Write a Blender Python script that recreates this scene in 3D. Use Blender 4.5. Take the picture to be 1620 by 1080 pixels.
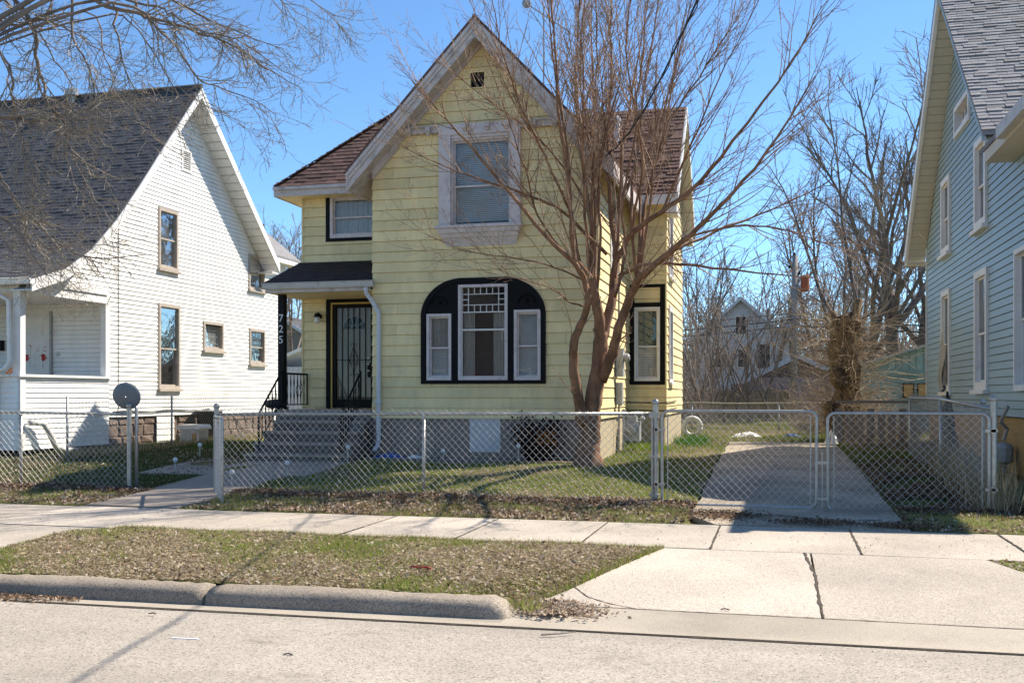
import bpy, math, random
import numpy as np
from mathutils import Vector, Matrix

for o in list(bpy.data.objects):
    bpy.data.objects.remove(o, do_unlink=True)
scene = bpy.context.scene
COL = scene.collection
R = math.radians

# ------------------------------------------------------------------ camera
cam_data = bpy.data.cameras.new('camera')
cam_data.sensor_width = 36.0
cam_data.sensor_fit = 'HORIZONTAL'
cam_data.lens = 36.0 * 1600 / 1620
cam_data.shift_y = 84.0 / 1620
cam_data.clip_start = 0.1
cam_data.clip_end = 2000
cam = bpy.data.objects.new('camera', cam_data)
COL.objects.link(cam)
cam.location = (0, 0, 1.5)
cam.rotation_euler = (R(90), 0, math.atan(405 / 1600))
scene.camera = cam

# ------------------------------------------------------------------ daylight
SUN_EL, SUN_AZ = R(48.5), math.atan2(1.0, 0.85)        # azimuth from +Y towards +X
SUN_DIR = Vector((math.sin(SUN_AZ) * math.cos(SUN_EL), math.cos(SUN_AZ) * math.cos(SUN_EL), math.sin(SUN_EL)))
world = bpy.data.worlds.new('World')
scene.world = world
world.use_nodes = True
wn, wl = world.node_tree.nodes, world.node_tree.links
for n in list(wn):
    wn.remove(n)
w_out = wn.new('ShaderNodeOutputWorld')
w_bg = wn.new('ShaderNodeBackground')
w_sky = wn.new('ShaderNodeTexSky')
w_sky.sky_type = 'NISHITA'
w_sky.sun_disc = False
w_sky.sun_elevation = SUN_EL
w_sky.sun_rotation = SUN_AZ
w_sky.altitude = 2600
w_sky.air_density = 1.0
w_sky.dust_density = 0.05
w_sky.ozone_density = 4.0
w_bg.inputs['Strength'].default_value = 0.1
w_tint = wn.new('ShaderNodeMix'); w_tint.data_type = 'RGBA'; w_tint.blend_type = 'MULTIPLY'     # clear, slightly cyan spring sky all round
w_tint.inputs[0].default_value = 1.0
w_tint.inputs[7].default_value = (0.80, 0.965, 1.0, 1)
wl.new(w_sky.outputs[0], w_tint.inputs[6])
wl.new(w_tint.outputs[2], w_bg.inputs['Color'])
wl.new(w_bg.outputs[0], w_out.inputs['Surface'])
sun_data = bpy.data.lights.new('sun', 'SUN')
sun_data.energy = 3.9
sun_data.angle = R(0.55)
sun_data.color = (1.0, 0.915, 0.79)
sun = bpy.data.objects.new('sun', sun_data)
COL.objects.link(sun)
sun.location = (30, 20, 40)
sun.rotation_euler = SUN_DIR.to_track_quat('Z', 'Y').to_euler()
vs = scene.view_settings
vs.view_transform = 'Standard'
vs.look = 'None'
vs.exposure = 1.24
vs.gamma = 1.0
vs.use_curve_mapping = False
scene.cycles.max_bounces = 6
scene.cycles.transparent_max_bounces = 12

# ------------------------------------------------------------------ materials
def _mat(name):
    m = bpy.data.materials.new(name)
    m.use_nodes = True
    nt = m.node_tree
    return m, nt.nodes, nt.links, nt.nodes['Principled BSDF']

def mix(N, L, fac, a, b, mode='MIX'):
    x = N.new('ShaderNodeMix'); x.data_type = 'RGBA'; x.blend_type = mode
    for sock, v in ((x.inputs[0], fac), (x.inputs[6], a), (x.inputs[7], b)):
        if hasattr(v, 'links'):
            L.new(v, sock)
        elif isinstance(v, (int, float)):
            sock.default_value = v
        else:
            sock.default_value = (*v[:3], 1)
    return x.outputs[2]

def noise(N, L, scale, detail=4, rough=0.6, stretch=None, coord='Object', dist=0.0):
    tc = N.new('ShaderNodeTexCoord')
    src = tc.outputs[coord]
    if coord == 'World':
        pass
    mp = N.new('ShaderNodeMapping')
    L.new(src, mp.inputs[0])
    if stretch:
        mp.inputs['Scale'].default_value = stretch
    t = N.new('ShaderNodeTexNoise')
    t.inputs['Scale'].default_value = scale
    t.inputs['Detail'].default_value = detail
    t.inputs['Roughness'].default_value = rough
    t.inputs['Distortion'].default_value = dist
    L.new(mp.outputs[0], t.inputs['Vector'])
    return t.outputs['Fac']

def ramp(N, L, fac, stops):
    r = N.new('ShaderNodeValToRGB')
    e = r.color_ramp.elements
    while len(e) < len(stops):
        e.new(0.5)
    for el, (p, c) in zip(e, stops):
        el.position = p
        el.color = (*c, 1) if len(c) == 3 else c
    L.new(fac, r.inputs[0])
    return r.outputs[0]

def grey(v):
    return (v, v, v)

def bump(N, L, b, height, strength=0.3, dist=0.01):
    n = N.new('ShaderNodeBump')
    n.inputs['Strength'].default_value = strength
    n.inputs['Distance'].default_value = dist
    L.new(height, n.inputs['Height'])
    L.new(n.outputs[0], b.inputs['Normal'])

def plain(name, col, rough=0.7, var=0.12, scale=3.0, bumpv=0.0, bscale=60, metal=0.0, per_obj=0.0, dirt=None, stretch=None, spec=0.4, streak=0.0):
    """a painted, stained or mineral surface: base colour, soft blotches, optional dirt and per-piece variation"""
    m, N, L, b = _mat(name)
    f = noise(N, L, scale, 5, 0.65, stretch)
    lo = tuple(c * (1 - var) for c in col); hi = tuple(min(1, c * (1 + var)) for c in col)
    c = ramp(N, L, f, [(0.3, lo), (0.7, hi)])
    if dirt:
        dcol, amt, dscale = dirt
        f2 = noise(N, L, dscale, 6, 0.7)
        k = ramp(N, L, f2, [(0.52, grey(0)), (0.72, grey(amt))])
        c = mix(N, L, k, c, dcol)
    if streak:
        fs_ = noise(N, L, 1.3, 6, 0.75, (2.0, 2.0, 0.5))
        c = mix(N, L, 1.0, c, ramp(N, L, fs_, [(0.35, grey(1 - streak)), (0.6, grey(1.04))]), 'MULTIPLY')
    if per_obj:
        oi = N.new('ShaderNodeObjectInfo')
        k = ramp(N, L, oi.outputs['Random'], [(0, grey(1 - per_obj)), (1, grey(1 + per_obj))])
        c = mix(N, L, 1.0, c, k, 'MULTIPLY')
    L.new(c, b.inputs['Base Color'])
    b.inputs['Roughness'].default_value = rough
    b.inputs['Metallic'].default_value = metal
    b.inputs['Specular IOR Level'].default_value = spec
    if bumpv:
        bump(N, L, b, noise(N, L, bscale, 4, 0.6, stretch), bumpv)
    return m

def attr_mat(name, rough=0.9, trans=0.3):
    m, N, L, b = _mat(name)
    a = N.new('ShaderNodeAttribute'); a.attribute_name = 'col'
    L.new(a.outputs['Color'], b.inputs['Base Color'])
    b.inputs['Roughness'].default_value = rough
    b.inputs['Specular IOR Level'].default_value = 0.2
    tr = N.new('ShaderNodeBsdfTranslucent'); L.new(a.outputs['Color'], tr.inputs['Color'])
    mx = N.new('ShaderNodeMixShader'); mx.inputs[0].default_value = trans
    out = N['Material Output']
    L.new(b.outputs[0], mx.inputs[1]); L.new(tr.outputs[0], mx.inputs[2]); L.new(mx.outputs[0], out.inputs['Surface'])
    return m

def glass_mat(name, tint=(0.9, 0.93, 0.95), refl=0.5):
    m = bpy.data.materials.new(name); m.use_nodes = True
    N, L = m.node_tree.nodes, m.node_tree.links
    for n in list(N):
        N.remove(n)
    o = N.new('ShaderNodeOutputMaterial'); t = N.new('ShaderNodeBsdfTransparent'); g = N.new('ShaderNodeBsdfGlossy')
    t.inputs[0].default_value = (*tint, 1)
    g.inputs['Roughness'].default_value = 0.02
    fr = N.new('ShaderNodeFresnel'); fr.inputs[0].default_value = 1.45
    ad = N.new('ShaderNodeMath'); ad.operation = 'MULTIPLY_ADD'
    ad.inputs[1].default_value = refl; ad.inputs[2].default_value = 0.015
    L.new(fr.outputs[0], ad.inputs[0])
    tc = N.new('ShaderNodeTexCoord'); ns = N.new('ShaderNodeTexNoise'); ns.inputs['Scale'].default_value = 2.2
    L.new(tc.outputs['Object'], ns.inputs['Vector'])
    bp = N.new('ShaderNodeBump'); bp.inputs['Strength'].default_value = 0.03; bp.inputs['Distance'].default_value = 0.05
    L.new(ns.outputs['Fac'], bp.inputs['Height']); L.new(bp.outputs[0], g.inputs['Normal'])
    mx = N.new('ShaderNodeMixShader')
    L.new(ad.outputs[0], mx.inputs[0]); L.new(t.outputs[0], mx.inputs[1]); L.new(g.outputs[0], mx.inputs[2])
    L.new(mx.outputs[0], o.inputs['Surface'])
    return m

M = {}
M['yellow'] = plain('yellow_siding_paint', (0.82, 0.66, 0.345), 0.6, 0.10, 1.1, 0.2, 70, streak=0.10, per_obj=0.09, dirt=((0.44, 0.39, 0.25), 0.4, 2.6), stretch=(1, 1, 1))
M['white_vinyl'] = plain('white_siding', (0.80, 0.79, 0.76), 0.5, 0.05, 1.0, 0.05, 60, streak=0.08, dirt=((0.5, 0.46, 0.4), 0.45, 1.1))
M['blue_vinyl'] = plain('blue_green_vinyl_siding', (0.29, 0.375, 0.39), 0.42, 0.06, 1.2, 0.05, 120, per_obj=0.03)
M['white_trim'] = plain('white_trim', (0.74, 0.72, 0.69), 0.5, 0.06, 4, 0.1, 70, dirt=((0.4, 0.36, 0.31), 0.4, 5))
M['beige_soffit'] = plain('beige_soffit', (0.56, 0.52, 0.42), 0.55, 0.05, 2)
M['mauve_trim'] = plain('weathered_mauve_trim', (0.64, 0.565, 0.55), 0.65, 0.12, 5, 0.25, 50, dirt=((0.28, 0.23, 0.2), 0.6, 9))
M['old_frame'] = plain('weathered_window_paint', (0.40, 0.35, 0.30), 0.7, 0.15, 6, 0.3, 50, dirt=((0.22, 0.17, 0.12), 0.7, 9))
M['rake'] = plain('weathered_grey_trim', (0.57, 0.50, 0.47), 0.7, 0.14, 4, 0.3, 40, dirt=((0.2, 0.16, 0.13), 0.7, 6))
M['black'] = plain('black_paint', (0.006, 0.006, 0.007), 0.6, 0.2, 6, 0.1, 40, spec=0.15)
M['iron'] = plain('black_wrought_iron', (0.007, 0.0065, 0.0065), 0.6, 0.3, 20, 0.2, 80, spec=0.2)
M['concrete_wall'] = plain('foundation_parging', (0.25, 0.21, 0.175), 0.9, 0.15, 2.5, 0.4, 25, dirt=((0.12, 0.1, 0.09), 0.5, 3))
M['foundation_tan'] = plain('tan_foundation_paint', (0.42, 0.35, 0.23), 0.85, 0.12, 3, 0.35, 30, dirt=((0.2, 0.16, 0.1), 0.5, 3))
M['tread'] = plain('pale_step_tread', (0.30, 0.245, 0.20), 0.9, 0.2, 4, 0.4, 35)  # treads paler than the risers, so each step stands out
M['steps'] = plain('old_step_concrete', (0.13, 0.105, 0.09), 0.9, 0.2, 3, 0.4, 35, dirt=((0.16, 0.2, 0.24), 0.5, 2.2))
M['panel_grey'] = plain('grey_board', (0.52, 0.53, 0.54), 0.8, 0.08, 5, 0.1, 40)
M['brown_shingle'] = plain('brown_asphalt_shingle', (0.115, 0.062, 0.05), 0.9, 0.3, 7, 0.6, 120, per_obj=0.3)
M['dark_shingle'] = plain('dark_brown_porch_shingle', (0.035, 0.022, 0.022), 0.85, 0.3, 9, 0.5, 120, per_obj=0.2)
M['grey_shingle'] = plain('grey_asphalt_shingle', (0.215, 0.208, 0.212), 0.9, 0.25, 8, 0.6, 130, per_obj=0.25)
M['black_shingle'] = plain('charcoal_asphalt_shingle', (0.062, 0.062, 0.068), 0.9, 0.5, 5, 0.6, 130)
M['galv'] = plain('galvanised_steel', (0.40, 0.385, 0.36), 0.38, 0.2, 14, 0.1, 60, metal=0.5)
M['galv_dark'] = plain('weathered_galvanised_steel', (0.34, 0.34, 0.33), 0.55, 0.2, 14, 0.1, 60, metal=0.35)
M['wire'] = plain('galvanised_wire', (0.50, 0.475, 0.44), 0.45, 0.2, 20, metal=0.15, spec=0.6)
M['wire_old'] = plain('old_fence_wire', (0.34, 0.31, 0.26), 0.7, 0.2, 10, metal=0.1)
M['gutter'] = plain('painted_gutter', (0.52, 0.50, 0.47), 0.5, 0.08, 4, dirt=((0.22, 0.19, 0.16), 0.6, 6))
M['downspout'] = plain('white_downspout', (0.60, 0.61, 0.63), 0.45, 0.06, 5, dirt=((0.3, 0.28, 0.26), 0.5, 5))
M['stone'] = plain('brown_foundation_stone', (0.17, 0.125, 0.10), 0.95, 0.45, 6, 1.0, 9)
M['plywood'] = plain('plywood', (0.44, 0.27, 0.10), 0.75, 0.18, 4, 0.1, 30, stretch=(1, 1, 6))
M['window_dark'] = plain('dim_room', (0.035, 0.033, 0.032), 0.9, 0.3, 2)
M['blind'] = plain('window_blind', (0.68, 0.63, 0.57), 0.7, 0.05, 3)
M['curtain'] = plain('lace_curtain', (0.46, 0.41, 0.35), 0.9, 0.2, 6, stretch=(12, 12, 1))
M['green_shade'] = plain('green_roller_shade', (0.12, 0.16, 0.14), 0.8, 0.05, 3)
M['glass'] = glass_mat('window_glass')
M['screen_glass'] = glass_mat('storm_window', (0.80, 0.78, 0.75), 0.12)
M['leaf'] = attr_mat('dry_leaves')
M['grass'] = attr_mat('grass_blades', 0.8, 0.45)
M['rubber'] = plain('black_rubber', (0.015, 0.015, 0.016), 0.6, 0.1, 5)
M['cable'] = plain('cable_sheath', (0.012, 0.012, 0.014), 0.6, 0.1, 5)
M['meter'] = plain('grey_meter_metal', (0.36, 0.37, 0.38), 0.5, 0.12, 8, metal=0.2)
M['dish'] = plain('grey_dish_enamel', (0.15, 0.175, 0.20), 0.55, 0.05, 6)
M['white_plastic'] = plain('white_plastic', (0.72, 0.70, 0.66), 0.4, 0.06, 6, dirt=((0.4, 0.36, 0.3), 0.5, 8))
M['red'] = plain('red_print', (0.5, 0.02, 0.03), 0.6, 0.2, 30)
M['rattan'] = plain('orange_rattan', (0.55, 0.22, 0.05), 0.5, 0.2, 30)
M['teal_wood'] = plain('teal_painted_boards', (0.20, 0.30, 0.285), 0.8, 0.2, 3, 0.4, 20, per_obj=0.15, dirt=((0.2, 0.22, 0.2), 0.5, 3))
M['purple_wood'] = plain('mauve_garage_siding', (0.30, 0.235, 0.26), 0.85, 0.12, 2, per_obj=0.08)
M['purple_roof'] = plain('brown_garage_gable', (0.10, 0.075, 0.075), 0.9, 0.2, 3, per_obj=0.1)
M['far_white'] = plain('pale_house_siding', (0.56, 0.57, 0.60), 0.8, 0.08, 1.0)
M['fence_wood'] = plain('tan_fence_wood', (0.30, 0.20, 0.10), 0.9, 0.25, 3, 0.4, 25, per_obj=0.2, stretch=(6, 6, 1))
M['old_wood'] = plain('weathered_wood', (0.20, 0.18, 0.16), 0.9, 0.3, 4, 0.5, 20, stretch=(8, 8, 1))
M['bark_red'] = plain('reddish_brown_bark', (0.235, 0.125, 0.07), 0.9, 0.5, 7, 1.0, 34, stretch=(1, 1, 0.3), dirt=((0.09, 0.06, 0.045), 0.8, 5))
M['twig'] = plain('pale_twig_bark', (0.31, 0.20, 0.13), 0.85, 0.3, 12)
M['twig_light'] = plain('tan_twig_bark', (0.28, 0.235, 0.185), 0.85, 0.3, 12)
M['bark_grey'] = plain('grey_brown_bark', (0.19, 0.155, 0.13), 0.95, 0.35, 4, 0.8, 14, stretch=(1, 1, 0.3))
M['bark_dark'] = plain('dark_bark', (0.13, 0.10, 0.085), 0.95, 0.3, 3, 0.8, 10, stretch=(1, 1, 0.3))
M['stump'] = plain('ivy_covered_stump_bark', (0.15, 0.105, 0.065), 0.95, 0.6, 6, 1.0, 16)
M['straw'] = plain('dry_shoots', (0.36, 0.28, 0.19), 0.9, 0.3, 5)
M['brush'] = plain('dry_brush_stems', (0.29, 0.225, 0.18), 0.9, 0.35, 2)
M['tarp_blue'] = plain('blue_plastic', (0.03, 0.09, 0.28), 0.5, 0.2, 6)
M['red_paint'] = plain('red_vehicle_paint', (0.30, 0.012, 0.02), 0.35, 0.1, 5)
M['tyre'] = plain('tyre_rubber', (0.015, 0.015, 0.015), 0.8, 0.2, 8)
M['transformer'] = plain('rusty_transformer', (0.32, 0.085, 0.03), 0.7, 0.2, 8)
M['pole'] = plain('grey_utility_pole_wood', (0.26, 0.235, 0.215), 0.9, 0.2, 4, 0.4, 18, stretch=(6, 6, 0.5))
M['bulb'] = plain('frosted_globe', (0.70, 0.71, 0.70), 0.25, 0.05, 8)
M['shrub'] = plain('dead_shrub', (0.05, 0.03, 0.025), 0.95, 0.4, 6)
M['yellow_jamb'] = plain('yellow_door_jamb', (0.60, 0.42, 0.12), 0.6, 0.1, 5)
M['door_grey'] = plain('inner_door_grey', (0.50, 0.48, 0.46), 0.6, 0.05, 3)
M['brass'] = plain('satin_metal_knob', (0.6, 0.55, 0.45), 0.3, 0.1, 5, metal=0.8)

def concrete(name, base, speck=0.25, stain=0.25, fine=130, joints=None, spot=None, chips=0):
    m, N, L, b = _mat(name)
    f1 = noise(N, L, 0.7, 5, 0.6)
    c = ramp(N, L, f1, [(0.3, tuple(v * (1 - stain) for v in base)), (0.65, tuple(v * (1 + stain * 0.45) for v in base))])
    f3 = noise(N, L, 5.5, 6, 0.75)
    k3 = ramp(N, L, f3, [(0.56, grey(0)), (0.76, grey(0.30))])
    c = mix(N, L, k3, c, tuple(v * 0.45 for v in base))
    f2 = noise(N, L, fine, 3, 0.8)
    if chips:
        tcv = N.new('ShaderNodeTexCoord'); vo = N.new('ShaderNodeTexVoronoi'); vo.inputs['Scale'].default_value = chips
        L.new(tcv.outputs['Object'], vo.inputs['Vector'])
        sx = N.new('ShaderNodeSeparateColor'); L.new(vo.outputs['Color'], sx.inputs[0])
        kc = ramp(N, L, sx.outputs[0], [(0.0, grey(0.45)), (0.12, grey(0.62)), (0.2, grey(0.93)), (0.85, grey(1.05)), (1.0, grey(1.35))])
        c = mix(N, L, 1.0, c, kc, 'MULTIPLY')
    k = ramp(N, L, f2, [(0.36, grey(1 - speck * 2.0)), (0.5, grey(1.0)), (0.66, grey(1 + speck * 0.8))])
    c = mix(N, L, 1.0, c, k, 'MULTIPLY')
    if spot:
        c = spot(N, L, c)
    L.new(c, b.inputs['Base Color'])
    b.inputs['Roughness'].default_value = 0.92
    b.inputs['Specular IOR Level'].default_value = 0.25
    bump(N, L, b, f2, 0.5, 0.004)
    return m

def road_wear(N, L, c):
    """lanes darkened by tyres and a few soft oil spots"""
    f = noise(N, L, 0.9, 4, 0.6, (0.10, 1.0, 1.0))
    c = mix(N, L, ramp(N, L, f, [(0.42, grey(0.0)), (0.66, grey(0.42))]), c, (0.19, 0.165, 0.135))
    f = noise(N, L, 1.6, 3, 0.5, (0.7, 1.3, 1.0))
    c = mix(N, L, ramp(N, L, f, [(0.66, grey(0.0)), (0.76, grey(0.55))]), c, (0.13, 0.11, 0.09))
    f = noise(N, L, 7.0, 5, 0.7)
    return mix(N, L, ramp(N, L, f, [(0.62, grey(0.0)), (0.80, grey(0.4))]), c, (0.5, 0.45, 0.38))
def slab_wear(N, L, c):
    oi = N.new('ShaderNodeObjectInfo')
    c = mix(N, L, 1.0, c, ramp(N, L, oi.outputs['Random'], [(0, (0.84, 0.83, 0.82)), (1, (1.06, 1.05, 1.04))]), 'MULTIPLY')
    f = noise(N, L, 2.3, 5, 0.7)
    return mix(N, L, ramp(N, L, f, [(0.58, grey(0.0)), (0.78, grey(0.35))]), c, (0.24, 0.20, 0.155))
M['road'] = concrete('chip_sealed_road', (0.385, 0.34, 0.285), 0.10, 0.18, 160, chips=95, spot=road_wear)
M['gutter_pan'] = concrete('gutter_concrete', (0.38, 0.33, 0.265), 0.18, 0.2, 110)
M['kerb'] = concrete('kerb_concrete', (0.31, 0.26, 0.205), 0.16, 0.35, 60, chips=150)
M['sidewalk'] = concrete('sidewalk_concrete', (0.485, 0.425, 0.355), 0.12, 0.22, 120, chips=150, spot=slab_wear)
M['drive'] = concrete('driveway_concrete', (0.40, 0.335, 0.255), 0.3, 0.45, 70, chips=60)
M['walk'] = concrete('front_walk_concrete', (0.36, 0.30, 0.245), 0.22, 0.2, 100)

def soil_mat():
    m, N, L, b = _mat('lawn_soil')
    f = noise(N, L, 0.9, 6, 0.7)
    g = noise(N, L, 14, 6, 0.75)
    c = ramp(N, L, f, [(0.36, (0.19, 0.145, 0.085)), (0.50, (0.15, 0.145, 0.055)), (0.66, (0.11, 0.14, 0.035))])
    k = ramp(N, L, g, [(0.3, grey(0.55)), (0.6, grey(1.25))])
    c = mix(N, L, 1.0, c, k, 'MULTIPLY')
    L.new(c, b.inputs['Base Color'])
    b.inputs['Roughness'].default_value = 1.0
    b.inputs['Specular IOR Level'].default_value = 0.1
    bump(N, L, b, g, 0.9, 0.03)
    return m
M['soil'] = soil_mat()
M['joint'] = plain('joint_dirt', (0.07, 0.055, 0.04), 1.0, 0.4, 20, 0.5, 60)
M['dirt'] = plain('bare_dirt', (0.15, 0.11, 0.075), 1.0, 0.3, 8, 0.8, 40)

# ------------------------------------------------------------------ building helpers
ORG = {}

class MB:
    """collects faces in world coordinates; build() links them as one mesh object"""
    def __init__(s):
        s.v, s.f = [], []
    def add(s, vs, fs):
        b = len(s.v)
        s.v.extend(vs)
        s.f.extend([tuple(i + b for i in f) for f in fs])
    def hexa(s, p):
        s.add(p, [(0, 3, 2, 1), (4, 5, 6, 7), (0, 1, 5, 4), (1, 2, 6, 5), (2, 3, 7, 6), (3, 0, 4, 7)])
    def box(s, x0, x1, y0, y1, z0, z1):
        s.hexa([(x0, y0, z0), (x1, y0, z0), (x1, y1, z0), (x0, y1, z0), (x0, y0, z1), (x1, y0, z1), (x1, y1, z1), (x0, y1, z1)])
    def pbox(s, P, a0, a1, z0, z1, n0, n1):
        s.hexa([P(a0, z0, n0), P(a1, z0, n0), P(a1, z0, n1), P(a0, z0, n1), P(a0, z1, n0), P(a1, z1, n0), P(a1, z1, n1), P(a0, z1, n1)])
    def slab(s, poly, d):
        """prism from a 3-D polygon pushed along the vector d"""
        n = len(poly); d = Vector(d)
        q = [tuple(Vector(p) + d) for p in poly]
        s.add([tuple(p) for p in poly] + q, [tuple(range(n - 1, -1, -1)), tuple(range(n, 2 * n))] + [(i, (i + 1) % n, n + (i + 1) % n, n + i) for i in range(n)])
    def tube(s, pts, rad, k=6, cap=True, flat=None):
        pts = [Vector(p) for p in pts]
        n = len(pts)
        if isinstance(rad, (int, float)):
            rad = [rad] * n
        t = (pts[1] - pts[0]).normalized()
        u = t.orthogonal().normalized()
        b = len(s.v)
        for i in range(n):
            if i == 0: d = pts[1] - pts[0]
            elif i == n - 1: d = pts[-1] - pts[-2]
            else: d = pts[i + 1] - pts[i - 1]
            if d.length_squared < 1e-14: d = t
            t = d.normalized()
            u = u - t * u.dot(t)
            if u.length_squared < 1e-9: u = t.orthogonal()
            u.normalize()
            w = t.cross(u)
            r = rad[i]
            for j in range(k):
                a = 2 * math.pi * j / k
                c, sn = math.cos(a) * r, math.sin(a) * r
                s.v.append((pts[i].x + u.x * c + w.x * sn, pts[i].y + u.y * c + w.y * sn, pts[i].z + u.z * c + w.z * sn))
        for i in range(n - 1):
            for j in range(k):
                j2 = (j + 1) % k
                s.f.append((b + i * k + j, b + i * k + j2, b + (i + 1) * k + j2, b + (i + 1) * k + j))
        if cap:
            s.f.append(tuple(b + j for j in range(k - 1, -1, -1)))
            s.f.append(tuple(b + (n - 1) * k + j for j in range(k)))
    def lathe(s, c, prof, k=12, axis='z'):
        c = Vector(c); b = len(s.v); n = len(prof)
        for r, h in prof:
            for j in range(k):
                a = 2 * math.pi * j / k
                x, y = r * math.cos(a), r * math.sin(a)
                p = (x, y, h) if axis == 'z' else ((x, h, y) if axis == 'y' else (h, x, y))
                s.v.append((c.x + p[0], c.y + p[1], c.z + p[2]))
        for i in range(n - 1):
            for j in range(k):
                j2 = (j + 1) % k
                s.f.append((b + i * k + j, b + i * k + j2, b + (i + 1) * k + j2, b + (i + 1) * k + j))
        s.f.append(tuple(b + j for j in range(k - 1, -1, -1)))
        s.f.append(tuple(b + (n - 1) * k + j for j in range(k)))
    def ball(s, c, r, k=10, sq=(1, 1, 1)):
        m = max(4, k // 2)
        prof = [(r * math.sin(math.pi * i / m), -r * math.cos(math.pi * i / m)) for i in range(m + 1)]
        prof[0] = (r * 0.02, -r); prof[-1] = (r * 0.02, r)
        b = len(s.v)
        s.lathe((0, 0, 0), prof, k)
        for i in range(b, len(s.v)):
            x, y, z = s.v[i]
            s.v[i] = (c[0] + x * sq[0], c[1] + y * sq[1], c[2] + z * sq[2])
    def build(s, name, mat, parent=None, smooth=False, loc=None):
        me = bpy.data.meshes.new(name)
        if parent is not None:
            o = ORG[parent.name]
        elif loc is not None:
            o = Vector(loc)
        else:
            a = np.array(s.v); o = Vector((float(a[:, 0].mean()), float(a[:, 1].mean()), float(a[:, 2].min())))
        me.from_pydata([(x - o.x, y - o.y, z - o.z) for x, y, z in s.v], [], s.f)
        if smooth:
            me.shade_smooth()
        me.materials.append(M[mat] if isinstance(mat, str) else mat)
        ob = bpy.data.objects.new(name, me)
        COL.objects.link(ob)
        if parent is not None:
            ob.parent = parent
        else:
            ob.location = o
        ORG[ob.name] = o
        return ob

def tag(o, label=None, cat=None, group=None, kind=None):
    if label: o['label'] = label
    if cat: o['category'] = cat
    if group: o['group'] = group
    if kind: o['kind'] = kind
    return o

def thing(name, loc, label, cat, group=None):
    o = bpy.data.objects.new(name, None)
    o.empty_display_size = 0.3
    COL.objects.link(o)
    o.location = loc
    ORG[o.name] = Vector(loc)
    return tag(o, label, cat, group)

def one(fn, name, mat, parent=None, smooth=False, loc=None):
    """one mesh object from a function that fills an MB"""
    mb = MB(); fn(mb)
    return mb.build(name, mat, parent, smooth, loc)

def pbx(name, mat, parent, P, *boxes):
    mb = MB()
    for b in boxes:
        mb.pbox(P, *b)
    return mb.build(name, mat, parent)

def front(Y):          # wall facing the street: a = X, n = towards the camera
    return lambda a, z, n: (a, Y - n, z)
def east(X):           # wall facing +X: a = Y
    return lambda a, z, n: (X + n, a, z)
def west(X):           # wall facing -X: a = Y
    return lambda a, z, n: (X - n, a, z)

def poly_iv(poly, z):
    xs = []
    n = len(poly)
    for i in range(n):
        (a0, z0), (a1, z1) = poly[i], poly[(i + 1) % n]
        if (z0 <= z <= z1) or (z1 <= z <= z0):
            if abs(z1 - z0) < 1e-9:
                xs += [a0, a1]
            else:
                xs.append(a0 + (a1 - a0) * (z - z0) / (z1 - z0))
    return (min(xs), max(xs)) if xs else None

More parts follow.
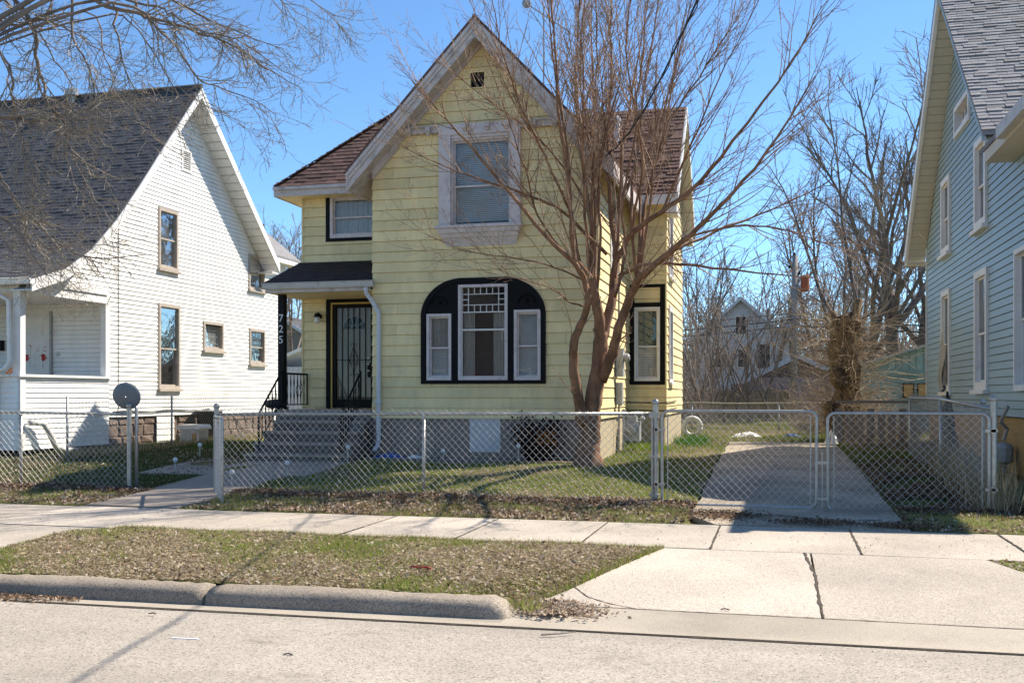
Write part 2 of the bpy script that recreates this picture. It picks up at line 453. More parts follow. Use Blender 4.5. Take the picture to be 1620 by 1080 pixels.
def siding(P, poly, z0, expo, openings, parent, mat, name='siding_board', tmax=0.02, tmin=0.004, joints=0, seed=0, merge=False, avoid=None, kind=None, gap=0.005, reveal=0.0):
    """lap siding over a convex wall outline (a, z) with rectangular openings cut out; each board its own piece unless merge"""
    rng = random.Random(seed)
    zt = max(p[1] for p in poly); zb = min(p[1] for p in poly)
    out = MB() if merge else None
    k0 = int(math.floor((zb - z0) / expo))
    k = k0
    while z0 + k * expo < zt - 1e-4:
        b, t = z0 + k * expo, z0 + (k + 1) * expo
        k += 1
        lo, hi = max(b, zb) + reveal, min(t, zt)
        if hi - lo < 0.004:
            continue
        zs = {lo, hi}
        for p in poly:
            if lo < p[1] < hi: zs.add(p[1])
        ops = list(openings)
        iv = poly_iv(poly, (lo + hi) / 2)
        if joints and iv and iv[1] - iv[0] > 1.2:
            for _ in range(joints):
                if rng.random() < 0.75:
                    a = iv[0] + (iv[1] - iv[0]) * rng.uniform(0.08, 0.92)
                    ops.append((a, a + gap, lo - 1, hi + 1))
        for o in ops:
            for z in (o[2], o[3]):
                if lo < z < hi: zs.add(z)
        zs = sorted(zs)
        cells = []
        for zl, zh in zip(zs[:-1], zs[1:]):
            if zh - zl < 1e-4: continue
            i0, i1 = poly_iv(poly, zl + 1e-6), poly_iv(poly, zh - 1e-6)
            if not i0 or not i1: continue
            segs = [(i0[0], i0[1], i1[0], i1[1])]
            zm = (zl + zh) / 2
            for o in ops:
                if o[2] < zm < o[3]:
                    ns = []
                    for (l0, r0, l1, r1) in segs:
                        if o[0] >= max(r0, r1) or o[1] <= min(l0, l1):
                            ns.append((l0, r0, l1, r1)); continue
                        if o[0] > min(l0, l1): ns.append((min(l0, o[0]), o[0], min(l1, o[0]), o[0]))
                        if o[1] < max(r0, r1): ns.append((o[1], max(r0, o[1]), o[1], max(r1, o[1])))
                    segs = ns
            for sg in segs:
                if max(sg[1] - sg[0], sg[3] - sg[2]) > 0.01:
                    cells.append([zl, zh, sg, None])
        # connected cells form one board
        grp = list(range(len(cells)))
        def find(i):
            while grp[i] != i: i = grp[i]
            return i
        for i in range(len(cells)):
            for j in range(i):
                if abs(cells[j][1] - cells[i][0]) < 1e-6:
                    s1, s2 = cells[j][2], cells[i][2]
                    if min(s1[3], s2[1]) - max(s1[2], s2[0]) > 0.02:
                        grp[find(i)] = find(j)
        boards = {}
        for i in range(len(cells)):
            boards.setdefault(find(i), []).append(cells[i])
        for cl in boards.values():
            mb = out if merge else MB()
            jit = rng.uniform(-0.0015, 0.0015)
            for zl, zh, (l0, r0, l1, r1), _ in cl:
                n0 = tmax + jit - (zl - b) / expo * (tmax - tmin)
                n1 = tmax + jit - (zh - b) / expo * (tmax - tmin)
                mb.hexa([P(l0, zl, n0), P(r0, zl, n0), P(r0, zl, -0.02), P(l0, zl, -0.02), P(l1, zh, n1), P(r1, zh, n1), P(r1, zh, -0.02), P(l1, zh, -0.02)])
            if not merge:
                mb.build(name, mat, parent)
    if merge:
        o = out.build(name, mat, parent)
        if kind: o['kind'] = kind
        return o

def dh_window(parent, P, a0, a1, z0, z1, trim='mauve_trim', fw=0.055, split=0.5, back='blind', depth=0.10, proud=0.035, glass='glass', sill=None, casing=None, cw=0.09, slats=True, back2=None, label=None, backfrom=0.0):
    """double-hung window in an opening: frame > two sashes' rails, panes, blind or curtain"""
    mb = MB()
    for (b0, b1, c0, c1) in ((a0, a0 + fw, z0, z1), (a1 - fw, a1, z0, z1), (a0 + fw, a1 - fw, z0, z0 + fw * 1.2), (a0 + fw, a1 - fw, z1 - fw, z1)):
        mb.pbox(P, b0, b1, c0, c1, -depth - 0.04, proud)
    fr = mb.build('window', trim, parent)
    if label: fr['label'] = label
    i0, i1, j0, j1 = a0 + fw, a1 - fw, z0 + fw * 1.2, z1 - fw
    zm = j0 + (j1 - j0) * split
    sb = 0.028
    for (q0, q1, nn) in ((j0, zm + 0.02, -0.03), (zm - 0.015, j1, -0.006)):
        m2 = MB()
        for (b0, b1, c0, c1) in ((i0, i0 + sb, q0, q1), (i1 - sb, i1, q0, q1), (i0 + sb, i1 - sb, q0, q0 + sb * 1.2), (i0 + sb, i1 - sb, q1 - sb * 1.2, q1)):
            m2.pbox(P, b0, b1, c0, c1, nn - 0.02, nn)
        m2.build('sash', trim, fr)
        pbx('pane', glass, fr, P, (i0 + sb, i1 - sb, q0 + sb * 1.2, q1 - sb * 1.2, nn - 0.012, nn - 0.008))
    # what hangs behind the glass
    def hang(kind, q0, q1):
        if kind == 'blind' and slats:
            m3 = MB(); n = max(6, int((q1 - q0) / 0.035)); h = (q1 - q0) / n
            for i in range(n):
                zz = q0 + i * h
                m3.add([P(i0, zz, -depth + 0.012), P(i1, zz, -depth + 0.012), P(i1, zz + h * 0.9, -depth - 0.004), P(i0, zz + h * 0.9, -depth - 0.004)], [(0, 1, 2, 3)])
            m3.build('blind', 'blind', fr)
        elif kind == 'curtain':
            m3 = MB(); n = 28; pts = []
            for i in range(n + 1):
                a = i0 + (i1 - i0) * i / n
                w = 0.014 * math.sin(i * 2.1) + 0.006 * math.sin(i * 5.3)
                pts.append((a, w))
            b = 0
            vs_ = [P(a, q0, -depth + w) for a, w in pts] + [P(a, q1, -depth + w * 0.6) for a, w in pts]
            m3.add(vs_, [(i, i + 1, n + 2 + i, n + 1 + i) for i in range(n)])
            m3.build('curtain', 'curtain', fr)
        elif kind and kind not in ('none', 'blind'):
            pbx('shade', kind, fr, P, (i0, i1, q0, q1, -depth - 0.006, -depth))
        elif kind == 'blind':
            pbx('blind', 'blind', fr, P, (i0, i1, q0, q1, -depth - 0.006, -depth))
    if back2:
        hang(back2, zm, j1); hang(back, j0, zm)
    else:
        hang(back, j0 + (j1 - j0) * backfrom, j1)
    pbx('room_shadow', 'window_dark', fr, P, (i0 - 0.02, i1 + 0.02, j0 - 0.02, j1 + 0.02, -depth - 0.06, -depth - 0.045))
    if casing:
        m4 = MB()
        for (b0, b1, c0, c1) in ((a0 - cw, a0, z0 - cw * 0.6, z1 + cw), (a1, a1 + cw, z0 - cw * 0.6, z1 + cw), (a0, a1, z1, z1 + cw), (a0, a1, z0 - cw * 0.6, z0)):
            m4.pbox(P, b0, b1, c0, c1, -0.02, proud - 0.008)
        m4.build('casing', casing, fr)
    if sill:
        pbx('sill', sill, fr, P, (a0 - 0.05, a1 + 0.05, z0 - 0.06, z0 + 0.002, -0.02, proud + 0.05))
    return fr

def chainlink(mb, p0, p1, b0, b1, t0, t1, sp=0.10, r=0.0025, over=0.05, seed=1):
    """diagonal wires of a chain-link fabric between two plan points; b/t are bottom and top heights at the ends"""
    rng = random.Random(seed)
    p0, p1 = Vector((*p0, 0)), Vector((*p1, 0))
    Lh = (p1 - p0).length
    d = (p1 - p0) / Lh
    nrm = Vector((-d.y, d.x, 0))
    hmax = max(t0 - b0, t1 - b1)
    def pt(s_, h, side):
        f = s_ / Lh
        zb, zt = b0 + (b1 - b0) * f, t0 + (t1 - t0) * f
        q = p0 + d * s_ + nrm * side
        return (q.x, q.y, zb + h)
    slope = 1.04                           # height per run
    for sgn in (1, -1):
        s_ = -hmax / slope
        while s_ < Lh + hmax / slope:
            # line: s = s_start + sgn*h/slope
            hs = [0, hmax + over * rng.uniform(0.4, 1.0)]
            segs = []
            steps = 5
            for i in range(steps + 1):
                h = hs[1] * i / steps
                x = s_ + sgn * h / slope + (rng.uniform(-0.004, 0.004))
                segs.append((x, h))
            # clip to [0, Lh]
            cl = []
            for (xa, ha), (xb, hb) in zip(segs[:-1], segs[1:]):
                lo, hi = 0.0, 1.0
                dx = xb - xa
                if abs(dx) > 1e-9:
                    ta, tb = (0 - xa) / dx, (Lh - xa) / dx
                    if ta > tb: ta, tb = tb, ta
                    lo, hi = max(lo, ta), min(hi, tb)
                if hi - lo > 0.02:
                    A = (xa + dx * lo, ha + (hb - ha) * lo); B = (xa + dx * hi, ha + (hb - ha) * hi)
                    if not cl: cl.append(A)
                    cl.append(B)
            if len(cl) >= 2:
                mb.tube([pt(x, h, 0.0035 * sgn) for x, h in cl], r, 4, cap=False)
            s_ += sp

# ------------------------------------------------------------------ bare branch generator
def limb(p, d, L, r0, r1, n, wob, up, rng):
    pts, rad = [Vector(p)], [r0]
    d = Vector(d).normalized()
    for i in range(n):
        d = (d + Vector((rng.gauss(0, wob), rng.gauss(0, wob), rng.gauss(0, wob) + up))).normalized()
        pts.append(pts[-1] + d * (L / n))
        rad.append(r0 + (r1 - r0) * (i + 1) / n)
    return pts, rad

def sprout(mb, pts, rad, depth, rng, cfg):
    """side branches along a limb, recursing"""
    c = cfg[depth]
    Ls = sum((pts[i + 1] - pts[i]).length for i in range(len(pts) - 1))
    n = max(1, int(Ls * c['per_m'] * rng.uniform(0.8, 1.2)))
    for _ in range(n):
        f = c['from'] + (1 - c['from']) * (rng.random() ** c.get('bias', 0.85))
        q = f * (len(pts) - 1); i = min(int(q), len(pts) - 2); fr = q - i
        p = pts[i].lerp(pts[i + 1], fr)
        r = rad[i] + (rad[i + 1] - rad[i]) * fr
        t = (pts[i + 1] - pts[i]).normalized()
        ax = t.orthogonal().normalized()
        ax.rotate(Matrix.Rotation(rng.uniform(0, 2 * math.pi), 3, t))
        d = t * math.cos(c['ang'] * rng.uniform(0.6, 1.25)) + ax * math.sin(c['ang'] * rng.uniform(0.6, 1.25))
        d.z += c.get('lift', 0.1)
        L = c['len'] * rng.uniform(0.45, 1.2) * (1.0 - 0.45 * f)
        r0 = min(r * 0.72, c['r'] * rng.uniform(0.7, 1.2))
        p2, r2 = limb(p, d, L, r0, max(c['rmin'], r0 * 0.3), c['n'], c['wob'], c['up'], rng)
        mb.tube(p2, r2, c.get('k', 3), cap=False)
        if depth + 1 < len(cfg):
            sprout(mb, p2, r2, depth + 1, rng, cfg)

def np_obj(name, verts, faces_n, mat, cols=None, parent=None):
    """mesh of many equal faces (faces_n corners each), optional per-face colour"""
    nv = len(verts); nf = nv // faces_n
    me = bpy.data.meshes.new(name)
    me.vertices.add(nv); me.vertices.foreach_set('co', np.ascontiguousarray(verts, dtype=np.float32).ravel())
    me.loops.add(nv); me.loops.foreach_set('vertex_index', np.arange(nv, dtype=np.int32))
    me.polygons.add(nf)
    me.polygons.foreach_set('loop_start', np.arange(0, nv, faces_n, dtype=np.int32))
    me.update(calc_edges=True)
    if cols is not None:
        at = me.attributes.new('col', 'FLOAT_COLOR', 'POINT')
        c4 = np.ones((nv, 4), dtype=np.float32)
        c4[:, :3] = np.repeat(cols, faces_n, axis=0)
        at.data.foreach_set('color', c4.ravel())
    me.materials.append(M[mat])
    o = bpy.data.objects.new(name, me)
    COL.objects.link(o)
    return o

# ------------------------------------------------------------------ the setting: ground, road, walks
def lerp_table(tab, y):
    if y <= tab[0][0]: return tab[0][1]
    for (a, u), (b, v) in zip(tab[:-1], tab[1:]):
        if y <= b: return u + (v - u) * (y - a) / (b - a)
    return tab[-1][1]
ZT = [(11.8, 0.0), (12.4, 0.02), (13.5, 0.06), (15.0, 0.16), (16.5, 0.25), (18, 0.29), (22, 0.33), (30, 0.40), (60, 0.60), (400, 0.7)]
ZD = [(11.8, 0.0), (14, 0.05), (18, 0.20), (26, 0.34)]
def zg(x, y):
    z = lerp_table(ZT, y)
    if y > 12 and -3 < x < 3.2:
        k = max(0.0, 1 - max(0.0, abs(x - 0.3) - 1.2) / 1.6)
        z = z * (1 - k) + (lerp_table(ZD, y) if y < 26 else lerp_table(ZT, y)) * k
    if y > 13 and x < -9.6:
        z += 0.05 * min(1, (y - 13) / 3) * min(1, (-9.6 - x) / 2)
    return z + 0.012 * math.sin(x * 2.1 + y * 1.3) * (1 if y > 12 else 0.3) + 0.008 * math.sin(x * 5.2 - y * 3.7) * (1 if y > 12 else 0.3)
def ykerb(x): return 7.44 + 0.03 * (x + 4.4)
def ygut(x): return 7.00 + 0.02 * (x + 4.0)
DX0, DX1 = -0.93, 1.52

xs = [-400, -200, -100, -60, -40, -30] + list(np.arange(-25, 9.01, 0.4)) + [DX0 - 0.02, DX0 + 0.02, DX1 - 0.02, DX1 + 0.02, 12, 18, 30, 60, 120, 250, 400]
ys = [-400, -120, -40, -12, -3.3, -3.0, 7, 11.75, 11.82] + list(np.arange(11.9, 20, 0.3)) + list(np.arange(20, 34, 0.8)) + [36, 40, 48, 60, 80, 120, 200, 400, 900]
xs = sorted(set(round(float(x), 3) for x in xs)); ys = sorted(set(round(float(y), 3) for y in ys))
mb = MB()
for y in ys:
    for x in xs:
        if -3.2 < y < 11.8: z = -0.5
        elif y <= -3.2: z = -0.02
        else:
            z = zg(x, y)
            if DX0 < x < DX1 and y < 25.6: z -= 0.07
        mb.v.append((x, y, z))
nx = len(xs)
for j in range(len(ys) - 1):
    for i in range(nx - 1):
        mb.f.append((j * nx + i, j * nx + i + 1, (j + 1) * nx + i + 1, (j + 1) * nx + i))
ground = tag(mb.build('ground', 'soil', smooth=True, loc=(0, 0, 0)), kind='structure')

def strip(name, mat, x_list, yfun0, yfun1, zfun, ny=2, kind='structure', thick=0.0):
    mb = MB()
    n = len(x_list)
    for j in range(ny + 1):
        for x in x_list:
            y = yfun0(x) + (yfun1(x) - yfun0(x)) * j / ny
            mb.v.append((x, y, zfun(x, y)))
    for j in range(ny):
        for i in range(n - 1):
            mb.f.append((j * n + i, j * n + i + 1, (j + 1) * n + i + 1, (j + 1) * n + i))
    return tag(mb.build(name, mat, smooth=True, loc=(0, 0, 0)), kind=kind)

road = strip('road', 'road', [-300, -60, -20, -10, -5, 0, 5, 10, 20, 60, 300], lambda x: -3.1, lambda x: ygut(max(-20, min(20, x))) + 0.02,
             lambda x, y: -0.178 + 0.05 * math.sin(math.pi * min(1, max(0, (7 - y) / 10))), 16)
gut = strip('gutter', 'gutter_pan', list(np.arange(-20, -2.1, 0.5)) + [-1.91, -1.89] + list(np.arange(-1.5, 20.1, 0.5)), lambda x: ygut(x) + 0.004, lambda x: (ykerb(x) - 0.2) if x < -1.9 else 7.785, lambda x, y: -0.168 - 0.012 * math.sin(math.pi * min(1, max(0, (y - ygut(x)) / 0.4))) + 0.016 * max(0, y - 7.3) / 0.48, 8)
rng = random.Random(4)
mb = MB()
xx = list(np.arange(-14, 9, 0.12))
for i, x in enumerate(xx):
    w = 0.004 + 0.009 * rng.random() ** 2
    mb.v += [(x, ygut(x) - w, -0.1735), (x, ygut(x) + w * 0.8 + 0.002, -0.1645)]
for i in range(len(xx) - 1):
    mb.f.append((2 * i, 2 * i + 2, 2 * i + 3, 2 * i + 1))
mb.build('joint', 'joint', gut)

# kerb in segments with a rounded nose and a tapered end at the driveway
KP = [(0.03, -0.40), (0.03, -0.052), (0.01, -0.042), (-0.06, -0.044), (-0.12, -0.048), (-0.155, -0.060), (-0.182, -0.085), (-0.197, -0.12), (-0.206, -0.155), (-0.215, -0.19), (-0.215, -0.40)]
kerb = bpy.data.objects.new('kerb', None); COL.objects.link(kerb); kerb.location = (-4, 7.4, -0.18); ORG['kerb'] = Vector(kerb.location); kerb['kind'] = 'structure'
rng = random.Random(9)
for (x0, x1, end) in ((-13.5, -9.05, 0), (-9.03, -4.395, 0), (-4.365, -1.87, 1)):
    mb = MB(); n = int((x1 - x0) / 0.08); m = len(KP)
    for i in range(n + 1):
        x = x0 + (x1 - x0) * i / n
        drop = 0.0
        e = min(x - x0, x1 - x)
        if e < 0.03: drop = 0.012
        if end and x > x1 - 0.16: drop = 0.11 * ((x - x1 + 0.16) / 0.16) ** 2
        for (dy, dz) in KP:
            j1 = rng.uniform(-0.006, 0.005) + 0.004 * math.sin(x * 3.1 + dy * 9)
            z = dz - (drop if dz > -0.18 else 0) + j1
            mb.v.append((x, ykerb(x) + dy + j1, z))
    for i in range(n):
        for j in range(m - 1):
            mb.f.append((i * m + j, (i + 1) * m + j, (i + 1) * m + j + 1, i * m + j + 1))
    mb.f.append(tuple(range(m))); mb.f.append(tuple(range((n) * m + m - 1, n * m - 1, -1)))
    mb.build('kerb_stone', 'kerb', kerb, smooth=True)

# slabs
def slab_grid(name, mat, parent, rows, zfun, nx=6, thick=0.1, seed=0):
    """concrete slab: rows = [(y, xl, xr)], top follows zfun, vertical edges down"""
    mb = MB(); m = nx + 1
    for (y, xl, xr) in rows:
        for i in range(m):
            x = xl + (xr - xl) * i / nx
            mb.v.append((x, y, zfun(x, y)))
    nr = len(rows)
    for j in range(nr - 1):
        for i in range(nx):
            mb.f.append((j * m + i, j * m + i + 1, (j + 1) * m + i + 1, (j + 1) * m + i))
    ring = [i for i in range(m)] + [j * m + nx for j in range(1, nr)] + [(nr - 1) * m + i for i in range(nx - 1, -1, -1)] + [j * m for j in range(nr - 2, 0, -1)]
    b = len(mb.v)
    for i in ring:
        x, y, z = mb.v[i]; mb.v.append((x, y, z - thick))
    k = len(ring)
    for i in range(k):
        mb.f.append((ring[i], b + i, b + (i + 1) % k, ring[(i + 1) % k]))
    return mb.build(name, mat, parent)

def holder(name, loc):
    o = bpy.data.objects.new(name, None); COL.objects.link(o); o.location = loc
    ORG[o.name] = Vector(loc); o['kind'] = 'structure'
    return o

rng = random.Random(2)
sidewalk = holder('sidewalk', (-2, 10.9, 0))
JX = [-20.2, -18.8, -17.4, -16.0, -14.6, -13.2, -11.8, -10.4, -9.0, -7.2, -5.75, -4.45, -3.16, -1.83, -0.54, 0.865, 2.38, 3.8, 5.2, 6.6, 8.0, 9.4]
for a, b in zip(JX[:-1], JX[1:]):
    t1, t2, t3 = rng.uniform(-0.004, 0.004), rng.uniform(-0.004, 0.004), rng.uniform(-0.003, 0.003)
    lip = 0.02
    slab_grid('slab', 'sidewalk', sidewalk, [(y, a + 0.008 + 0.02 * (y - 10.9) * 0.3, b - 0.008 + 0.02 * (y - 10.9) * 0.3) for y in (10.0, 10.6, 11.2, 11.8)], lambda x, y: t3 + t1 * (x - a) + t2 * (y - 11), 3)
strip('sidewalk_bed', 'joint', [-25, -10, 0, 10, 25], lambda x: 9.8, lambda x: 11.9, lambda x, y: -0.022, 2)

XL = [(7.4, -7.28), (8.37, -7.29), (8.79, -7.35), (9.35, -7.42), (9.78, -7.35), (10.0, -7.15)]
XR = [(7.46, -1.95), (8.2, -1.63), (8.98, -1.36), (9.6, -1.14), (10.0, -0.99)]
def _dip(x, y):
    d = lerp_table(XR, y) - x
    k = max(0.0, min(1.0, 1 - d / 0.55)) if d > -0.3 else 0.0
    return -k * k * 0.15 * max(0, min(1, (10.0 - y) / 2.2)) * (1 if y > 7.6 else 0.6)
def zpark(x, y):
    return -0.052 + 0.047 * (y - 7.45) / 2.5 + 0.03 * math.sin(math.pi * min(1, max(0, (y - 7.45) / 2.5))) + 0.006 * math.sin(x * 4 + y * 6) + _dip(x, y)
mb = MB(); NR, NC = 14, 30
for j in range(NR + 1):
    for i in range(NC + 1):
        t = j / NR
        y = 7.46 + (10.01 - 7.46) * t
        xl, xr = lerp_table(XL, y), lerp_table(XR, y)
        x = xl + (xr - xl) * i / NC
        y2 = max(y, ykerb(x) + 0.02) if t < 0.2 else y
        mb.v.append((x, y2, zpark(x, y2)))
for j in range(NR):
    for i in range(NC):
        mb.f.append((j * (NC + 1) + i, j * (NC + 1) + i + 1, (j + 1) * (NC + 1) + i + 1, (j + 1) * (NC + 1) + i))
tag(mb.build('verge_lawn', 'soil', smooth=True, loc=(0, 0, 0)), kind='structure')
strip('verge_lawn', 'soil', [-30, -20, -14, -11, -8.75], lambda x: ykerb(x), lambda x: 10.0, lambda x, y: zpark(x, y) + 0.005, 3)
strip('verge_lawn', 'soil', [1.93, 2.0, 2.13, 2.24, 2.35, 2.7, 3.2, 3.4, 6, 12, 30], lambda x: lerp_table([(1.92, 9.99), (2.13, 9.5), (2.35, 9.2), (3.2, 7.82), (3.3, 7.5)], x), lambda x: 10.01, lambda x, y: -0.01 - 0.13 * max(0, min(1, (10 - y) / 2.2)), 4)

cw = holder('carriage_walk', (-8, 8.8, 0))
slab_grid('slab', 'sidewalk', cw, [(y, -8.72, lerp_table(XL, y) - 0.012) for y in (7.47, 8.0, 8.37, 8.79, 9.35, 9.78, 9.985)], lambda x, y: -0.012, 3)

apron = holder('driveway_apron', (0.3, 8.8, -0.05))
def zap(x, y): return -0.002 - 0.15 * max(0, min(1, (10.0 - y) / 2.2)) ** 1.15
XRR = [(7.8, 3.2), (9.2, 2.35), (9.5, 2.13), (10.0, 1.92)]
ya = [7.80, 8.0, 8.2, 8.6, 8.98, 9.3, 9.6, 9.985]
slab_grid('slab', 'sidewalk', apron, [(y, lerp_table(XR, y) + 0.012 - (0.1 if y < 7.9 else 0), 0.382) for y in ya], zap, 6)
slab_grid('slab', 'sidewalk', apron, [(y, 0.402, lerp_table(XRR, y)) for y in ya], zap, 6)
strip('apron_bed', 'joint', [-2.2, 0.4, 3.3], lambda x: 7.3, lambda x: 10.05, lambda x, y: zap(x, y) - 0.03, 4)
0 and slab_grid('gutter_slab', 'gutter_pan', apron, [(y, -1.86, 3.3) for y in (7.30, 7.45, 7.6, 7.785)], lambda x, y: -0.168 + 0.014 * (y - 7.3) / 0.48, 6)
mb = MB()      # dark crack lines over the slabs
def crack(mb, pts, w, zf, seed=0):
    r = random.Random(seed)
    P_ = []
    for (x0, y0), (x1, y1) in zip(pts[:-1], pts[1:]):
        n = max(2, int(math.hypot(x1 - x0, y1 - y0) / 0.06))
        for i in range(n):
            P_.append((x0 + (x1 - x0) * i / n, y0 + (y1 - y0) * i / n))
    P_.append(pts[-1])
    b = len(mb.v)
    for i, (x, y) in enumerate(P_):
        q = P_[min(i + 1, len(P_) - 1)]; p = P_[max(i - 1, 0)]
        dx, dy = q[0] - p[0], q[1] - p[1]; l = math.hypot(dx, dy) or 1
        ww = w * r.uniform(0.4, 1.1); o = r.uniform(-0.4, 0.4) * w
        mb.v += [(x - dy / l * (ww + o), y + dx / l * (ww + o), zf(x, y) + 0.003), (x + dy / l * (ww - o), y - dx / l * (ww - o), zf(x, y) + 0.003)]
    for i in range(len(P_) - 1):
        mb.f.append((b + 2 * i, b + 2 * i + 1, b + 2 * i + 3, b + 2 * i + 2))
crack(mb, [(-1.62, 8.42), (-1.40, 8.05), (-1.20, 7.9), (-0.98, 7.8)], 0.008, zap, 1)
mb.build('crack', 'joint', apron)
mb = MB(); crack(mb, [(-1.7, 7.80), (-0.5, 7.79), (0.4, 7.80), (1.5, 7.79), (3.0, 7.80)], 0.008, lambda x, y: zap(x, y) + 0.001, 3); mb.build('crack', 'joint', apron)
mb = MB(); crack(mb, [(0.33, 10.0), (0.39, 9.2), (0.392, 8.4), (0.394, 7.82)], 0.016, lambda x, y: zap(x, y) + 0.001, 5); mb.build('crack', 'joint', apron)
mb = MB()
for k, x in enumerate((-4.45, -3.16, -1.83, -0.54, 0.865, 2.38)):
    crack(mb, [(x - 0.006, 10.02), (x + 0.004, 11.0), (x + 0.01, 11.79)], 0.010 if x < -0.6 else 0.015, lambda x, y: 0.003, 20 + k)
mb.build('crack', 'joint', sidewalk)

drive = holder('driveway', (0.3, 18, 0.15))
rows = [11.83, 13.1, 15.3, 18.0, 21.0, 23.4, 25.5]
for k, (a, b) in enumerate(zip(rows[:-1], rows[1:])):
    l0 = DX0 + (0.34 if k == 0 else 0)
    slab_grid('slab', 'drive', drive, [(a + 0.01, l0 - 0.0, DX1), ((a + b) / 2, DX0 + 0.04, DX1), (b - 0.01, DX0, DX1)], lambda x, y: lerp_table(ZD, y) + 0.012, 4)
mb = MB()
crack(mb, [(-0.75, 12.9), (-0.2, 12.6), (0.1, 12.75), (0.55, 12.35), (1.3, 12.55)], 0.03, lambda x, y: lerp_table(ZD, y) + 0.013, 8)
crack(mb, [(0.2, 12.0), (0.45, 12.4), (0.9, 12.2), (1.45, 12.1)], 0.025, lambda x, y: lerp_table(ZD, y) + 0.013, 9)
mb.build('crack', 'joint', drive)

walk = holder('front_walk', (-8.5, 14, 0.1))
for k, (x0, x1, y0, y1) in enumerate(((-8.95, -7.55, 11.84, 13.3), (-9.05, -7.5, 13.33, 15.0), (-10.35, -8.72, 15.03, 17.06), (-8.69, -7.25, 15.03, 17.06))):
    t = rng.uniform(-0.01, 0.01)
    slab_grid('slab', 'walk', walk, [(y0, x0, x1), ((y0 + y1) / 2, x0 - 0.03, x1 + 0.02), (y1, x0, x1)], lambda x, y: lerp_table(ZT, y) + 0.018 + t * (x - x0) * 0.5, 3)

# ------------------------------------------------------------------ yellow house
yh = thing('yellow_house', (-5.13, 18.0, 0.28), 'two-storey pale yellow lap-sided house with front gable and black arched window', 'house')
F18, F194, F223 = front(18.0), front(19.4), front(22.3)
E1, E2 = east(-2.974), east(-2.18)
EX = 0.197
# solid walls behind the boards
def core(mb):
    mb.box(-7.20, -3.06, 18.17, 26.5, 0.15, 5.60)
    mb.slab([(-7.2, 18.17, 5.60), (-3.06, 18.17, 5.60), (-5.13, 18.17, 7.95)], (0, 8, 0))
    mb.box(-9.32, -7.21, 19.57, 24.0, 0.15, 5.60)
    mb.box(-3.05, -2.36, 22.47, 26.6, 0.15, 5.75)
    mb.slab([(-2.36, 22.5, 5.76), (-2.36, 26.6, 5.76), (-2.36, 24.5, 7.9)], (-1.4, 0, 0))
one(core, 'wall', 'yellow', yh)
def fnd(mb):
    mb.box(-7.27, -2.99, 18.03, 18.16, 0.1, 1.07)
one(fnd, 'foundation', 'concrete_wall', yh)
one(lambda mb: (mb.box(-3.05, -2.992, 18.17, 22.32, 0.1, 1.07), mb.box(-2.98, -2.20, 22.33, 22.46, 0.1, 1.07), mb.box(-2.34, -2.195, 22.47, 26.65, 0.1, 1.07)), 'foundation', 'foundation_tan', yh)
pbx('access_panel', 'panel_grey', yh, F18, (-5.37, -4.78, 0.44, 1.06, -0.028, -0.008))
WIN = [(-6.195, -5.711, 1.77, 3.006), (-5.575, -4.628, 1.77, 3.535), (-4.508, -4.01, 1.765, 3.05)]
UPW = (-5.705, -4.565, 4.60, 6.24)
VENT = (-5.345, -5.085, 7.18, 7.455)
gable = [(-7.285, 1.05), (-2.974, 1.05), (-2.974, 5.72), (-5.13, 8.08), (-7.285, 5.72)]
siding(F18, gable, 1.045, EX, WIN + [UPW, VENT], yh, 'yellow', reveal=0.0068, tmax=0.024, joints=2, seed=1)
siding(west(-7.285), [(18.0, 1.05), (19.4, 1.05), (19.4, 5.72), (18.0, 5.72)], 1.045, EX, [], yh, 'yellow', reveal=0.0068, tmax=0.024, seed=2)
DOOR = (-8.80, -7.60, 1.215, 3.42)
LUW = (-8.785, -7.62, 4.73, 5.60)
siding(F194, [(-9.40, 1.21), (-7.285, 1.21), (-7.285, 5.64), (-9.40, 5.64)], 1.045, EX, [DOOR, LUW], yh, 'yellow', reveal=0.0068, tmax=0.024, joints=0, seed=3)
def sheath(mb, P, poly, ops):
    """building paper plane just behind the boards, cut round the openings in vertical strips"""
    cuts = sorted({a for a, z in poly} | {o[0] for o in ops} | {o[1] for o in ops})
    zlo = min(z for a, z in poly)
    def top(a):
        zs = []
        n = len(poly)
        for i in range(n):
            (a0, z0), (a1, z1) = poly[i], poly[(i + 1) % n]
            if min(a0, a1) - 1e-9 <= a <= max(a0, a1) + 1e-9 and abs(a1 - a0) > 1e-9:
                zs.append(z0 + (z1 - z0) * (a - a0) / (a1 - a0))
        return max(zs)
    for a0, a1 in zip(cuts[:-1], cuts[1:]):
        am = (a0 + a1) / 2; z = zlo
        for o in sorted([o for o in ops if o[0] < am < o[1]], key=lambda o: o[2]):
            mb.add([P(a0, z, -0.022), P(a1, z, -0.022), P(a1, o[2], -0.022), P(a0, o[2], -0.022)], [(0, 1, 2, 3)]); z = o[3]
        mb.add([P(a0, z, -0.022), P(a1, z, -0.022), P(a1, top(a1), -0.022), P(a0, top(a0), -0.022)], [(0, 1, 2, 3)])
one(lambda mb: sheath(mb, F18, gable, WIN + [UPW, VENT]), 'sheathing', 'yellow', yh)
one(lambda mb: sheath(mb, F194, [(-9.40, 1.21), (-7.285, 1.21), (-7.285, 5.64), (-9.40, 5.64)], [DOOR, LUW]), 'sheathing', 'yellow', yh)
SUW = (19.5, 20.35, 3.9, 5.45)
siding(E1, [(18.0, 1.05), (22.3, 1.05), (22.3, 5.72), (18.0, 5.72)], 1.045, EX, [SUW], yh, 'yellow', reveal=0.0068, tmax=0.024, joints=1, seed=4)
RW = (-2.855, -2.295, 1.80, 3.42)
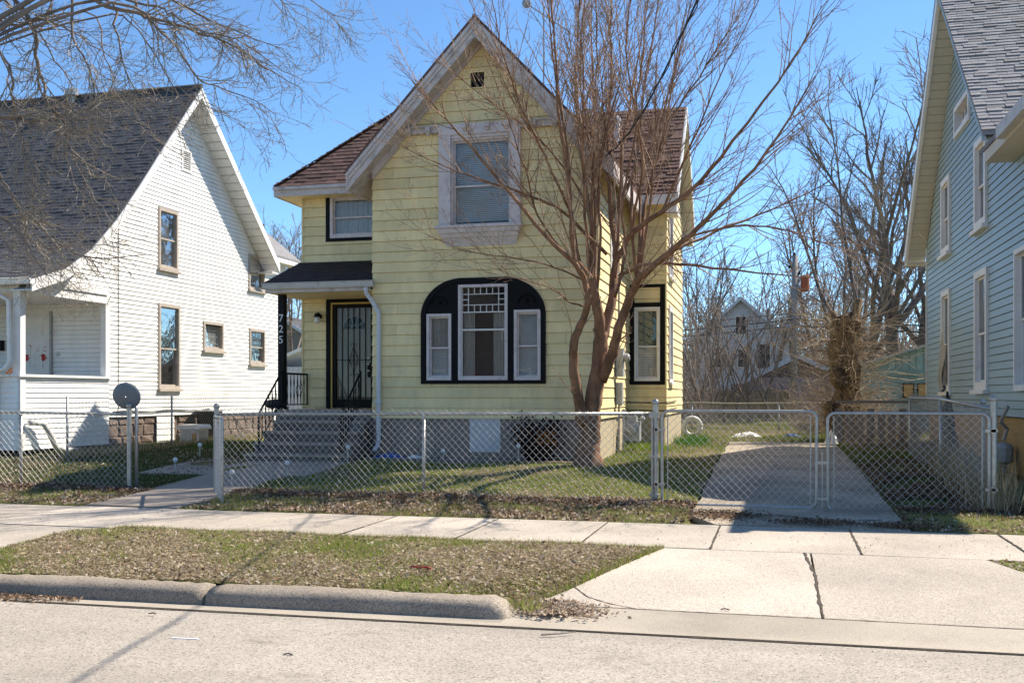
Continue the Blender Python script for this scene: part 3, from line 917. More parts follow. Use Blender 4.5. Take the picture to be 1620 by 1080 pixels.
siding(F223, [(-2.974, 1.05), (-2.18, 1.05), (-2.18, 5.85), (-2.974, 5.85)], 1.045, EX, [RW], yh, 'yellow', reveal=0.0068, tmax=0.024, seed=5)
S1, S2 = (22.95, 23.75, 1.78, 3.45), (22.95, 23.75, 4.15, 5.75)
siding(E2, [(22.3, 1.05), (26.7, 1.05), (26.7, 5.85), (24.5, 8.0), (22.3, 5.85)], 1.045, EX, [S1, S2], yh, 'yellow', reveal=0.0068, tmax=0.024, joints=1, seed=6)
one(lambda mb: (mb.box(-2.975, -2.945, 17.975, 18.04, 1.05, 5.72), mb.box(-2.181, -2.15, 22.275, 22.34, 1.05, 5.85), mb.box(-9.43, -9.39, 19.37, 19.43, 1.21, 5.64)), 'corner_board', 'yellow', yh)

# --- arched three-part window surround
def arch_top(a):
    l, r, zs, zt, w = -6.305, -3.917, 2.95, 3.66, 0.80
    d = min(a - l, r - a)
    if d >= w: return zt
    q = 1 - d / w
    return zs + (zt - zs) * math.sqrt(max(0, 1 - q * q))
def arch(mb):
    cuts = [-6.305] + [w for o in WIN for w in o[:2]] + [-3.917]
    for i in range(len(cuts) - 1):
        n = 14
        for j in range(n):
            a0 = cuts[i] + (cuts[i + 1] - cuts[i]) * j / n; a1 = cuts[i] + (cuts[i + 1] - cuts[i]) * (j + 1) / n
            zb = WIN[i // 2][3] if i % 2 == 1 else 1.765
            t0, t1 = arch_top(a0), arch_top(a1)
            zb0 = min(zb, t0); zb1 = min(zb, t1)
            mb.hexa([F18(a0, zb0, 0.04), F18(a1, zb1, 0.04), F18(a1, zb1, -0.02), F18(a0, zb0, -0.02), F18(a0, t0, 0.04), F18(a1, t1, 0.04), F18(a1, t1, -0.02), F18(a0, t0, -0.02)])
    mb.pbox(F18, -6.305, -3.917, 1.70, 1.764, -0.02, 0.055)
sur = one(arch, 'arched_surround', 'black', yh)
def rim(mb):
    pts = []
    n = 60
    for i in range(n + 1):
        a = -6.305 + 2.388 * (0.5 - 0.5 * math.cos(math.pi * i / n)); pts.append((a, arch_top(a)))
    pts = [(-6.305, 1.77)] + pts + [(-3.917, 1.77)]
    inner = [(-5.11 + (a + 5.11) * 0.93, 1.77 + (z - 1.77) * 0.962) for a, z in pts]
    b = len(mb.v)
    for (a, z), (c, w) in zip(pts, inner):
        mb.v += [F18(a, z, 0.041), F18(a, z, 0.062), F18(c, w, 0.062), F18(c, w, 0.041)]
    for i in range(len(pts) - 1):
        for j in range(3):
            mb.f.append((b + 4 * i + j, b + 4 * i + j + 1, b + 4 * i + 5 + j, b + 4 * i + 4 + j))
one(rim, 'arch_moulding', 'black', sur)
def orn(mb):
    for c in (-5.95, -4.27):
        for k in range(9):
            a = math.pi * (k / 8)
            mb.ball(F18(c + 0.15 * math.cos(a), 3.20 + 0.12 * math.sin(a), 0.042), 0.025, 6)
        mb.ball(F18(c, 3.22, 0.042), 0.05, 8)
one(orn, 'carved_ornament', 'black', sur)
dh_window(yh, F18, *WIN[0], 'mauve_trim', 0.05, 0.48, back='blind', proud=0.052, back2='curtain', depth=0.09)
dh_window(yh, F18, *WIN[2], 'mauve_trim', 0.05, 0.48, back='blind', proud=0.052, depth=0.09)
# centre: fixed light with a small-paned transom
a0, a1, z0, z1 = WIN[1]
fr = pbx('window', 'mauve_trim', yh, F18, (a0, a0 + 0.05, z0, z1, -0.13, 0.055), (a1 - 0.05, a1, z0, z1, -0.13, 0.055), (a0 + 0.05, a1 - 0.05, z0, z0 + 0.075, -0.13, 0.055), (a0 + 0.05, a1 - 0.05, z1 - 0.05, z1, -0.13, 0.055))
fr['label'] = 'tall middle window with small square panes along its top'
zt = z1 - 0.50; zm = 2.70
pbx('sash', 'white_trim', fr, F18, (a0 + 0.05, a1 - 0.05, zt - 0.02, zt, -0.035, 0.015), (a0 + 0.05, a1 - 0.05, zm - 0.016, zm + 0.016, -0.035, 0.012), (a0 + 0.05, a0 + 0.068, z0 + 0.075, z1 - 0.05, -0.035, 0.01), (a1 - 0.068, a1 - 0.05, z0 + 0.075, z1 - 0.05, -0.035, 0.01))
bars = MB()
b0, b1, q0, q1 = a0 + 0.068, a1 - 0.068, zt, z1 - 0.05
cw_ = (b1 - b0) / 7
rows_ = [q0, q0 + 0.125, q1 - 0.125, q1]
for z in rows_[1:3]:
    bars.pbox(F18, b0, b1, z - 0.007, z + 0.007, -0.028, 0.006)
bars.pbox(F18, b0, b0 + cw_, (q0 + q1) / 2 - 0.007, (q0 + q1) / 2 + 0.007, -0.028, 0.004)
bars.pbox(F18, b1 - cw_, b1, (q0 + q1) / 2 - 0.007, (q0 + q1) / 2 + 0.007, -0.028, 0.004)
for i in range(1, 7):
    for (u, v) in ((rows_[0], rows_[1]), (rows_[2], rows_[3])):
        bars.pbox(F18, b0 + cw_ * i - 0.006, b0 + cw_ * i + 0.006, u, v, -0.028, 0.0045)
for x in (b0 + cw_, b1 - cw_):
    bars.pbox(F18, x - 0.007, x + 0.007, rows_[1], rows_[2], -0.028, 0.0045)
bars.build('glazing_bar', 'white_trim', fr)
for i in range(7):
    for (u, v) in ((rows_[0], rows_[1]), (rows_[2], rows_[3])):
        pbx('pane', 'glass', fr, F18, (b0 + cw_ * i + 0.006, b0 + cw_ * (i + 1) - 0.006, u + 0.007, v - 0.007, -0.018, -0.014))
for x in (b0, b1 - cw_):
    for (u, v) in ((rows_[1], (q0 + q1) / 2), ((q0 + q1) / 2, rows_[2])):
        pbx('pane', 'glass', fr, F18, (x + 0.006, x + cw_ - 0.006, u + 0.007, v - 0.007, -0.018, -0.014))
pbx('pane', 'glass', fr, F18, (b0 + cw_ + 0.007, b1 - cw_ - 0.007, rows_[1] + 0.007, rows_[2] - 0.007, -0.018, -0.014))
pbx('pane', 'glass', fr, F18, (b0, b1, zm + 0.016, zt - 0.02, -0.022, -0.018))
pbx('pane', 'glass', fr, F18, (b0, b1, z0 + 0.075, zm - 0.016, -0.03, -0.026))
for (u, v) in ((b0, b0 + 0.22), (b1 - 0.24, b1)):
    m3 = MB(); n = 14; vv = []
    for z in (z0 + 0.08, zt - 0.02):
        for i in range(n + 1):
            vv.append(F18(u + (v - u) * i / n, z, -0.10 + 0.018 * math.sin(i * 1.9)))
    m3.add(vv, [(i, i + 1, n + 2 + i, n + 1 + i) for i in range(n)]); m3.build('curtain', 'curtain', fr)
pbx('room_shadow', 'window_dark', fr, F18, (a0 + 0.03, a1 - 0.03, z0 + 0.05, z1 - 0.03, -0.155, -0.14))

# --- upper front window with deep casing and flared apron
uw = dh_window(yh, F18, *UPW, 'mauve_trim', 0.035, 0.46, back='blind', proud=0.06, depth=0.10, label='upper front window with closed blinds and wide weathered casing', backfrom=0.05)
pbx('casing', 'mauve_trim', uw, F18, (-5.935, -5.707, 4.62, 6.30, -0.02, 0.11), (-4.563, -4.375, 4.62, 6.30, -0.02, 0.11), (-5.935, -4.375, 6.302, 6.50, -0.02, 0.12), (-5.705, -4.565, 6.242, 6.30, -0.02, 0.09))
pbx('sill', 'mauve_trim', uw, F18, (-5.98, -4.33, 4.565, 4.615, -0.02, 0.24))
def apr(mb):
    prof = [(4.562, 0.21), (4.48, 0.19), (4.47, 0.165), (4.40, 0.13), (4.39, 0.10), (4.30, 0.05), (4.25, 0.035)]
    vs_ = []
    for z, n in prof:
        t = (4.562 - z) / 0.31
        l, r = -5.95 + 0.14 * t, -4.36 - 0.12 * t
        vs_ += [F18(l, z, n), F18(r, z, n), F18(l, z, -0.01), F18(r, z, -0.01)]
    m = len(prof)
    fs = []
    for i in range(m - 1):
        a, b = 4 * i, 4 * i + 4
        fs += [(a, a + 1, b + 1, b), (a + 2, a, b, b + 2), (a + 1, a + 3, b + 3, b + 1)]
    fs += [(0, 1, 3, 2), (4 * m - 4, 4 * m - 2, 4 * m - 1, 4 * m - 3)]
    mb.add(vs_, fs)
one(apr, 'apron', 'mauve_trim', uw)
pbx('attic_vent', 'black', yh, F18, (VENT[0], VENT[1], VENT[2], VENT[3], -0.08, -0.06))
pbx('vent_slat', 'black', yh, F18, ((VENT[0] + VENT[1]) / 2 - 0.012, (VENT[0] + VENT[1]) / 2 + 0.012, VENT[2], VENT[3], -0.05, -0.02))
pbx('vent_frame', 'yellow', yh, F18, (VENT[0] - 0.02, VENT[1] + 0.02, VENT[3], VENT[3] + 0.02, -0.02, 0.03), (VENT[0] - 0.02, VENT[1] + 0.02, VENT[2] - 0.02, VENT[2], -0.02, 0.03))
# cornice band with brackets
pbx('cornice', 'rake', yh, F18, (-6.86, -5.937, 6.37, 6.47, -0.01, 0.10), (-6.86, -5.937, 6.47, 6.50, -0.01, 0.14))
pbx('cornice', 'rake', yh, F18, (-4.373, -3.40, 6.37, 6.47, -0.01, 0.10), (-4.373, -3.40, 6.47, 6.50, -0.01, 0.14))
for x in (-6.52, -6.13, -5.42, -4.98, -4.62, -4.12, -3.72):
    top = 6.46 if not -5.94 < x < -4.37 else 6.49
    one(lambda mb: (mb.pbox(F18, x - 0.045, x + 0.045, top - 0.09, top, 0.101 if not -5.94 < x < -4.37 else 0.121, 0.20), mb.pbox(F18, x - 0.03, x + 0.03, top - 0.14, top - 0.091, 0.101 if not -5.94 < x < -4.37 else 0.121, 0.16)), 'bracket', 'rake', yh)

# --- main roof: two slopes, barge boards with crown mould, soffits
PK, SL = (-5.13, 8.36), 1.068
def zr(x): return PK[1] - SL * abs(x - PK[0])
for sgn in (-1, 1):
    xe = PK[0] + sgn * 2.50
    mb = MB()
    mb.slab([(PK[0], 17.50, PK[1]), (xe, 17.50, zr(xe)), (xe, 26.8, zr(xe)), (PK[0], 26.8, PK[1])], (0, 0, -0.07))
    mb.build('roof', 'brown_shingle', yh)
    nv = Vector((sgn * SL, 0, 1)).normalized()
    mb = MB()          # soffit board under the overhang, front strip and eave strip
    mb.slab([(PK[0], 17.58, PK[1] - 0.36), (xe, 17.58, zr(xe) - 0.36), (xe, 18.0, zr(xe) - 0.36), (PK[0], 18.0, PK[1] - 0.36)], (0, 0, 0.03))
    xi = PK[0] + sgn * 2.15
    mb.slab([(xi, 18.001, zr(xi) - 0.37), (xe, 18.001, zr(xe) - 0.37), (xe, 26.5, zr(xe) - 0.37), (xi, 26.5, zr(xi) - 0.37)], (0, 0, 0.03))
    mb.build('soffit', 'rake', yh)
    # barge board: three stepped mouldings
    for (o0, o1, y0, y1) in ((0.072, 0.16, 17.50, 17.585), (0.161, 0.25, 17.525, 17.585), (0.251, 0.40, 17.55, 17.585)):
        mb = MB()
        c0 = sgn * 0.0
        mb.slab([(PK[0], y0, PK[1] - o0), (xe, y0, zr(xe) - o0), (xe, y0, zr(xe) - o1), (PK[0], y0, PK[1] - o1)], (0, y1 - y0, 0))
        mb.build('barge_board', 'rake', yh)
    mb = MB()          # bed mould on the wall under the rake
    x0_, x1_ = PK[0] + sgn * 1.62, PK[0] + sgn * 2.14
    mb.slab([(x0_, 17.9, zr(x0_) - 0.36), (x1_, 17.9, zr(x1_) - 0.36), (x1_, 17.9, zr(x1_) - 0.50), (x0_, 17.9, zr(x0_) - 0.50)], (0, 0.12, 0))
    mb.slab([(PK[0], 17.93, PK[1] - 0.36), (x0_, 17.93, zr(x0_) - 0.36), (x0_, 17.93, zr(x0_) - 0.44), (PK[0], 17.93, PK[1] - 0.44)], (0, 0.09, 0))
    mb.build('rake_mould', 'rake', yh)
    mb = MB()          # eave fascia and end return
    mb.slab([(xe, 17.50, zr(xe) - 0.07), (xe, 26.7, zr(xe) - 0.07), (xe, 26.7, zr(xe) - 0.38), (xe, 17.55, zr(xe) - 0.38)], (-sgn * 0.03, 0, 0))
    mb.build('fascia', 'rake', yh)

# --- left wing hip roof
EZ, EY, EXL = 5.76, 18.95, -9.83
ap = (-7.05, 21.73, 8.54)
def hip(mb):
    A, B, C, D = (EXL, EY, EZ), (-5.6, EY, EZ), (EXL, 24.5, EZ), ap
    Bt = (-5.6, 21.73, 8.54)
    mb.slab([A, B, Bt, D], (0, 0, -0.05)); mb.slab([C, A, D], (0, 0, -0.05)); mb.slab([C, D, Bt, (-5.6, 24.5, EZ)], (0, 0, -0.05))
hr = one(hip, 'roof', 'brown_shingle', yh)
def shingle_mesh(w, h, t, mat, lip=0.02):
    me = bpy.data.meshes.new('shingle')
    # local: x across, y up the slope, z out
    vs_ = [(0, 0, 0.004), (w, 0, 0.004), (w, h, 0.001), (0, h, 0.001), (0, 0, t), (w, 0, t), (w, h, t * 0.35), (0, h, t * 0.35)]
    me.from_pydata(vs_, [], [(0, 3, 2, 1), (4, 5, 6, 7), (0, 1, 5, 4), (1, 2, 6, 5), (2, 3, 7, 6), (3, 0, 4, 7)])
    me.materials.append(M[mat])
    return me
def shingle(me, parent, origin, ux, uy, name='shingle'):
    ux, uy = Vector(ux).normalized(), Vector(uy).normalized()
    uz = ux.cross(uy)
    o = bpy.data.objects.new(name, me)
    COL.objects.link(o); o.parent = parent
    m = Matrix((ux, uy, uz)).transposed().to_4x4()
    m.translation = Vector(origin) - ORG[parent.name]
    o.matrix_local = m
    return o
rng = random.Random(12)
shm = [shingle_mesh(w, 0.19, t, 'brown_shingle') for w, t in ((0.30, 0.022), (0.24, 0.03), (0.34, 0.026))]
sl = Vector((0, 1, 1)).normalized()
c = 0
while True:
    s_ = 0.135 * c
    z = EZ + s_ * sl.z; y = EY + s_ * sl.y
    if z > 7.5: break
    x = EXL + (z - EZ) - 0.02 + rng.uniform(-0.05, 0.08)
    while x < -6.9 + 0.2:
        if x > PK[0] - (PK[1] - z) / SL + 0.35: break
        me = rng.choice(shm)
        w = me.vertices[1].co.x
        if x + w > EXL + (z - EZ) + 0.02:
            shingle(me, hr, (max(x, EXL + (z - EZ) + 0.0), y - 0.02, z - 0.02 + rng.uniform(0, 0.006)), (1, 0, 0), sl)
        x += w + 0.006
    c += 1
capm = shingle_mesh(0.22, 0.26, 0.03, 'brown_shingle')
hd = Vector((1, 1, 1)).normalized()
for i in range(17):
    p = Vector((EXL, EY, EZ)) + hd * (0.2 * i + 0.02)
    side = Vector((1, -1, 0)).normalized()
    shingle(capm, hr, tuple(p - side * 0.11 + Vector((0, 0, 0.015))), side, hd, 'hip_cap')
# unseen gable on the wing's left flank, added to cast a triangular shadow
one(lambda mb: (mb.slab([(-10.02, 22.2, 7.22), (-10.02, 20.72, 5.74), (-7.9, 20.72, 5.74), (-8.2, 22.2, 7.22)], (0, 0, -0.06)), mb.slab([(-10.02, 22.2, 7.22), (-10.02, 23.68, 5.74), (-7.9, 23.68, 5.74), (-8.2, 22.2, 7.22)], (0, 0, -0.06))), 'shadow_gable_roof', 'brown_shingle', yh)
one(lambda mb: mb.slab([(-9.7, 20.9, 5.6), (-9.7, 23.5, 5.6), (-9.7, 22.2, 6.95)], (1.2, 0, 0)), 'shadow_gable', 'yellow', yh)
pbx('fascia', 'rake', yh, front(EY), (EXL - 0.02, -7.29, EZ - 0.20, EZ - 0.055, -0.03, 0.0), (EXL - 0.02, -7.29, EZ - 0.075, EZ - 0.01, 0.001, 0.05))
one(lambda mb: mb.box(EXL - 0.02, EXL + 0.01, EY + 0.035, 24.5, EZ - 0.20, EZ - 0.055), 'fascia', 'rake', yh)
one(lambda mb: (mb.box(EXL + 0.012, -7.29, EY + 0.031, 19.40, EZ - 0.19, EZ - 0.17), mb.box(EXL + 0.012, -9.405, 19.401, 24.4, EZ - 0.19, EZ - 0.17)), 'soffit', 'yellow', yh)

# --- right wing roof
RY, RZ, EYR, EZR, XR_ = 24.5, 8.37, 21.88, 5.83, -1.9
def rwing(mb):
    xv0, xv1 = -5.13, -2.6
    mb.slab([(xv1 - 1.6, EYR, EZR), (XR_, EYR, EZR), (XR_, RY, RZ), (xv0, RY, RZ)], (0, 0, -0.06))
    mb.slab([(xv1 - 1.6, 27.12, EZR), (XR_, 27.12, EZR), (XR_, RY, RZ), (xv0, RY, RZ)], (0, 0, -0.06))
rw = one(rwing, 'roof', 'brown_shingle', yh)
rmb = MB()
sl2 = Vector((0, RY - EYR, RZ - EZR)); ll = sl2.length; sl2.normalize()
c = 0
while 0.14 * c < ll - 0.05:
    s_ = 0.14 * c; y, z = EYR + sl2.y * s_, EZR + sl2.z * s_
    x = XR_
    while x > max(-4.9, -2.9 - (z - EZR) * 0.95):
        w = rng.uniform(0.18, 0.36); t = rng.uniform(0.012, 0.045); u = rng.uniform(-0.012, 0.012)
        p0 = Vector((x - w, y - 0.02 + u, z - 0.02 + u)); up = sl2 * 0.2; nn = Vector((0, -sl2.z, sl2.y))
        a, b = p0, p0 + Vector((w - 0.012, 0, 0))
        rmb.hexa([tuple(a), tuple(b), tuple(b + up), tuple(a + up), tuple(a + nn * t), tuple(b + nn * t), tuple(b + up + nn * 0.01), tuple(a + up + nn * 0.01)])
        x -= w
    c += 1
o = rmb.build('shingles', 'brown_shingle', rw); o['kind'] = 'stuff'
one(lambda mb: mb.box(-2.97, XR_ + 0.01, EYR - 0.04, EYR - 0.012, EZR - 0.24, EZR - 0.03), 'fascia', 'white_trim', yh)
for (ya_, yb_) in ((EYR, RY), (27.12, RY)):
    mb = MB()
    mb.slab([(XR_ + 0.001, ya_, EZR), (XR_ + 0.001, yb_, RZ), (XR_ + 0.001, yb_, RZ - 0.24), (XR_ + 0.001, ya_, EZR - 0.24)], (0.035, 0, 0))
    mb.build('barge_board', 'white_trim', yh)
    mb = MB()
    mb.slab([(XR_, ya_, EZR - 0.2), (XR_, yb_, RZ - 0.2), (-2.18, yb_, RZ - 0.2), (-2.18, ya_, EZR - 0.2)], (0, 0, 0.02))
    mb.build('soffit', 'beige_soffit', yh)
one(lambda mb: (mb.box(-2.148, XR_ - 0.002, 21.92, 22.62, EZR - 0.42, EZR - 0.25), mb.box(-2.148, XR_ - 0.002, 26.4, 27.1, EZR - 0.42, EZR - 0.25)), 'eave_return', 'white_trim', yh)
one(lambda mb: mb.box(-2.97, -2.16, EYR - 0.01, 22.29, EZR - 0.20, EZR - 0.18), 'soffit', 'yellow', yh)

# --- windows on the wing and side walls
dh_window(yh, F194, *LUW, 'mauve_trim', 0.06, 0.47, back='curtain', proud=0.045, depth=0.09, label='small upper window above the porch roof with black surround', back2='curtain')
pbx('window_surround', 'black', yh, F194, (-8.885, -8.787, 4.66, 5.70, -0.01, 0.035), (-8.785, -7.30, 5.602, 5.70, -0.01, 0.035), (-8.785, -7.30, 4.66, 4.728, -0.01, 0.035))
dh_window(yh, F223, *RW, 'white_trim', 0.05, 0.46, back='blind', back2='green_shade', proud=0.05, depth=0.09, label='side wing window with green shade above and black surround')
pbx('window_surround', 'black', yh, F223, (-2.965, -2.857, 1.72, 3.92, -0.01, 0.034), (-2.293, -2.185, 1.72, 3.92, -0.01, 0.034), (-2.857, -2.293, 1.72, 1.798, -0.01, 0.034), (-2.857, -2.293, 3.422, 3.52, -0.01, 0.034), (-2.857, -2.293, 3.85, 3.92, -0.01, 0.034))
dh_window(yh, E1, *SUW, 'white_trim', 0.06, 0.5, back='blind', proud=0.045, casing='white_trim', cw=0.08, sill='white_trim')
dh_window(yh, E2, *S1, 'white_trim', 0.06, 0.5, back='none', proud=0.045, casing='rake', cw=0.07, sill='white_trim')
dh_window(yh, E2, *S2, 'white_trim', 0.06, 0.5, back='none', proud=0.045, casing='rake', cw=0.07, sill='white_trim')

# --- front door behind a barred security door
a0, a1, z0, z1 = DOOR
dr = pbx('door', 'door_grey', yh, F194, (a0 + 0.13, a1 - 0.10, z0 + 0.03, z1 - 0.12, -0.12, -0.08)); dr['label'] = 'grey front door with fanlight behind a black barred security door'
pbx('door_trim', 'black', yh, F194, (a0 - 0.075, a0 + 0.025, z0, z1 + 0.10, -0.02, 0.04), (a0 + 0.026, a1 + 0.1, z1 - 0.02, z1 + 0.10, -0.02, 0.04), (a1 - 0.02, a1 + 0.1, z0, z1 - 0.021, -0.02, 0.04))
pbx('door_jamb', 'yellow_jamb', yh, F194, (a0 + 0.026, a0 + 0.055, z0, z1 - 0.021, -0.12, 0.03), (a0 + 0.056, a1 - 0.021, z1 - 0.055, z1 - 0.021, -0.12, 0.03), (a1 - 0.055, a1 - 0.021, z0, z1 - 0.056, -0.12, 0.03))
s0, s1, t0, t1 = a0 + 0.06, a0 + 0.97, z0 + 0.02, z1 - 0.06
sd = pbx('security_door', 'iron', yh, F194, (s0, s0 + 0.07, t0, t1, -0.05, 0.0), (s1 - 0.07, s1, t0, t1, -0.05, 0.0), (s0 + 0.07, s1 - 0.07, t0, t0 + 0.17, -0.05, 0.0), (s0 + 0.07, s1 - 0.07, t1 - 0.07, t1, -0.05, 0.0))
for k in range(1, 6):
    x = s0 + 0.07 + (s1 - s0 - 0.14) * k / 6
    pbx('bar', 'iron', sd, F194, (x - 0.007, x + 0.007, t0 + 0.17, t1 - 0.07, -0.034, -0.02))
pbx('cross_bar', 'iron', sd, F194, (s0 + 0.07, s1 - 0.07, t0 + 0.97, t0 + 0.985, -0.036, -0.018), (s0 + 0.07, s1 - 0.07, t0 + 0.20, t0 + 0.215, -0.036, -0.018))
mb = MB(); xc = (s0 + s1) / 2; zc = t0 + 0.98
for pts in ([(0, 0.27), (0.10, 0), (0, -0.27), (-0.10, 0), (0, 0.27)],):
    mb.tube([F194(xc + x, zc + z, -0.015) for x, z in pts], 0.007, 5)
for sx in (-1, 1):
    for sz in (-1, 1):
        cen = (xc + sx * 0.04, zc + sz * 0.31)
        mb.tube([F194(cen[0] + 0.035 * math.cos(t) * (1 - t / 9), cen[1] + 0.035 * math.sin(t) * (1 - t / 9), -0.015) for t in np.linspace(0, 5, 12)], 0.005, 4)
        cen = (xc + sx * 0.035, zc + sz * 0.07)
        mb.tube([F194(cen[0] + 0.03 * math.cos(t), cen[1] + 0.03 * math.sin(t), -0.015) for t in np.linspace(0, 5.5, 12)], 0.005, 4)
mb.build('scrollwork', 'iron', sd)
pbx('screen', 'screen_glass', sd, F194, (s0 + 0.07, s1 - 0.07, t0 + 0.17, t1 - 0.07, -0.048, -0.045))
pbx('lock_plate', 'iron', sd, F194, (s1 - 0.135, s1 - 0.065, t0 + 0.62, t0 + 0.92, -0.03, 0.012))
for z in (0.98, 0.86, 0.72):
    mb = MB(); mb.ball(F194(s1 - 0.10, t0 + z + 0.03, 0.035), 0.032, 10); mb.build('knob', 'brass', sd, smooth=True)
# fanlight in the inner door
mb = MB(); c_, zc = xc - 0.0, z1 - 0.56
n = 16
fan = [F194(c_ + 0.26 * math.cos(math.pi * i / n), zc + 0.26 * math.sin(math.pi * i / n), -0.072) for i in range(n + 1)]
mb.slab(fan, (0, 0.004, 0)); mb.build('fanlight', 'window_dark', dr)
mb = MB()
mb.tube(fan, 0.012, 5)
for k in range(1, 5):
    a = math.pi * k / 5
    mb.tube([F194(c_ + 0.07 * math.cos(a), zc + 0.07 * math.sin(a), -0.066), F194(c_ + 0.26 * math.cos(a), zc + 0.26 * math.sin(a), -0.066)], 0.009, 4)
mb.tube([F194(c_ + 0.07 * math.cos(math.pi * i / 8), zc + 0.07 * math.sin(math.pi * i / 8), -0.066) for i in range(9)], 0.009, 4)
mb.build('fanlight_bar', 'white_trim', dr)
# wall lamp
def lamp(mb):
    mb.tube([F194(-9.02, 3.17, 0.02), F194(-9.02, 3.19, 0.10), F194(-9.02, 3.17, 0.14)], 0.014, 6)
    mb.lathe((F194(-9.02, 3.10, 0.14)), [(0.02, 0.085), (0.06, 0.07), (0.07, 0.0), (0.03, -0.005)], 10)
    mb.lathe(F194(-9.02, 3.12, 0.012), [(0.05, -0.02), (0.05, 0.01)], 10, 'y')
wl_ = one(lamp, 'wall_lamp', 'black', yh)
one(lambda mb: mb.lathe(F194(-9.02, 2.98, 0.14), [(0.045, 0.0), (0.058, 0.02), (0.055, 0.12), (0.03, 0.125)], 10), 'lamp_glass', 'bulb', wl_, smooth=True)

# --- porch: slab, steps, roof, post, railings, gutter, downspout
one(lambda mb: mb.box(-9.42, -7.29, 18.13, 19.38, 1.14, 1.205), 'porch_floor', 'tread', yh)
one(lambda mb: mb.box(-9.39, -7.31, 18.15, 18.199, 0.2, 1.139), 'riser', 'steps', yh)
one(lambda mb: mb.box(-9.38, -7.29, 18.2, 19.38, 0.15, 1.139), 'porch_base', 'concrete_wall', yh)
for k in range(4):
    z = 1.205 - 0.2 * (k + 1); y = 18.13 - 0.28 * (k + 1)
    xl = -9.30 - 0.05 * k
    sp0 = one(lambda mb: mb.box(xl - 0.015, -7.405, y, 18.125 if k == 0 else 18.13 - 0.28 * k + 0.0245, z - 0.049, z), 'step', 'tread', yh)
    one(lambda mb: mb.box(xl, -7.42, y + 0.03, 18.12 if k == 0 else 18.13 - 0.28 * k + 0.024, 0.12, z - 0.05), 'riser', 'steps', sp0)
pr = one(lambda mb: mb.slab([(-9.48, 17.84, 3.66), (-7.292, 17.84, 3.66), (-7.292, 19.39, 4.24), (-9.48, 19.39, 4.24)], (0, 0, -0.06)), 'porch_roof', 'dark_shingle', yh)
pm = MB(); sl3 = Vector((0, 1.55, 0.58)); l3 = sl3.length; sl3.normalize(); nn = Vector((0, -sl3.z, sl3.y))
c = 0
while 0.13 * c < l3 - 0.08:
    s_ = 0.13 * c; x = -9.48
    while x < -7.30:
        w = min(rng.uniform(0.25, 0.33), -7.295 - x)
        p0 = Vector((x, 17.83 + sl3.y * s_, 3.657 + sl3.z * s_)); t = rng.uniform(0.012, 0.02); q = Vector((w - 0.008, 0, 0)); up = sl3 * 0.16
        pm.hexa([tuple(p) for p in (p0, p0 + q, p0 + q + up, p0 + up, p0 + nn * t, p0 + q + nn * t, p0 + q + up + nn * 0.006, p0 + up + nn * 0.006)])
        x += w + 0.001
    c += 1
o = pm.build('shingles', 'dark_shingle', pr); o['kind'] = 'stuff'
one(lambda mb: (mb.box(-9.47, -7.295, 17.87, 17.90, 3.47, 3.598), mb.box(-9.47, -9.44, 17.901, 19.38, 3.47, 3.598), mb.slab([(-9.47, 17.91, 3.60), (-9.47, 19.38, 4.17), (-9.47, 19.38, 3.60)], (0.025, 0, 0))), 'porch_fascia', 'rake', yh)
one(lambda mb: mb.box(-9.439, -7.295, 17.901, 19.38, 3.47, 3.49), 'porch_ceiling', 'yellow', yh)
def gut_prof(mb, x0, x1, y, z):
    pr_ = [(0.0, 0.0), (-0.10, -0.0), (-0.105, 0.012), (-0.085, 0.02), (-0.075, -0.06), (-0.06, -0.10), (0.0, -0.10)]
    mb.slab([(x0, y + a, z + b) for a, b in pr_], (x1 - x0, 0, 0))
one(lambda mb: gut_prof(mb, -9.50, -7.20, 17.868, 3.635), 'gutter', 'gutter', yh)
def dsp(mb):
    pts = [(-7.36, 17.82, 3.53), (-7.36, 17.84, 3.42), (-7.27, 17.90, 3.28), (-7.20, 17.93, 3.15), (-7.14, 17.93, 3.05), (-7.135, 17.93, 2.9), (-7.14, 17.93, 1.4), (-7.145, 17.93, 0.62), (-7.16, 17.90, 0.52), (-7.20, 17.82, 0.44)]
    mb.tube(pts, 0.045, 8)
ds = one(dsp, 'downspout', 'downspout', yh, smooth=False)
one(lambda mb: mb.box(-7.20, -7.08, 17.875, 17.985, 1.34, 1.375), 'strap', 'downspout', ds)
post = one(lambda mb: (mb.box(-9.355, -9.225, 18.17, 18.30, 1.206, 3.469), mb.box(-9.39, -9.19, 18.14, 18.335, 1.2062, 1.26)), 'porch_post', 'iron', yh)

def glyphs(txt, size, mat, parent, locs, ext=0.004, name='house_number'):
    dg = bpy.context.evaluated_depsgraph_get()
    mb = MB()
    for ch, (x, y, z) in zip(txt, locs):
        cu = bpy.data.curves.new('glyph', 'FONT'); cu.body = ch; cu.size = size; cu.extrude = ext; cu.align_x = 'CENTER'; cu.resolution_u = 4
        ob = bpy.data.objects.new('glyph', cu); COL.objects.link(ob)
        bpy.context.view_layer.update()
        dg = bpy.context.evaluated_depsgraph_get()
        me = bpy.data.meshes.new_from_object(ob.evaluated_get(dg))
        mb.add([(x + v.co.x, y - v.co.z, z + v.co.y) for v in me.vertices], [tuple(p.vertices) for p in me.polygons])
        bpy.data.objects.remove(ob, do_unlink=True); bpy.data.curves.remove(cu); bpy.data.meshes.remove(me)
    return mb.build(name, mat, parent)
for ch, z in zip('725', (2.93, 2.72, 2.51)):
    glyphs(ch, 0.21, 'white_plastic', post, [(-9.285, 18.165, z)], name='house_number')

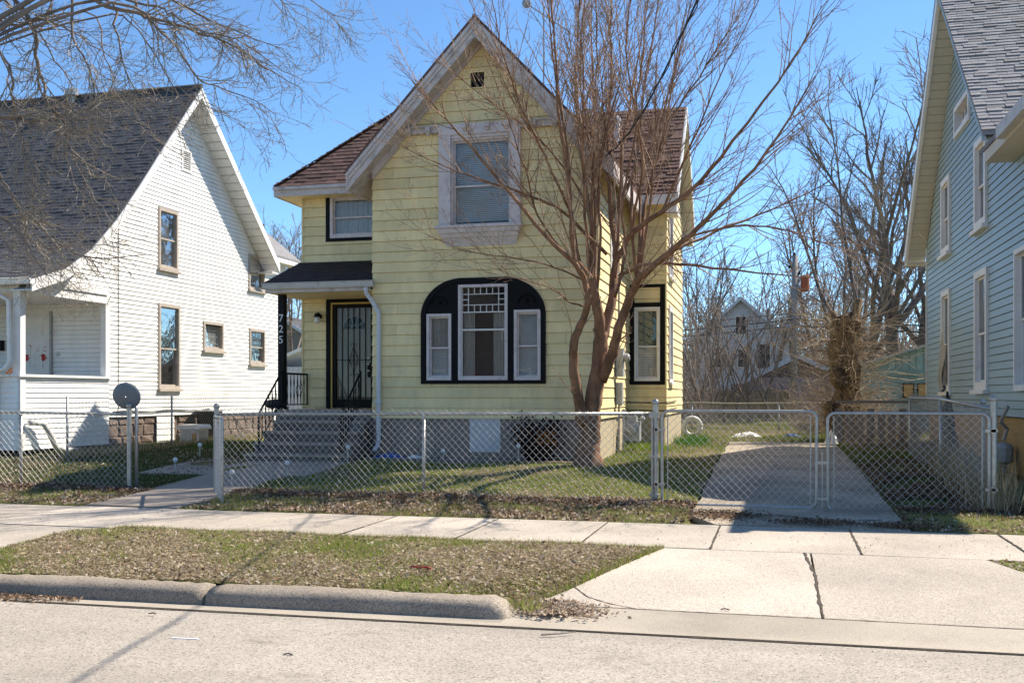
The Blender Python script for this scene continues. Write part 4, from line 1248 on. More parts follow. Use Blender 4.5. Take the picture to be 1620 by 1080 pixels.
def railing(name, pts_top, pts_bot, nb, end_scroll=True):
    """sloping wrought-iron rail with twisted balusters"""
    mb = MB()
    T0, T1, B0, B1 = map(Vector, (*pts_top, *pts_bot))
    mb.tube([T0, T1], 0.022, 6); mb.tube([B0, B1], 0.012, 5)
    mb.tube([T0, Vector((T0.x, T0.y, B0.z - 0.12))], 0.02, 6)
    mb.tube([T1, Vector((T1.x, T1.y, B1.z - 0.02))], 0.016, 6)
    r = one(lambda m: (m.v.extend(mb.v), m.f.extend(mb.f)), name, 'iron', yh)
    for k in range(1, nb):
        t = k / nb; a, b = T0.lerp(T1, t), B0.lerp(B1, t)
        m2 = MB()
        n = 7
        m2.tube([b.lerp(a, i / n) for i in range(n + 1)], [0.009 + (0.007 if i in (2, 5) else 0) for i in range(n + 1)], 5)
        m2.build('baluster', 'iron', r)
    m3 = MB(); c_ = T0.lerp(T1, 0.6) * 0.5 + B0.lerp(B1, 0.6) * 0.5
    d = (T1 - T0).normalized()
    m3.tube([c_ + d * (0.02 + 0.14 * math.cos(t) * (0.4 + t / 8)) + Vector((0, 0, 0.13 * math.sin(t) * (0.4 + t / 8))) for t in np.linspace(0, 7, 26)], 0.008, 5)
    m3.build('scroll', 'iron', r)
    return r
railing('stair_railing', ((-9.26, 17.22, 1.14), (-9.26, 18.16, 1.96)), ((-9.26, 17.22, 0.58), (-9.26, 18.16, 1.38)), 7)
railing('stair_railing', ((-7.60, 17.22, 1.12), (-7.60, 18.16, 1.94)), ((-7.60, 17.22, 0.56), (-7.60, 18.16, 1.36)), 8)
railing('porch_railing', ((-9.30, 18.32, 1.92), (-9.30, 19.36, 1.92)), ((-9.30, 18.32, 1.30), (-9.30, 19.36, 1.30)), 7)

# --- meters and roof fittings
mt = one(lambda mb: (mb.box(-2.945, -2.80, 20.05, 20.32, 1.86, 2.42), mb.lathe((-2.80, 20.18, 2.24), [(0.085, 0), (0.085, 0.09), (0.05, 0.12)], 12, 'x'), mb.box(-2.945, -2.82, 20.08, 20.28, 1.30, 1.74)), 'electric_meter', 'meter', yh)
one(lambda mb: (mb.tube([(-2.90, 20.18, 2.42), (-2.90, 20.18, 5.5)], 0.022, 6), mb.tube([(-2.90, 20.2, 1.30), (-2.90, 20.2, 0.35)], 0.02, 6)), 'conduit', 'galv_dark', mt)
gm = one(lambda mb: (mb.box(-2.90, -2.55, 20.70, 21.0, 0.55, 0.95), mb.lathe((-2.72, 20.69, 0.80), [(0.12, 0.0), (0.12, -0.05), (0.06, -0.07)], 12, 'y'), mb.box(-2.82, -2.62, 20.72, 20.98, 0.95, 1.05)), 'gas_meter', 'meter', yh)
one(lambda mb: (mb.tube([(-2.86, 20.8, 1.05), (-2.86, 20.8, 1.18), (-2.86, 20.55, 1.20), (-2.86, 20.55, 0.25)], 0.02, 6), mb.tube([(-2.66, 20.85, 1.05), (-2.66, 20.85, 1.14), (-2.50, 20.85, 1.14), (-2.50, 20.85, 0.98)], 0.02, 6), mb.ball((-2.50, 20.80, 1.0), 0.06, 8)), 'gas_pipe', 'meter', gm)
one(lambda mb: (mb.tube([(-3.42, 23.5, 7.3), (-3.42, 23.5, 7.85)], 0.065, 10), mb.lathe((-3.42, 23.5, 7.85), [(0.06, 0.0), (0.10, 0.02), (0.08, 0.12), (0.02, 0.15)], 10)), 'flue_pipe', 'white_trim', yh)
one(lambda mb: mb.tube([(-3.62, 21.9, 6.7), (-3.66, 21.9, 7.25), (-3.78, 21.9, 7.75)], 0.05, 8), 'vent_pipe', 'white_trim', yh)
def ant(mb):
    mb.tube([(-4.62, 21, 7.7), (-4.62, 21, 9.75)], 0.018, 6)
    a, b = Vector((-4.55, 20.6, 9.75)), Vector((-4.1, 21.3, 9.15))
    a = Vector((-4.95, 20.9, 9.78)); b = Vector((-4.1, 21.2, 9.22))
    mb.tube([a, b], 0.014, 5)
    for i in range(12):
        p = a.lerp(b, i / 11); h = 0.10 + 0.10 * i / 11
        mb.tube([p + Vector((0, -0.5 * h, -h)), p + Vector((0, 0.5 * h, h))], 0.006, 4)
    mb.lathe(tuple(a + Vector((-0.02, 0, 0.02))), [(0.05, -0.05), (0.10, -0.02), (0.10, 0.02), (0.05, 0.05)], 10, 'y')
one(ant, 'antenna', 'galv_dark', yh)
# service cables along the side wall
def svc(mb):
    for z, ph in ((1.33, 0), (1.16, 1.3)):
        pts = []
        for i in range(16):
            y = 20.3 + (22.25 - 20.3) * i / 15
            pts.append((-2.935, y, z + 0.03 * math.sin(i * 1.1 + ph)))
        mb.tube(pts, 0.012, 5)
        mb.tube([(-2.93, 22.25, z), (-2.92, 22.262, z), (-2.2, 22.262, z - 0.01), (-2.135, 22.27, z), (-2.135, 24.5, z + 0.02)], 0.012, 5)
one(svc, 'wall_cable', 'cable', yh)

# ------------------------------------------------------------------ white house on the left
wh = thing('white_house', (-17, 21, 0.35), 'white clapboard house with dark steep roof and corner porch, left of the yellow house', 'house')
W14 = east(-14.0)
RP = [(22.31, 9.07), (20.8, 7.36), (19.71, 6.10), (18.93, 5.25), (18.1, 4.50), (17.32, 4.02), (16.35, 3.70)]
def core(mb):
    mb.box(-27, -14.17, 19.62, 27.5, 0.2, 5.2)
    mb.slab([(-14.17, 19.62, 5.2), (-14.17, 26.0, 5.2), (-14.17, 22.31, 8.75)], (-12, 0, 0))
one(core, 'wall', 'white_vinyl', wh)
W = dict(a=(21.16, 21.95, 4.50, 5.93), b=(21.16, 22.03, 1.64, 3.655), c=(23.12, 24.08, 2.64, 3.37), d=(25.49, 26.36, 2.35, 3.33), e=(25.45, 26.33, 4.43, 5.40))
WV = (22.13, 22.55, 7.02, 7.55)
WX = 0.1016
siding(W14, [(19.3, 1.0), (27.6, 1.0), (27.6, 5.3), (26.0, 5.3), (22.31, 8.85), (19.3, 5.45)], 1.0, WX, list(W.values()) + [WV], wh, 'white_vinyl', 'siding', 0.020, 0.003, reveal=0.0048, joints=2, seed=11, merge=True, kind='stuff', gap=0.004)
siding(W14, [(16.6, 3.66), (19.3, 3.66), (19.3, 5.45), (18.1, 4.32), (17.3, 3.84)], 1.0, WX, [], wh, 'white_vinyl', 'siding', 0.020, 0.003, reveal=0.0048, seed=12, merge=True, kind='stuff')
siding(W14, [(16.55, 0.42), (19.3, 0.42), (19.3, 1.84), (16.55, 1.84)], 0.42, WX, [], wh, 'white_vinyl', 'siding', 0.022, 0.004, reveal=0.0048, joints=1, seed=13, merge=True, kind='stuff')
WF = front(19.45)
WD = (-16.50, -15.58, 1.15, 3.36)
siding(WF, [(-24, 0.9), (-14.03, 0.9), (-14.03, 3.5), (-24, 3.5)], 1.0, WX, [WD], wh, 'white_vinyl', 'siding', 0.020, 0.003, reveal=0.0048, seed=14, merge=True, kind='stuff')
siding(front(16.55), [(-24, 0.42), (-14.0, 0.42), (-14.0, 1.84), (-24, 1.84)], 0.42, WX, [], wh, 'white_vinyl', 'siding', 0.020, 0.004, reveal=0.0048, seed=15, merge=True, kind='stuff')
# porch frame
one(lambda mb: (mb.box(-24, -13.99, 16.57, 16.72, 3.48, 3.66), mb.box(-14.13, -13.96, 16.721, 19.28, 3.48, 3.66), mb.box(-14.16, -13.93, 16.75, 19.2, 3.661, 3.80)), 'porch_beam', 'white_trim', wh)
one(lambda mb: (mb.box(-14.13, -13.96, 16.56, 16.70, 0.42, 3.479),), 'porch_post', 'white_trim', wh)
one(lambda mb: (mb.box(-14.10, -13.965, 19.16, 19.30, 1.90, 3.479),), 'porch_post', 'white_trim', wh)
one(lambda mb: (mb.box(-14.15, -13.92, 16.5, 19.32, 1.845, 1.895), mb.box(-24, -14.151, 16.48, 16.66, 1.845, 1.895)), 'porch_sill', 'white_trim', wh)
one(lambda mb: mb.box(-24, -14.02, 16.6, 19.44, 0.95, 1.08), 'porch_floor', 'old_wood', wh)
one(lambda mb: mb.box(-24, -14.05, 16.6, 19.44, 3.50, 3.53), 'porch_ceiling', 'white_trim', wh)
dr = pbx('door', 'white_trim', wh, WF, (WD[0] + 0.06, WD[1] - 0.06, WD[2], WD[3] - 0.06, -0.06, -0.02)); dr['label'] = 'white panelled porch door with red hand prints'
for (x0, x1) in ((0.14, 0.36), (0.46, 0.68)):
    for (z0, z1) in ((0.18, 0.75), (0.95, 1.45), (1.66, 1.86)):
        pbx('door_panel', 'white_plastic', dr, WF, (WD[0] + x0, WD[0] + x1, WD[2] + z0, WD[2] + z1, -0.019, -0.008))
pbx('door_frame', 'white_trim', wh, WF, (WD[0] - 0.05, WD[0] + 0.058, WD[2], WD[3], -0.02, 0.03), (WD[1] - 0.058, WD[1], WD[2], WD[3], -0.02, 0.03), (WD[0] + 0.058, WD[1] - 0.058, WD[3] - 0.058, WD[3], -0.02, 0.03))
pbx('storm_door_edge', 'galv_dark', wh, WF, (WD[1] + 0.002, WD[1] + 0.05, WD[2], WD[3], -0.01, 0.07))
mb = MB(); rng = random.Random(5)
def hand(cx, cz):
    mb.ball(WF(cx, cz, -0.004), 0.045, 8, (1, 0.12, 1.1))
    for k in range(4):
        a = R(62 + 20 * k)
        mb.tube([WF(cx + 0.04 * math.cos(a), cz + 0.04 * math.sin(a), -0.003), WF(cx + 0.10 * math.cos(a), cz + 0.11 * math.sin(a), -0.003)], 0.011, 5)
    mb.tube([WF(cx + 0.04, cz, -0.003), WF(cx + 0.085, cz + 0.035, -0.003)], 0.011, 5)
hand(WD[0] + 0.27, WD[2] + 1.15); hand(WD[0] + 0.70, WD[2] + 1.15)
for _ in range(14):
    mb.ball(WF(WD[0] + rng.uniform(0.22, 0.78), WD[2] + rng.uniform(0.85, 1.5), -0.004), rng.uniform(0.006, 0.018), 6, (1, 0.2, 1))
mb.build('hand_print', 'red', dr)
pbx('mailbox', 'black', wh, WF, (-17.45, -16.80, 2.50, 2.72, 0.02, 0.12))
pbx('doorbell', 'gutter', wh, WF, (-15.42, -15.36, 2.36, 2.45, 0.015, 0.04))
# roofs
mb = MB()
for (y0, z0), (y1, z1) in zip(RP[:-1], RP[1:]):
    mb.slab([(-13.55, y0, z0), (-28, y0, z0), (-28, y1, z1), (-13.55, y1, z1)], (0, 0, -0.06))
rf = mb.build('roof', 'black_shingle', wh)
one(lambda mb: mb.slab([(-13.55, 22.31, 9.07), (-28, 22.31, 9.07), (-28, 26.35, 5.28), (-13.55, 26.35, 5.28)], (0, 0, -0.06)), 'roof', 'black_shingle', wh)
sm = MB(); rng = random.Random(3)
lens = [math.hypot(RP[i + 1][0] - RP[i][0], RP[i + 1][1] - RP[i][1]) for i in range(len(RP) - 1)]
tot = sum(lens)
def rp_at(s):
    for i, l in enumerate(lens):
        if s <= l or i == len(lens) - 1:
            t = s / l
            return RP[i][0] + (RP[i + 1][0] - RP[i][0]) * t, RP[i][1] + (RP[i + 1][1] - RP[i][1]) * t
        s -= l
s_ = 0.14
while s_ < tot:
    y, z = rp_at(s_); y2, z2 = rp_at(max(0, s_ - 0.19))
    up = Vector((0, y2 - y, z2 - z)); un = up.normalized(); nn = Vector((0, -un.z, un.y))
    x = -13.56 - rng.uniform(0, 0.1)
    while x > -20.6:
        w = rng.uniform(0.12, 0.30); t = rng.choice((0.010, 0.014, 0.019))
        p0 = Vector((x - w, y, z)); q = Vector((w - 0.006, 0, 0))
        sm.hexa([tuple(p) for p in (p0, p0 + q, p0 + q + up, p0 + up, p0 + nn * t, p0 + q + nn * t, p0 + q + up + nn * 0.006, p0 + up + nn * 0.006)])
        x -= w
    s_ += 0.118
o = sm.build('shingles', 'black_shingle', rf); o['kind'] = 'stuff'
one(lambda mb: mb.tube([(-13.54, 22.31, 9.10), (-28, 22.31, 9.10)], 0.06, 6), 'ridge_cap', 'black_shingle', wh)
mb = MB()
for (y0, z0), (y1, z1) in zip(RP[:-1], RP[1:]):
    mb.slab([(-13.549, y0, z0 - 0.02), (-13.549, y1, z1 - 0.02), (-13.549, y1, z1 - 0.24), (-13.549, y0, z0 - 0.24)], (0.03, 0, 0))
mb.build('barge_board', 'white_trim', wh)
mb = MB()
for (y0, z0), (y1, z1) in zip(RP[:-1], RP[1:]):
    mb.slab([(-13.551, y0, z0 - 0.22), (-13.551, y1, z1 - 0.22), (-14.0, y1, z1 - 0.22), (-14.0, y0, z0 - 0.22)], (0, 0, 0.02))
mb.build('soffit', 'white_trim', wh)
one(lambda mb: mb.slab([(-13.549, 22.31, 9.05), (-13.549, 26.4, 5.22), (-13.549, 26.4, 4.98), (-13.549, 22.31, 8.80)], (0.03, 0, 0)), 'barge_board', 'white_trim', wh)
n = 22
for i in range(n):
    t0, t1 = i / n, (i + 1) / n - 0.006
    p = lambda t: (22.31 + 4.05 * t, 8.80 - 3.80 * t)
    mb = MB(); a, b = p(t0), p(t1)
    mb.slab([(-13.552, a[0], a[1]), (-13.552, b[0], b[1]), (-14.0, b[0], b[1]), (-14.0, a[0], a[1])], (0, 0, 0.02))
    mb.build('soffit_panel', 'white_trim', wh)
one(lambda mb: mb.box(-14.0, -13.552, 26.0, 26.4, 4.93, 4.97), 'eave_return', 'white_trim', wh)
one(lambda mb: gut_prof(mb, -28, -13.52, 16.36, 3.70), 'gutter', 'white_trim', wh)
one(lambda mb: mb.tube([(-14.35, 16.28, 3.62), (-14.32, 16.42, 3.42), (-14.14, 16.46, 3.3), (-14.13, 16.48, 2.15), (-14.2, 16.44, 2.0), (-14.42, 16.42, 1.92), (-14.45, 16.46, 1.75), (-14.45, 16.46, 0.45)], 0.045, 8), 'downspout', 'white_trim', wh)
one(lambda mb: mb.tube([(-13.9, 16.72, 0.95), (-13.88, 16.78, 0.96), (-13.83, 17.05, 0.93), (-13.8, 17.2, 0.7), (-13.78, 17.35, 0.45), (-13.75, 17.6, 0.38), (-13.7, 17.9, 0.36)], 0.06, 8), 'drain_elbow', 'gutter', wh, smooth=True)
one(lambda mb: (mb.tube([(-17.16, 22.2, 8.7), (-17.16, 22.2, 9.1)], 0.09, 12), mb.lathe((-17.16, 22.2, 9.08), [(0.13, 0), (0.15, 0.02), (0.15, 0.17), (0.12, 0.19)], 14)), 'roof_vent', 'galv', wh)
# rear addition roof
def rr(mb):
    A, B, C = (-13.68, 26.1, 5.52), (-13.68, 28.1, 5.50), (-16.0, 26.1, 7.9)
    mb.slab([A, B, (-16.0, 26.3, 7.75), C], (0, 0, -0.06))
    mb.slab([B, (-18, 28.1, 5.5), (-16.0, 26.3, 7.75)], (0, 0, -0.06))
one(rr, 'rear_roof', 'grey_shingle', wh)
one(lambda mb: mb.box(-13.72, -13.66, 26.1, 28.1, 5.32, 5.44), 'fascia', 'white_trim', wh)
one(lambda mb: mb.box(-14.0, -13.72, 26.41, 28.0, 5.32, 5.34), 'soffit', 'white_trim', wh)
one(lambda mb: mb.tube([(-14.4, 27.0, 5.9), (-14.4, 27.0, 6.5)], 0.04, 6), 'vent_pipe', 'black', wh)
# windows
dh_window(wh, W14, *W['a'], 'old_frame', 0.06, 0.5, back='curtain', proud=0.04, casing='old_frame', cw=0.025, sill='old_frame')
dh_window(wh, W14, *W['b'], 'old_frame', 0.06, 0.47, back='none', back2='green_shade', proud=0.04, casing='old_frame', cw=0.025, sill='old_frame')
dh_window(wh, W14, *W['c'], 'old_frame', 0.06, 0.97, back='blind', slats=False, proud=0.04, casing='old_frame', cw=0.02, sill='old_frame')
dh_window(wh, W14, *W['d'], 'old_frame', 0.06, 0.48, back='green_shade', proud=0.04, casing='old_frame', cw=0.02, sill='old_frame')
dh_window(wh, W14, *W['e'], 'old_frame', 0.06, 0.5, back='curtain', proud=0.04, casing='old_frame', cw=0.02, sill='old_frame')
gv = pbx('gable_vent', 'white_trim', wh, W14, (WV[0], WV[0] + 0.05, WV[2], WV[3], -0.05, 0.03), (WV[1] - 0.05, WV[1], WV[2], WV[3], -0.05, 0.03), (WV[0] + 0.05, WV[1] - 0.05, WV[2], WV[2] + 0.04, -0.05, 0.03), (WV[0] + 0.05, WV[1] - 0.05, WV[3] - 0.04, WV[3], -0.05, 0.03))
for k in range(9):
    z = WV[2] + 0.05 + k * 0.05
    one(lambda mb: mb.slab([W14(WV[0] + 0.05, z, 0.02), W14(WV[1] - 0.05, z, 0.02), W14(WV[1] - 0.05, z + 0.045, -0.03), W14(WV[0] + 0.05, z + 0.045, -0.03)], (0, 0, 0.006)), 'louvre', 'white_trim', gv)
# stone foundation, stones one by one
fd = one(lambda mb: mb.box(-14.16, -14.06, 19.32, 27.55, 0.15, 0.98), 'foundation', 'stone', wh)
rng = random.Random(8)
z = 0.2
while z < 0.95:
    h = rng.uniform(0.17, 0.26); h = min(h, 0.985 - z)
    y = 19.34
    while y < 26.9:
        w = rng.uniform(0.28, 0.55)
        if not (20.95 < y < 21.85):
            one(lambda mb: mb.hexa([(-14.06, y + 0.012, z + 0.01), (-14.06, y + w - 0.012, z + 0.01), (-14.0 - rng.uniform(0.0, 0.05), y + w - 0.03, z + 0.02), (-14.0 - rng.uniform(0, 0.05), y + 0.03, z + 0.025),
                                    (-14.06, y + 0.012, z + h - 0.01), (-14.06, y + w - 0.012, z + h - 0.01), (-14.0 - rng.uniform(0.0, 0.05), y + w - 0.04, z + h - 0.03), (-14.0 - rng.uniform(0, 0.05), y + 0.03, z + h - 0.025)]), 'stone', 'stone', fd)
        y += w
    z += h
for k in range(5):
    one(lambda mb: mb.hexa([(-14.01, 21.1, 0.26 + 0.145 * k), (-13.985, 21.1, 0.26 + 0.145 * k), (-13.985, 21.82, 0.25 + 0.145 * k + 0.01 * (k % 2)), (-14.01, 21.82, 0.25 + 0.145 * k), (-14.015, 21.1, 0.40 + 0.145 * k), (-13.998, 21.1, 0.40 + 0.145 * k), (-13.998, 21.82, 0.392 + 0.145 * k), (-14.015, 21.82, 0.392 + 0.145 * k)]), 'crawl_space_board', 'white_vinyl', wh)
one(lambda mb: mb.box(-14.03, -13.99, 26.95, 27.58, 0.25, 0.985), 'foundation_panel', 'white_vinyl', wh)
one(lambda mb: mb.tube([(-13.96, 19.4 + 0.5 * i, 1.12 + 0.02 * math.sin(i * 1.7)) for i in range(9)], 0.012, 5), 'wall_cable', 'cable', wh)
one(lambda mb: mb.tube([(-13.97, 19.62, 5.2 - 0.45 * i) for i in range(10)], 0.008, 5), 'wall_cable', 'cable', wh)


# ------------------------------------------------------------------ blue-green house on the right
bh = thing('blue_house', (6, 18, 0.2), 'blue-green vinyl-sided house with grey shingle roof at the right edge', 'house')
B3 = west(3.15)
one(lambda mb: (mb.box(3.32, 10, 13.6, 22.0, 0.1, 4.6), mb.slab([(3.32, 14.8, 4.6), (3.32, 22.0, 4.6), (3.32, 18.34, 8.05)], (7, 0, 0))), 'wall', 'blue_vinyl', bh)
BW = dict(a=(16.12, 17.05, 1.57, 3.385), b=(19.29, 20.16, 1.545, 3.39), ua=(16.2, 17.07, 4.03, 5.40), ub=(19.29, 20.19, 4.05, 5.43), t=(17.50, 18.85, 5.90, 6.44), f=(13.55, 14.30, 1.55, 3.36))
siding(B3, [(13.5, 1.2), (22.08, 1.2), (22.08, 4.47), (18.34, 8.14), (14.62, 4.72), (13.5, 4.72)], 1.2, 0.108, list(BW.values()), bh, 'blue_vinyl', 'siding_board', 0.016, 0.003, reveal=0.008, joints=0, seed=21)
for k, v in BW.items():
    if k == 'f':
        dh_window(bh, B3, *v, 'white_trim', 0.06, 0.5, back='none', proud=0.07, depth=0.1)
    elif k == 't':
        fr = pbx('window', 'white_trim', bh, B3, (v[0], v[0] + 0.09, v[2], v[3], -0.12, 0.04), (v[1] - 0.09, v[1], v[2], v[3], -0.12, 0.04), (v[0] + 0.09, v[1] - 0.09, v[2], v[2] + 0.08, -0.12, 0.05), (v[0] + 0.09, v[1] - 0.09, v[3] - 0.09, v[3], -0.12, 0.04))
        for j in range(1, 4):
            y = v[0] + 0.09 + (v[1] - v[0] - 0.18) * j / 4
            pbx('glazing_bar', 'white_trim', fr, B3, (y - 0.015, y + 0.015, v[2] + 0.08, v[3] - 0.09, -0.10, -0.07))
        pbx('glazing_bar', 'white_trim', fr, B3, (v[0] + 0.09, v[1] - 0.09, (v[2] + v[3]) / 2 - 0.015, (v[2] + v[3]) / 2 + 0.015, -0.101, -0.071))
        pbx('pane', 'glass', fr, B3, (v[0] + 0.09, v[1] - 0.09, v[2] + 0.08, v[3] - 0.09, -0.108, -0.104))
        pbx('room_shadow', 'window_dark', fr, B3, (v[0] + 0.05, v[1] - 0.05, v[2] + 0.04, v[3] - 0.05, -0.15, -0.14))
    else:
        dh_window(bh, B3, *v, 'white_trim', 0.10, 0.46, back='none', back2='blind' if k in ('a', 'ua') else 'none', slats=False, proud=0.045, depth=0.13, sill='white_trim')
mb = MB()
rng = random.Random(17)
o_y, o_z = 19.6, 1.9
vv = []
for i in range(9):
    for j in range(6):
        vv.append((3.06 - 0.03 * math.sin(i * 0.9 + j), 19.55 + 0.09 * j + 0.03 * math.sin(i * 1.3), 1.60 + 0.13 * i - 0.05 * j * (0.4 + 0.1 * i)))
mb.add(vv, [(i * 6 + j, i * 6 + j + 1, (i + 1) * 6 + j + 1, (i + 1) * 6 + j) for i in range(8) for j in range(5)])
mb.build('torn_screen', 'galv_dark', bh)
one(lambda mb: mb.box(3.12, 3.16, 22.05, 22.10, 1.18, 4.47), 'corner_board', 'white_trim', bh)
one(lambda mb: mb.box(3.18, 3.24, 13.6, 22.05, 0.1, 1.19), 'skirting', 'plywood', bh)
PB = (18.34, 8.40)
one(lambda mb: mb.slab([(2.76, PB[0], PB[1]), (2.76, 22.52, 4.53), (10.5, 22.52, 4.53), (10.5, PB[0], PB[1])], (0, 0, -0.07)), 'roof', 'grey_shingle', bh)
brf = one(lambda mb: mb.slab([(2.76, PB[0], PB[1]), (2.76, 14.58, 5.02), (10.5, 14.58, 5.02), (10.5, PB[0], PB[1])], (0, 0, -0.07)), 'roof', 'grey_shingle', bh)
one(lambda mb: mb.slab([(2.765, PB[0], PB[1] - 0.02), (2.765, 22.5, 4.51), (2.765, 22.5, 4.22), (2.765, PB[0], PB[1] - 0.32)], (0.06, 0, 0)), 'barge_board', 'white_trim', bh)
one(lambda mb: mb.slab([(2.765, PB[0], PB[1] - 0.02), (2.765, 14.6, 5.0), (2.765, 14.6, 4.88), (2.765, PB[0], PB[1] - 0.14)], (0.04, 0, 0)), 'barge_board', 'blue_vinyl', bh)
n = 34
for i in range(n):
    t0, t1 = i / n, (i + 1) / n - 0.004
    f_ = lambda t: (PB[0] + (22.5 - PB[0]) * t, PB[1] - 0.30 + (4.24 - PB[1] + 0.30) * t)
    a, b = f_(t0), f_(t1)
    one(lambda mb: mb.slab([(2.826, *a), (2.826, *b), (3.15, *b), (3.15, *a)], (0, 0, 0.02)), 'soffit_panel', 'beige_soffit', bh)
one(lambda mb: mb.slab([(2.826, PB[0], PB[1] - 0.13), (2.826, 14.6, 4.86), (3.15, 14.6, 4.86), (3.15, PB[0], PB[1] - 0.13)], (0, 0, 0.02)), 'soffit', 'beige_soffit', bh)
one(lambda mb: mb.box(2.765, 3.15, 22.09, 22.51, 4.17, 4.215), 'eave_return', 'beige_soffit', bh)
# individual shingles on the slope facing the street
sl4 = Vector((0, PB[0] - 14.58, PB[1] - 5.02)); l4 = sl4.length; sl4.normalize()
shm = [shingle_mesh(w, 0.13, t, 'grey_shingle') for w, t in ((0.24, 0.016), (0.19, 0.026), (0.29, 0.02))]
c = 0; cnt = 0
rng = random.Random(31)
rest = MB()
while 0.098 * c < l4 - 0.05:
    s_ = 0.098 * c; y = 14.58 + sl4.y * s_; z = 5.02 + sl4.z * s_
    xmax = 0.2244 * y + 0.12
    x = 2.755 - rng.uniform(0, 0.0)
    first = True
    while x < xmax + 1.5:
        me = rng.choice(shm); w = me.vertices[1].co.x
        if first:
            w0 = rng.uniform(0.08, 0.26); first = False
            p0 = Vector((x, y - 0.01, z - 0.01)); nn = Vector((0, -sl4.z, sl4.y)); q = Vector((w0 - 0.005, 0, 0)); up = sl4 * 0.13; t = rng.choice((0.016, 0.026))
            rest.hexa([tuple(p) for p in (p0, p0 + q, p0 + q + up, p0 + up, p0 + nn * t, p0 + q + nn * t, p0 + q + up + nn * 0.006, p0 + up + nn * 0.006)])
            x += w0; continue
        if x < xmax and cnt < 296:
            shingle(me, brf, (x, y - 0.01, z - 0.01), (1, 0, 0), sl4); cnt += 1
        else:
            p0 = Vector((x, y - 0.01, z - 0.01)); nn = Vector((0, -sl4.z, sl4.y)); q = Vector((w - 0.005, 0, 0)); up = sl4 * 0.13; t = rng.choice((0.016, 0.026))
            rest.hexa([tuple(p) for p in (p0, p0 + q, p0 + q + up, p0 + up, p0 + nn * t, p0 + q + nn * t, p0 + q + up + nn * 0.006, p0 + up + nn * 0.006)])
        x += w + 0.004
    c += 1
o = rest.build('shingles', 'grey_shingle', brf); o['kind'] = 'stuff'
# front wing eave; the unseen roof above it is shaped to shade the driveway
one(lambda mb: mb.slab([(2.78, 12.3, 4.78), (2.78, 14.75, 4.80), (6.0, 14.75, 6.5), (6.0, 13.5, 6.5)], (0, 0, -0.06)), 'wing_roof', 'grey_shingle', bh)
one(lambda mb: (mb.box(2.80, 2.83, 12.2, 14.60, 4.58, 4.735), mb.box(2.80, 3.15, 14.601, 14.63, 4.58, 4.82)), 'fascia', 'beige_soffit', bh)
one(lambda mb: mb.box(2.831, 3.15, 12.2, 14.60, 4.58, 4.60), 'soffit', 'beige_soffit', bh)
one(lambda mb: mb.box(2.70, 2.799, 12.1, 13.45, 4.62, 4.77), 'gutter', 'gutter', bh)
one(lambda mb: (mb.lathe((3.02, 14.55, 0.72), [(0.05, -0.14), (0.12, -0.10), (0.13, 0.08), (0.09, 0.13), (0.03, 0.15)], 12), mb.tube([(3.02, 14.55, 0.55), (3.02, 14.55, 0.1)], 0.03, 6), mb.tube([(3.02, 14.55, 0.9), (3.05, 14.5, 1.05), (2.95, 14.4, 1.15), (3.02, 14.3, 1.35)], 0.025, 6)), 'gas_meter', 'galv_dark', bh)
bh.location = (7.08, 21.24, -0.034); bh.scale = (1.18, 1.18, 1.18)

# ------------------------------------------------------------------ chain-link fences and gates
def fpost(parent, x, y, z0, z1, r=0.03, cap=True, mat='galv', name='post'):
    return one(lambda mb: (mb.tube([(x, y, z0 - 0.15), (x, y, z1)], r, 10, cap=False), mb.lathe((x, y, z1), [(r * 1.25, -0.03), (r * 1.25, 0.005), (r * 0.9, 0.03), (r * 0.2, 0.045)], 10)) if cap else mb.tube([(x, y, z0 - 0.15), (x, y, z1)], r, 10), name, mat, parent, smooth=True)

ff = thing('front_fence', (-4.7, 13.5, 0.06), 'long galvanised chain-link fence in front of the yellow house', 'fence')
fpost(ff, -1.45, 13.5, 0.02, 1.40, 0.038)
fpost(ff, -4.70, 13.5, 0.05, 1.19, 0.025, False)
fpost(ff, -7.95, 13.5, 0.05, 1.33, 0.036)
one(lambda mb: mb.tube([(-7.93, 13.5, 1.205), (-4.7, 13.5, 1.228), (-1.47, 13.5, 1.245)], 0.022, 8), 'top_rail', 'galv', ff, smooth=True)
mb = MB(); chainlink(mb, (-7.91, 13.46), (-1.49, 13.46), 0.07, 0.04, 1.205, 1.245, seed=1)
o = mb.build('wire_mesh', 'wire', ff); o['kind'] = 'stuff'
one(lambda mb: (mb.box(-1.50, -1.48, 13.44, 13.47, 0.06, 1.24), mb.box(-1.53, -1.40, 13.45, 13.545, 0.15, 0.18), mb.box(-1.53, -1.40, 13.45, 13.545, 0.66, 0.69), mb.box(-1.53, -1.40, 13.45, 13.545, 1.19, 1.27)), 'tension_bar', 'galv', ff)
one(lambda mb: (mb.lathe((-4.70, 13.5, 1.18), [(0.03, -0.03), (0.03, 0.01), (0.024, 0.07)], 8),), 'rail_cap', 'galv', ff)
one(lambda mb: [mb.tube([(x, 13.5 + 0.026 * math.cos(t), 1.225 + 0.026 * math.sin(t)) for t in np.linspace(0, 6.2, 9)], 0.003, 4) for x in np.arange(-7.5, -1.6, 0.62)], 'tie_wire', 'galv', ff)

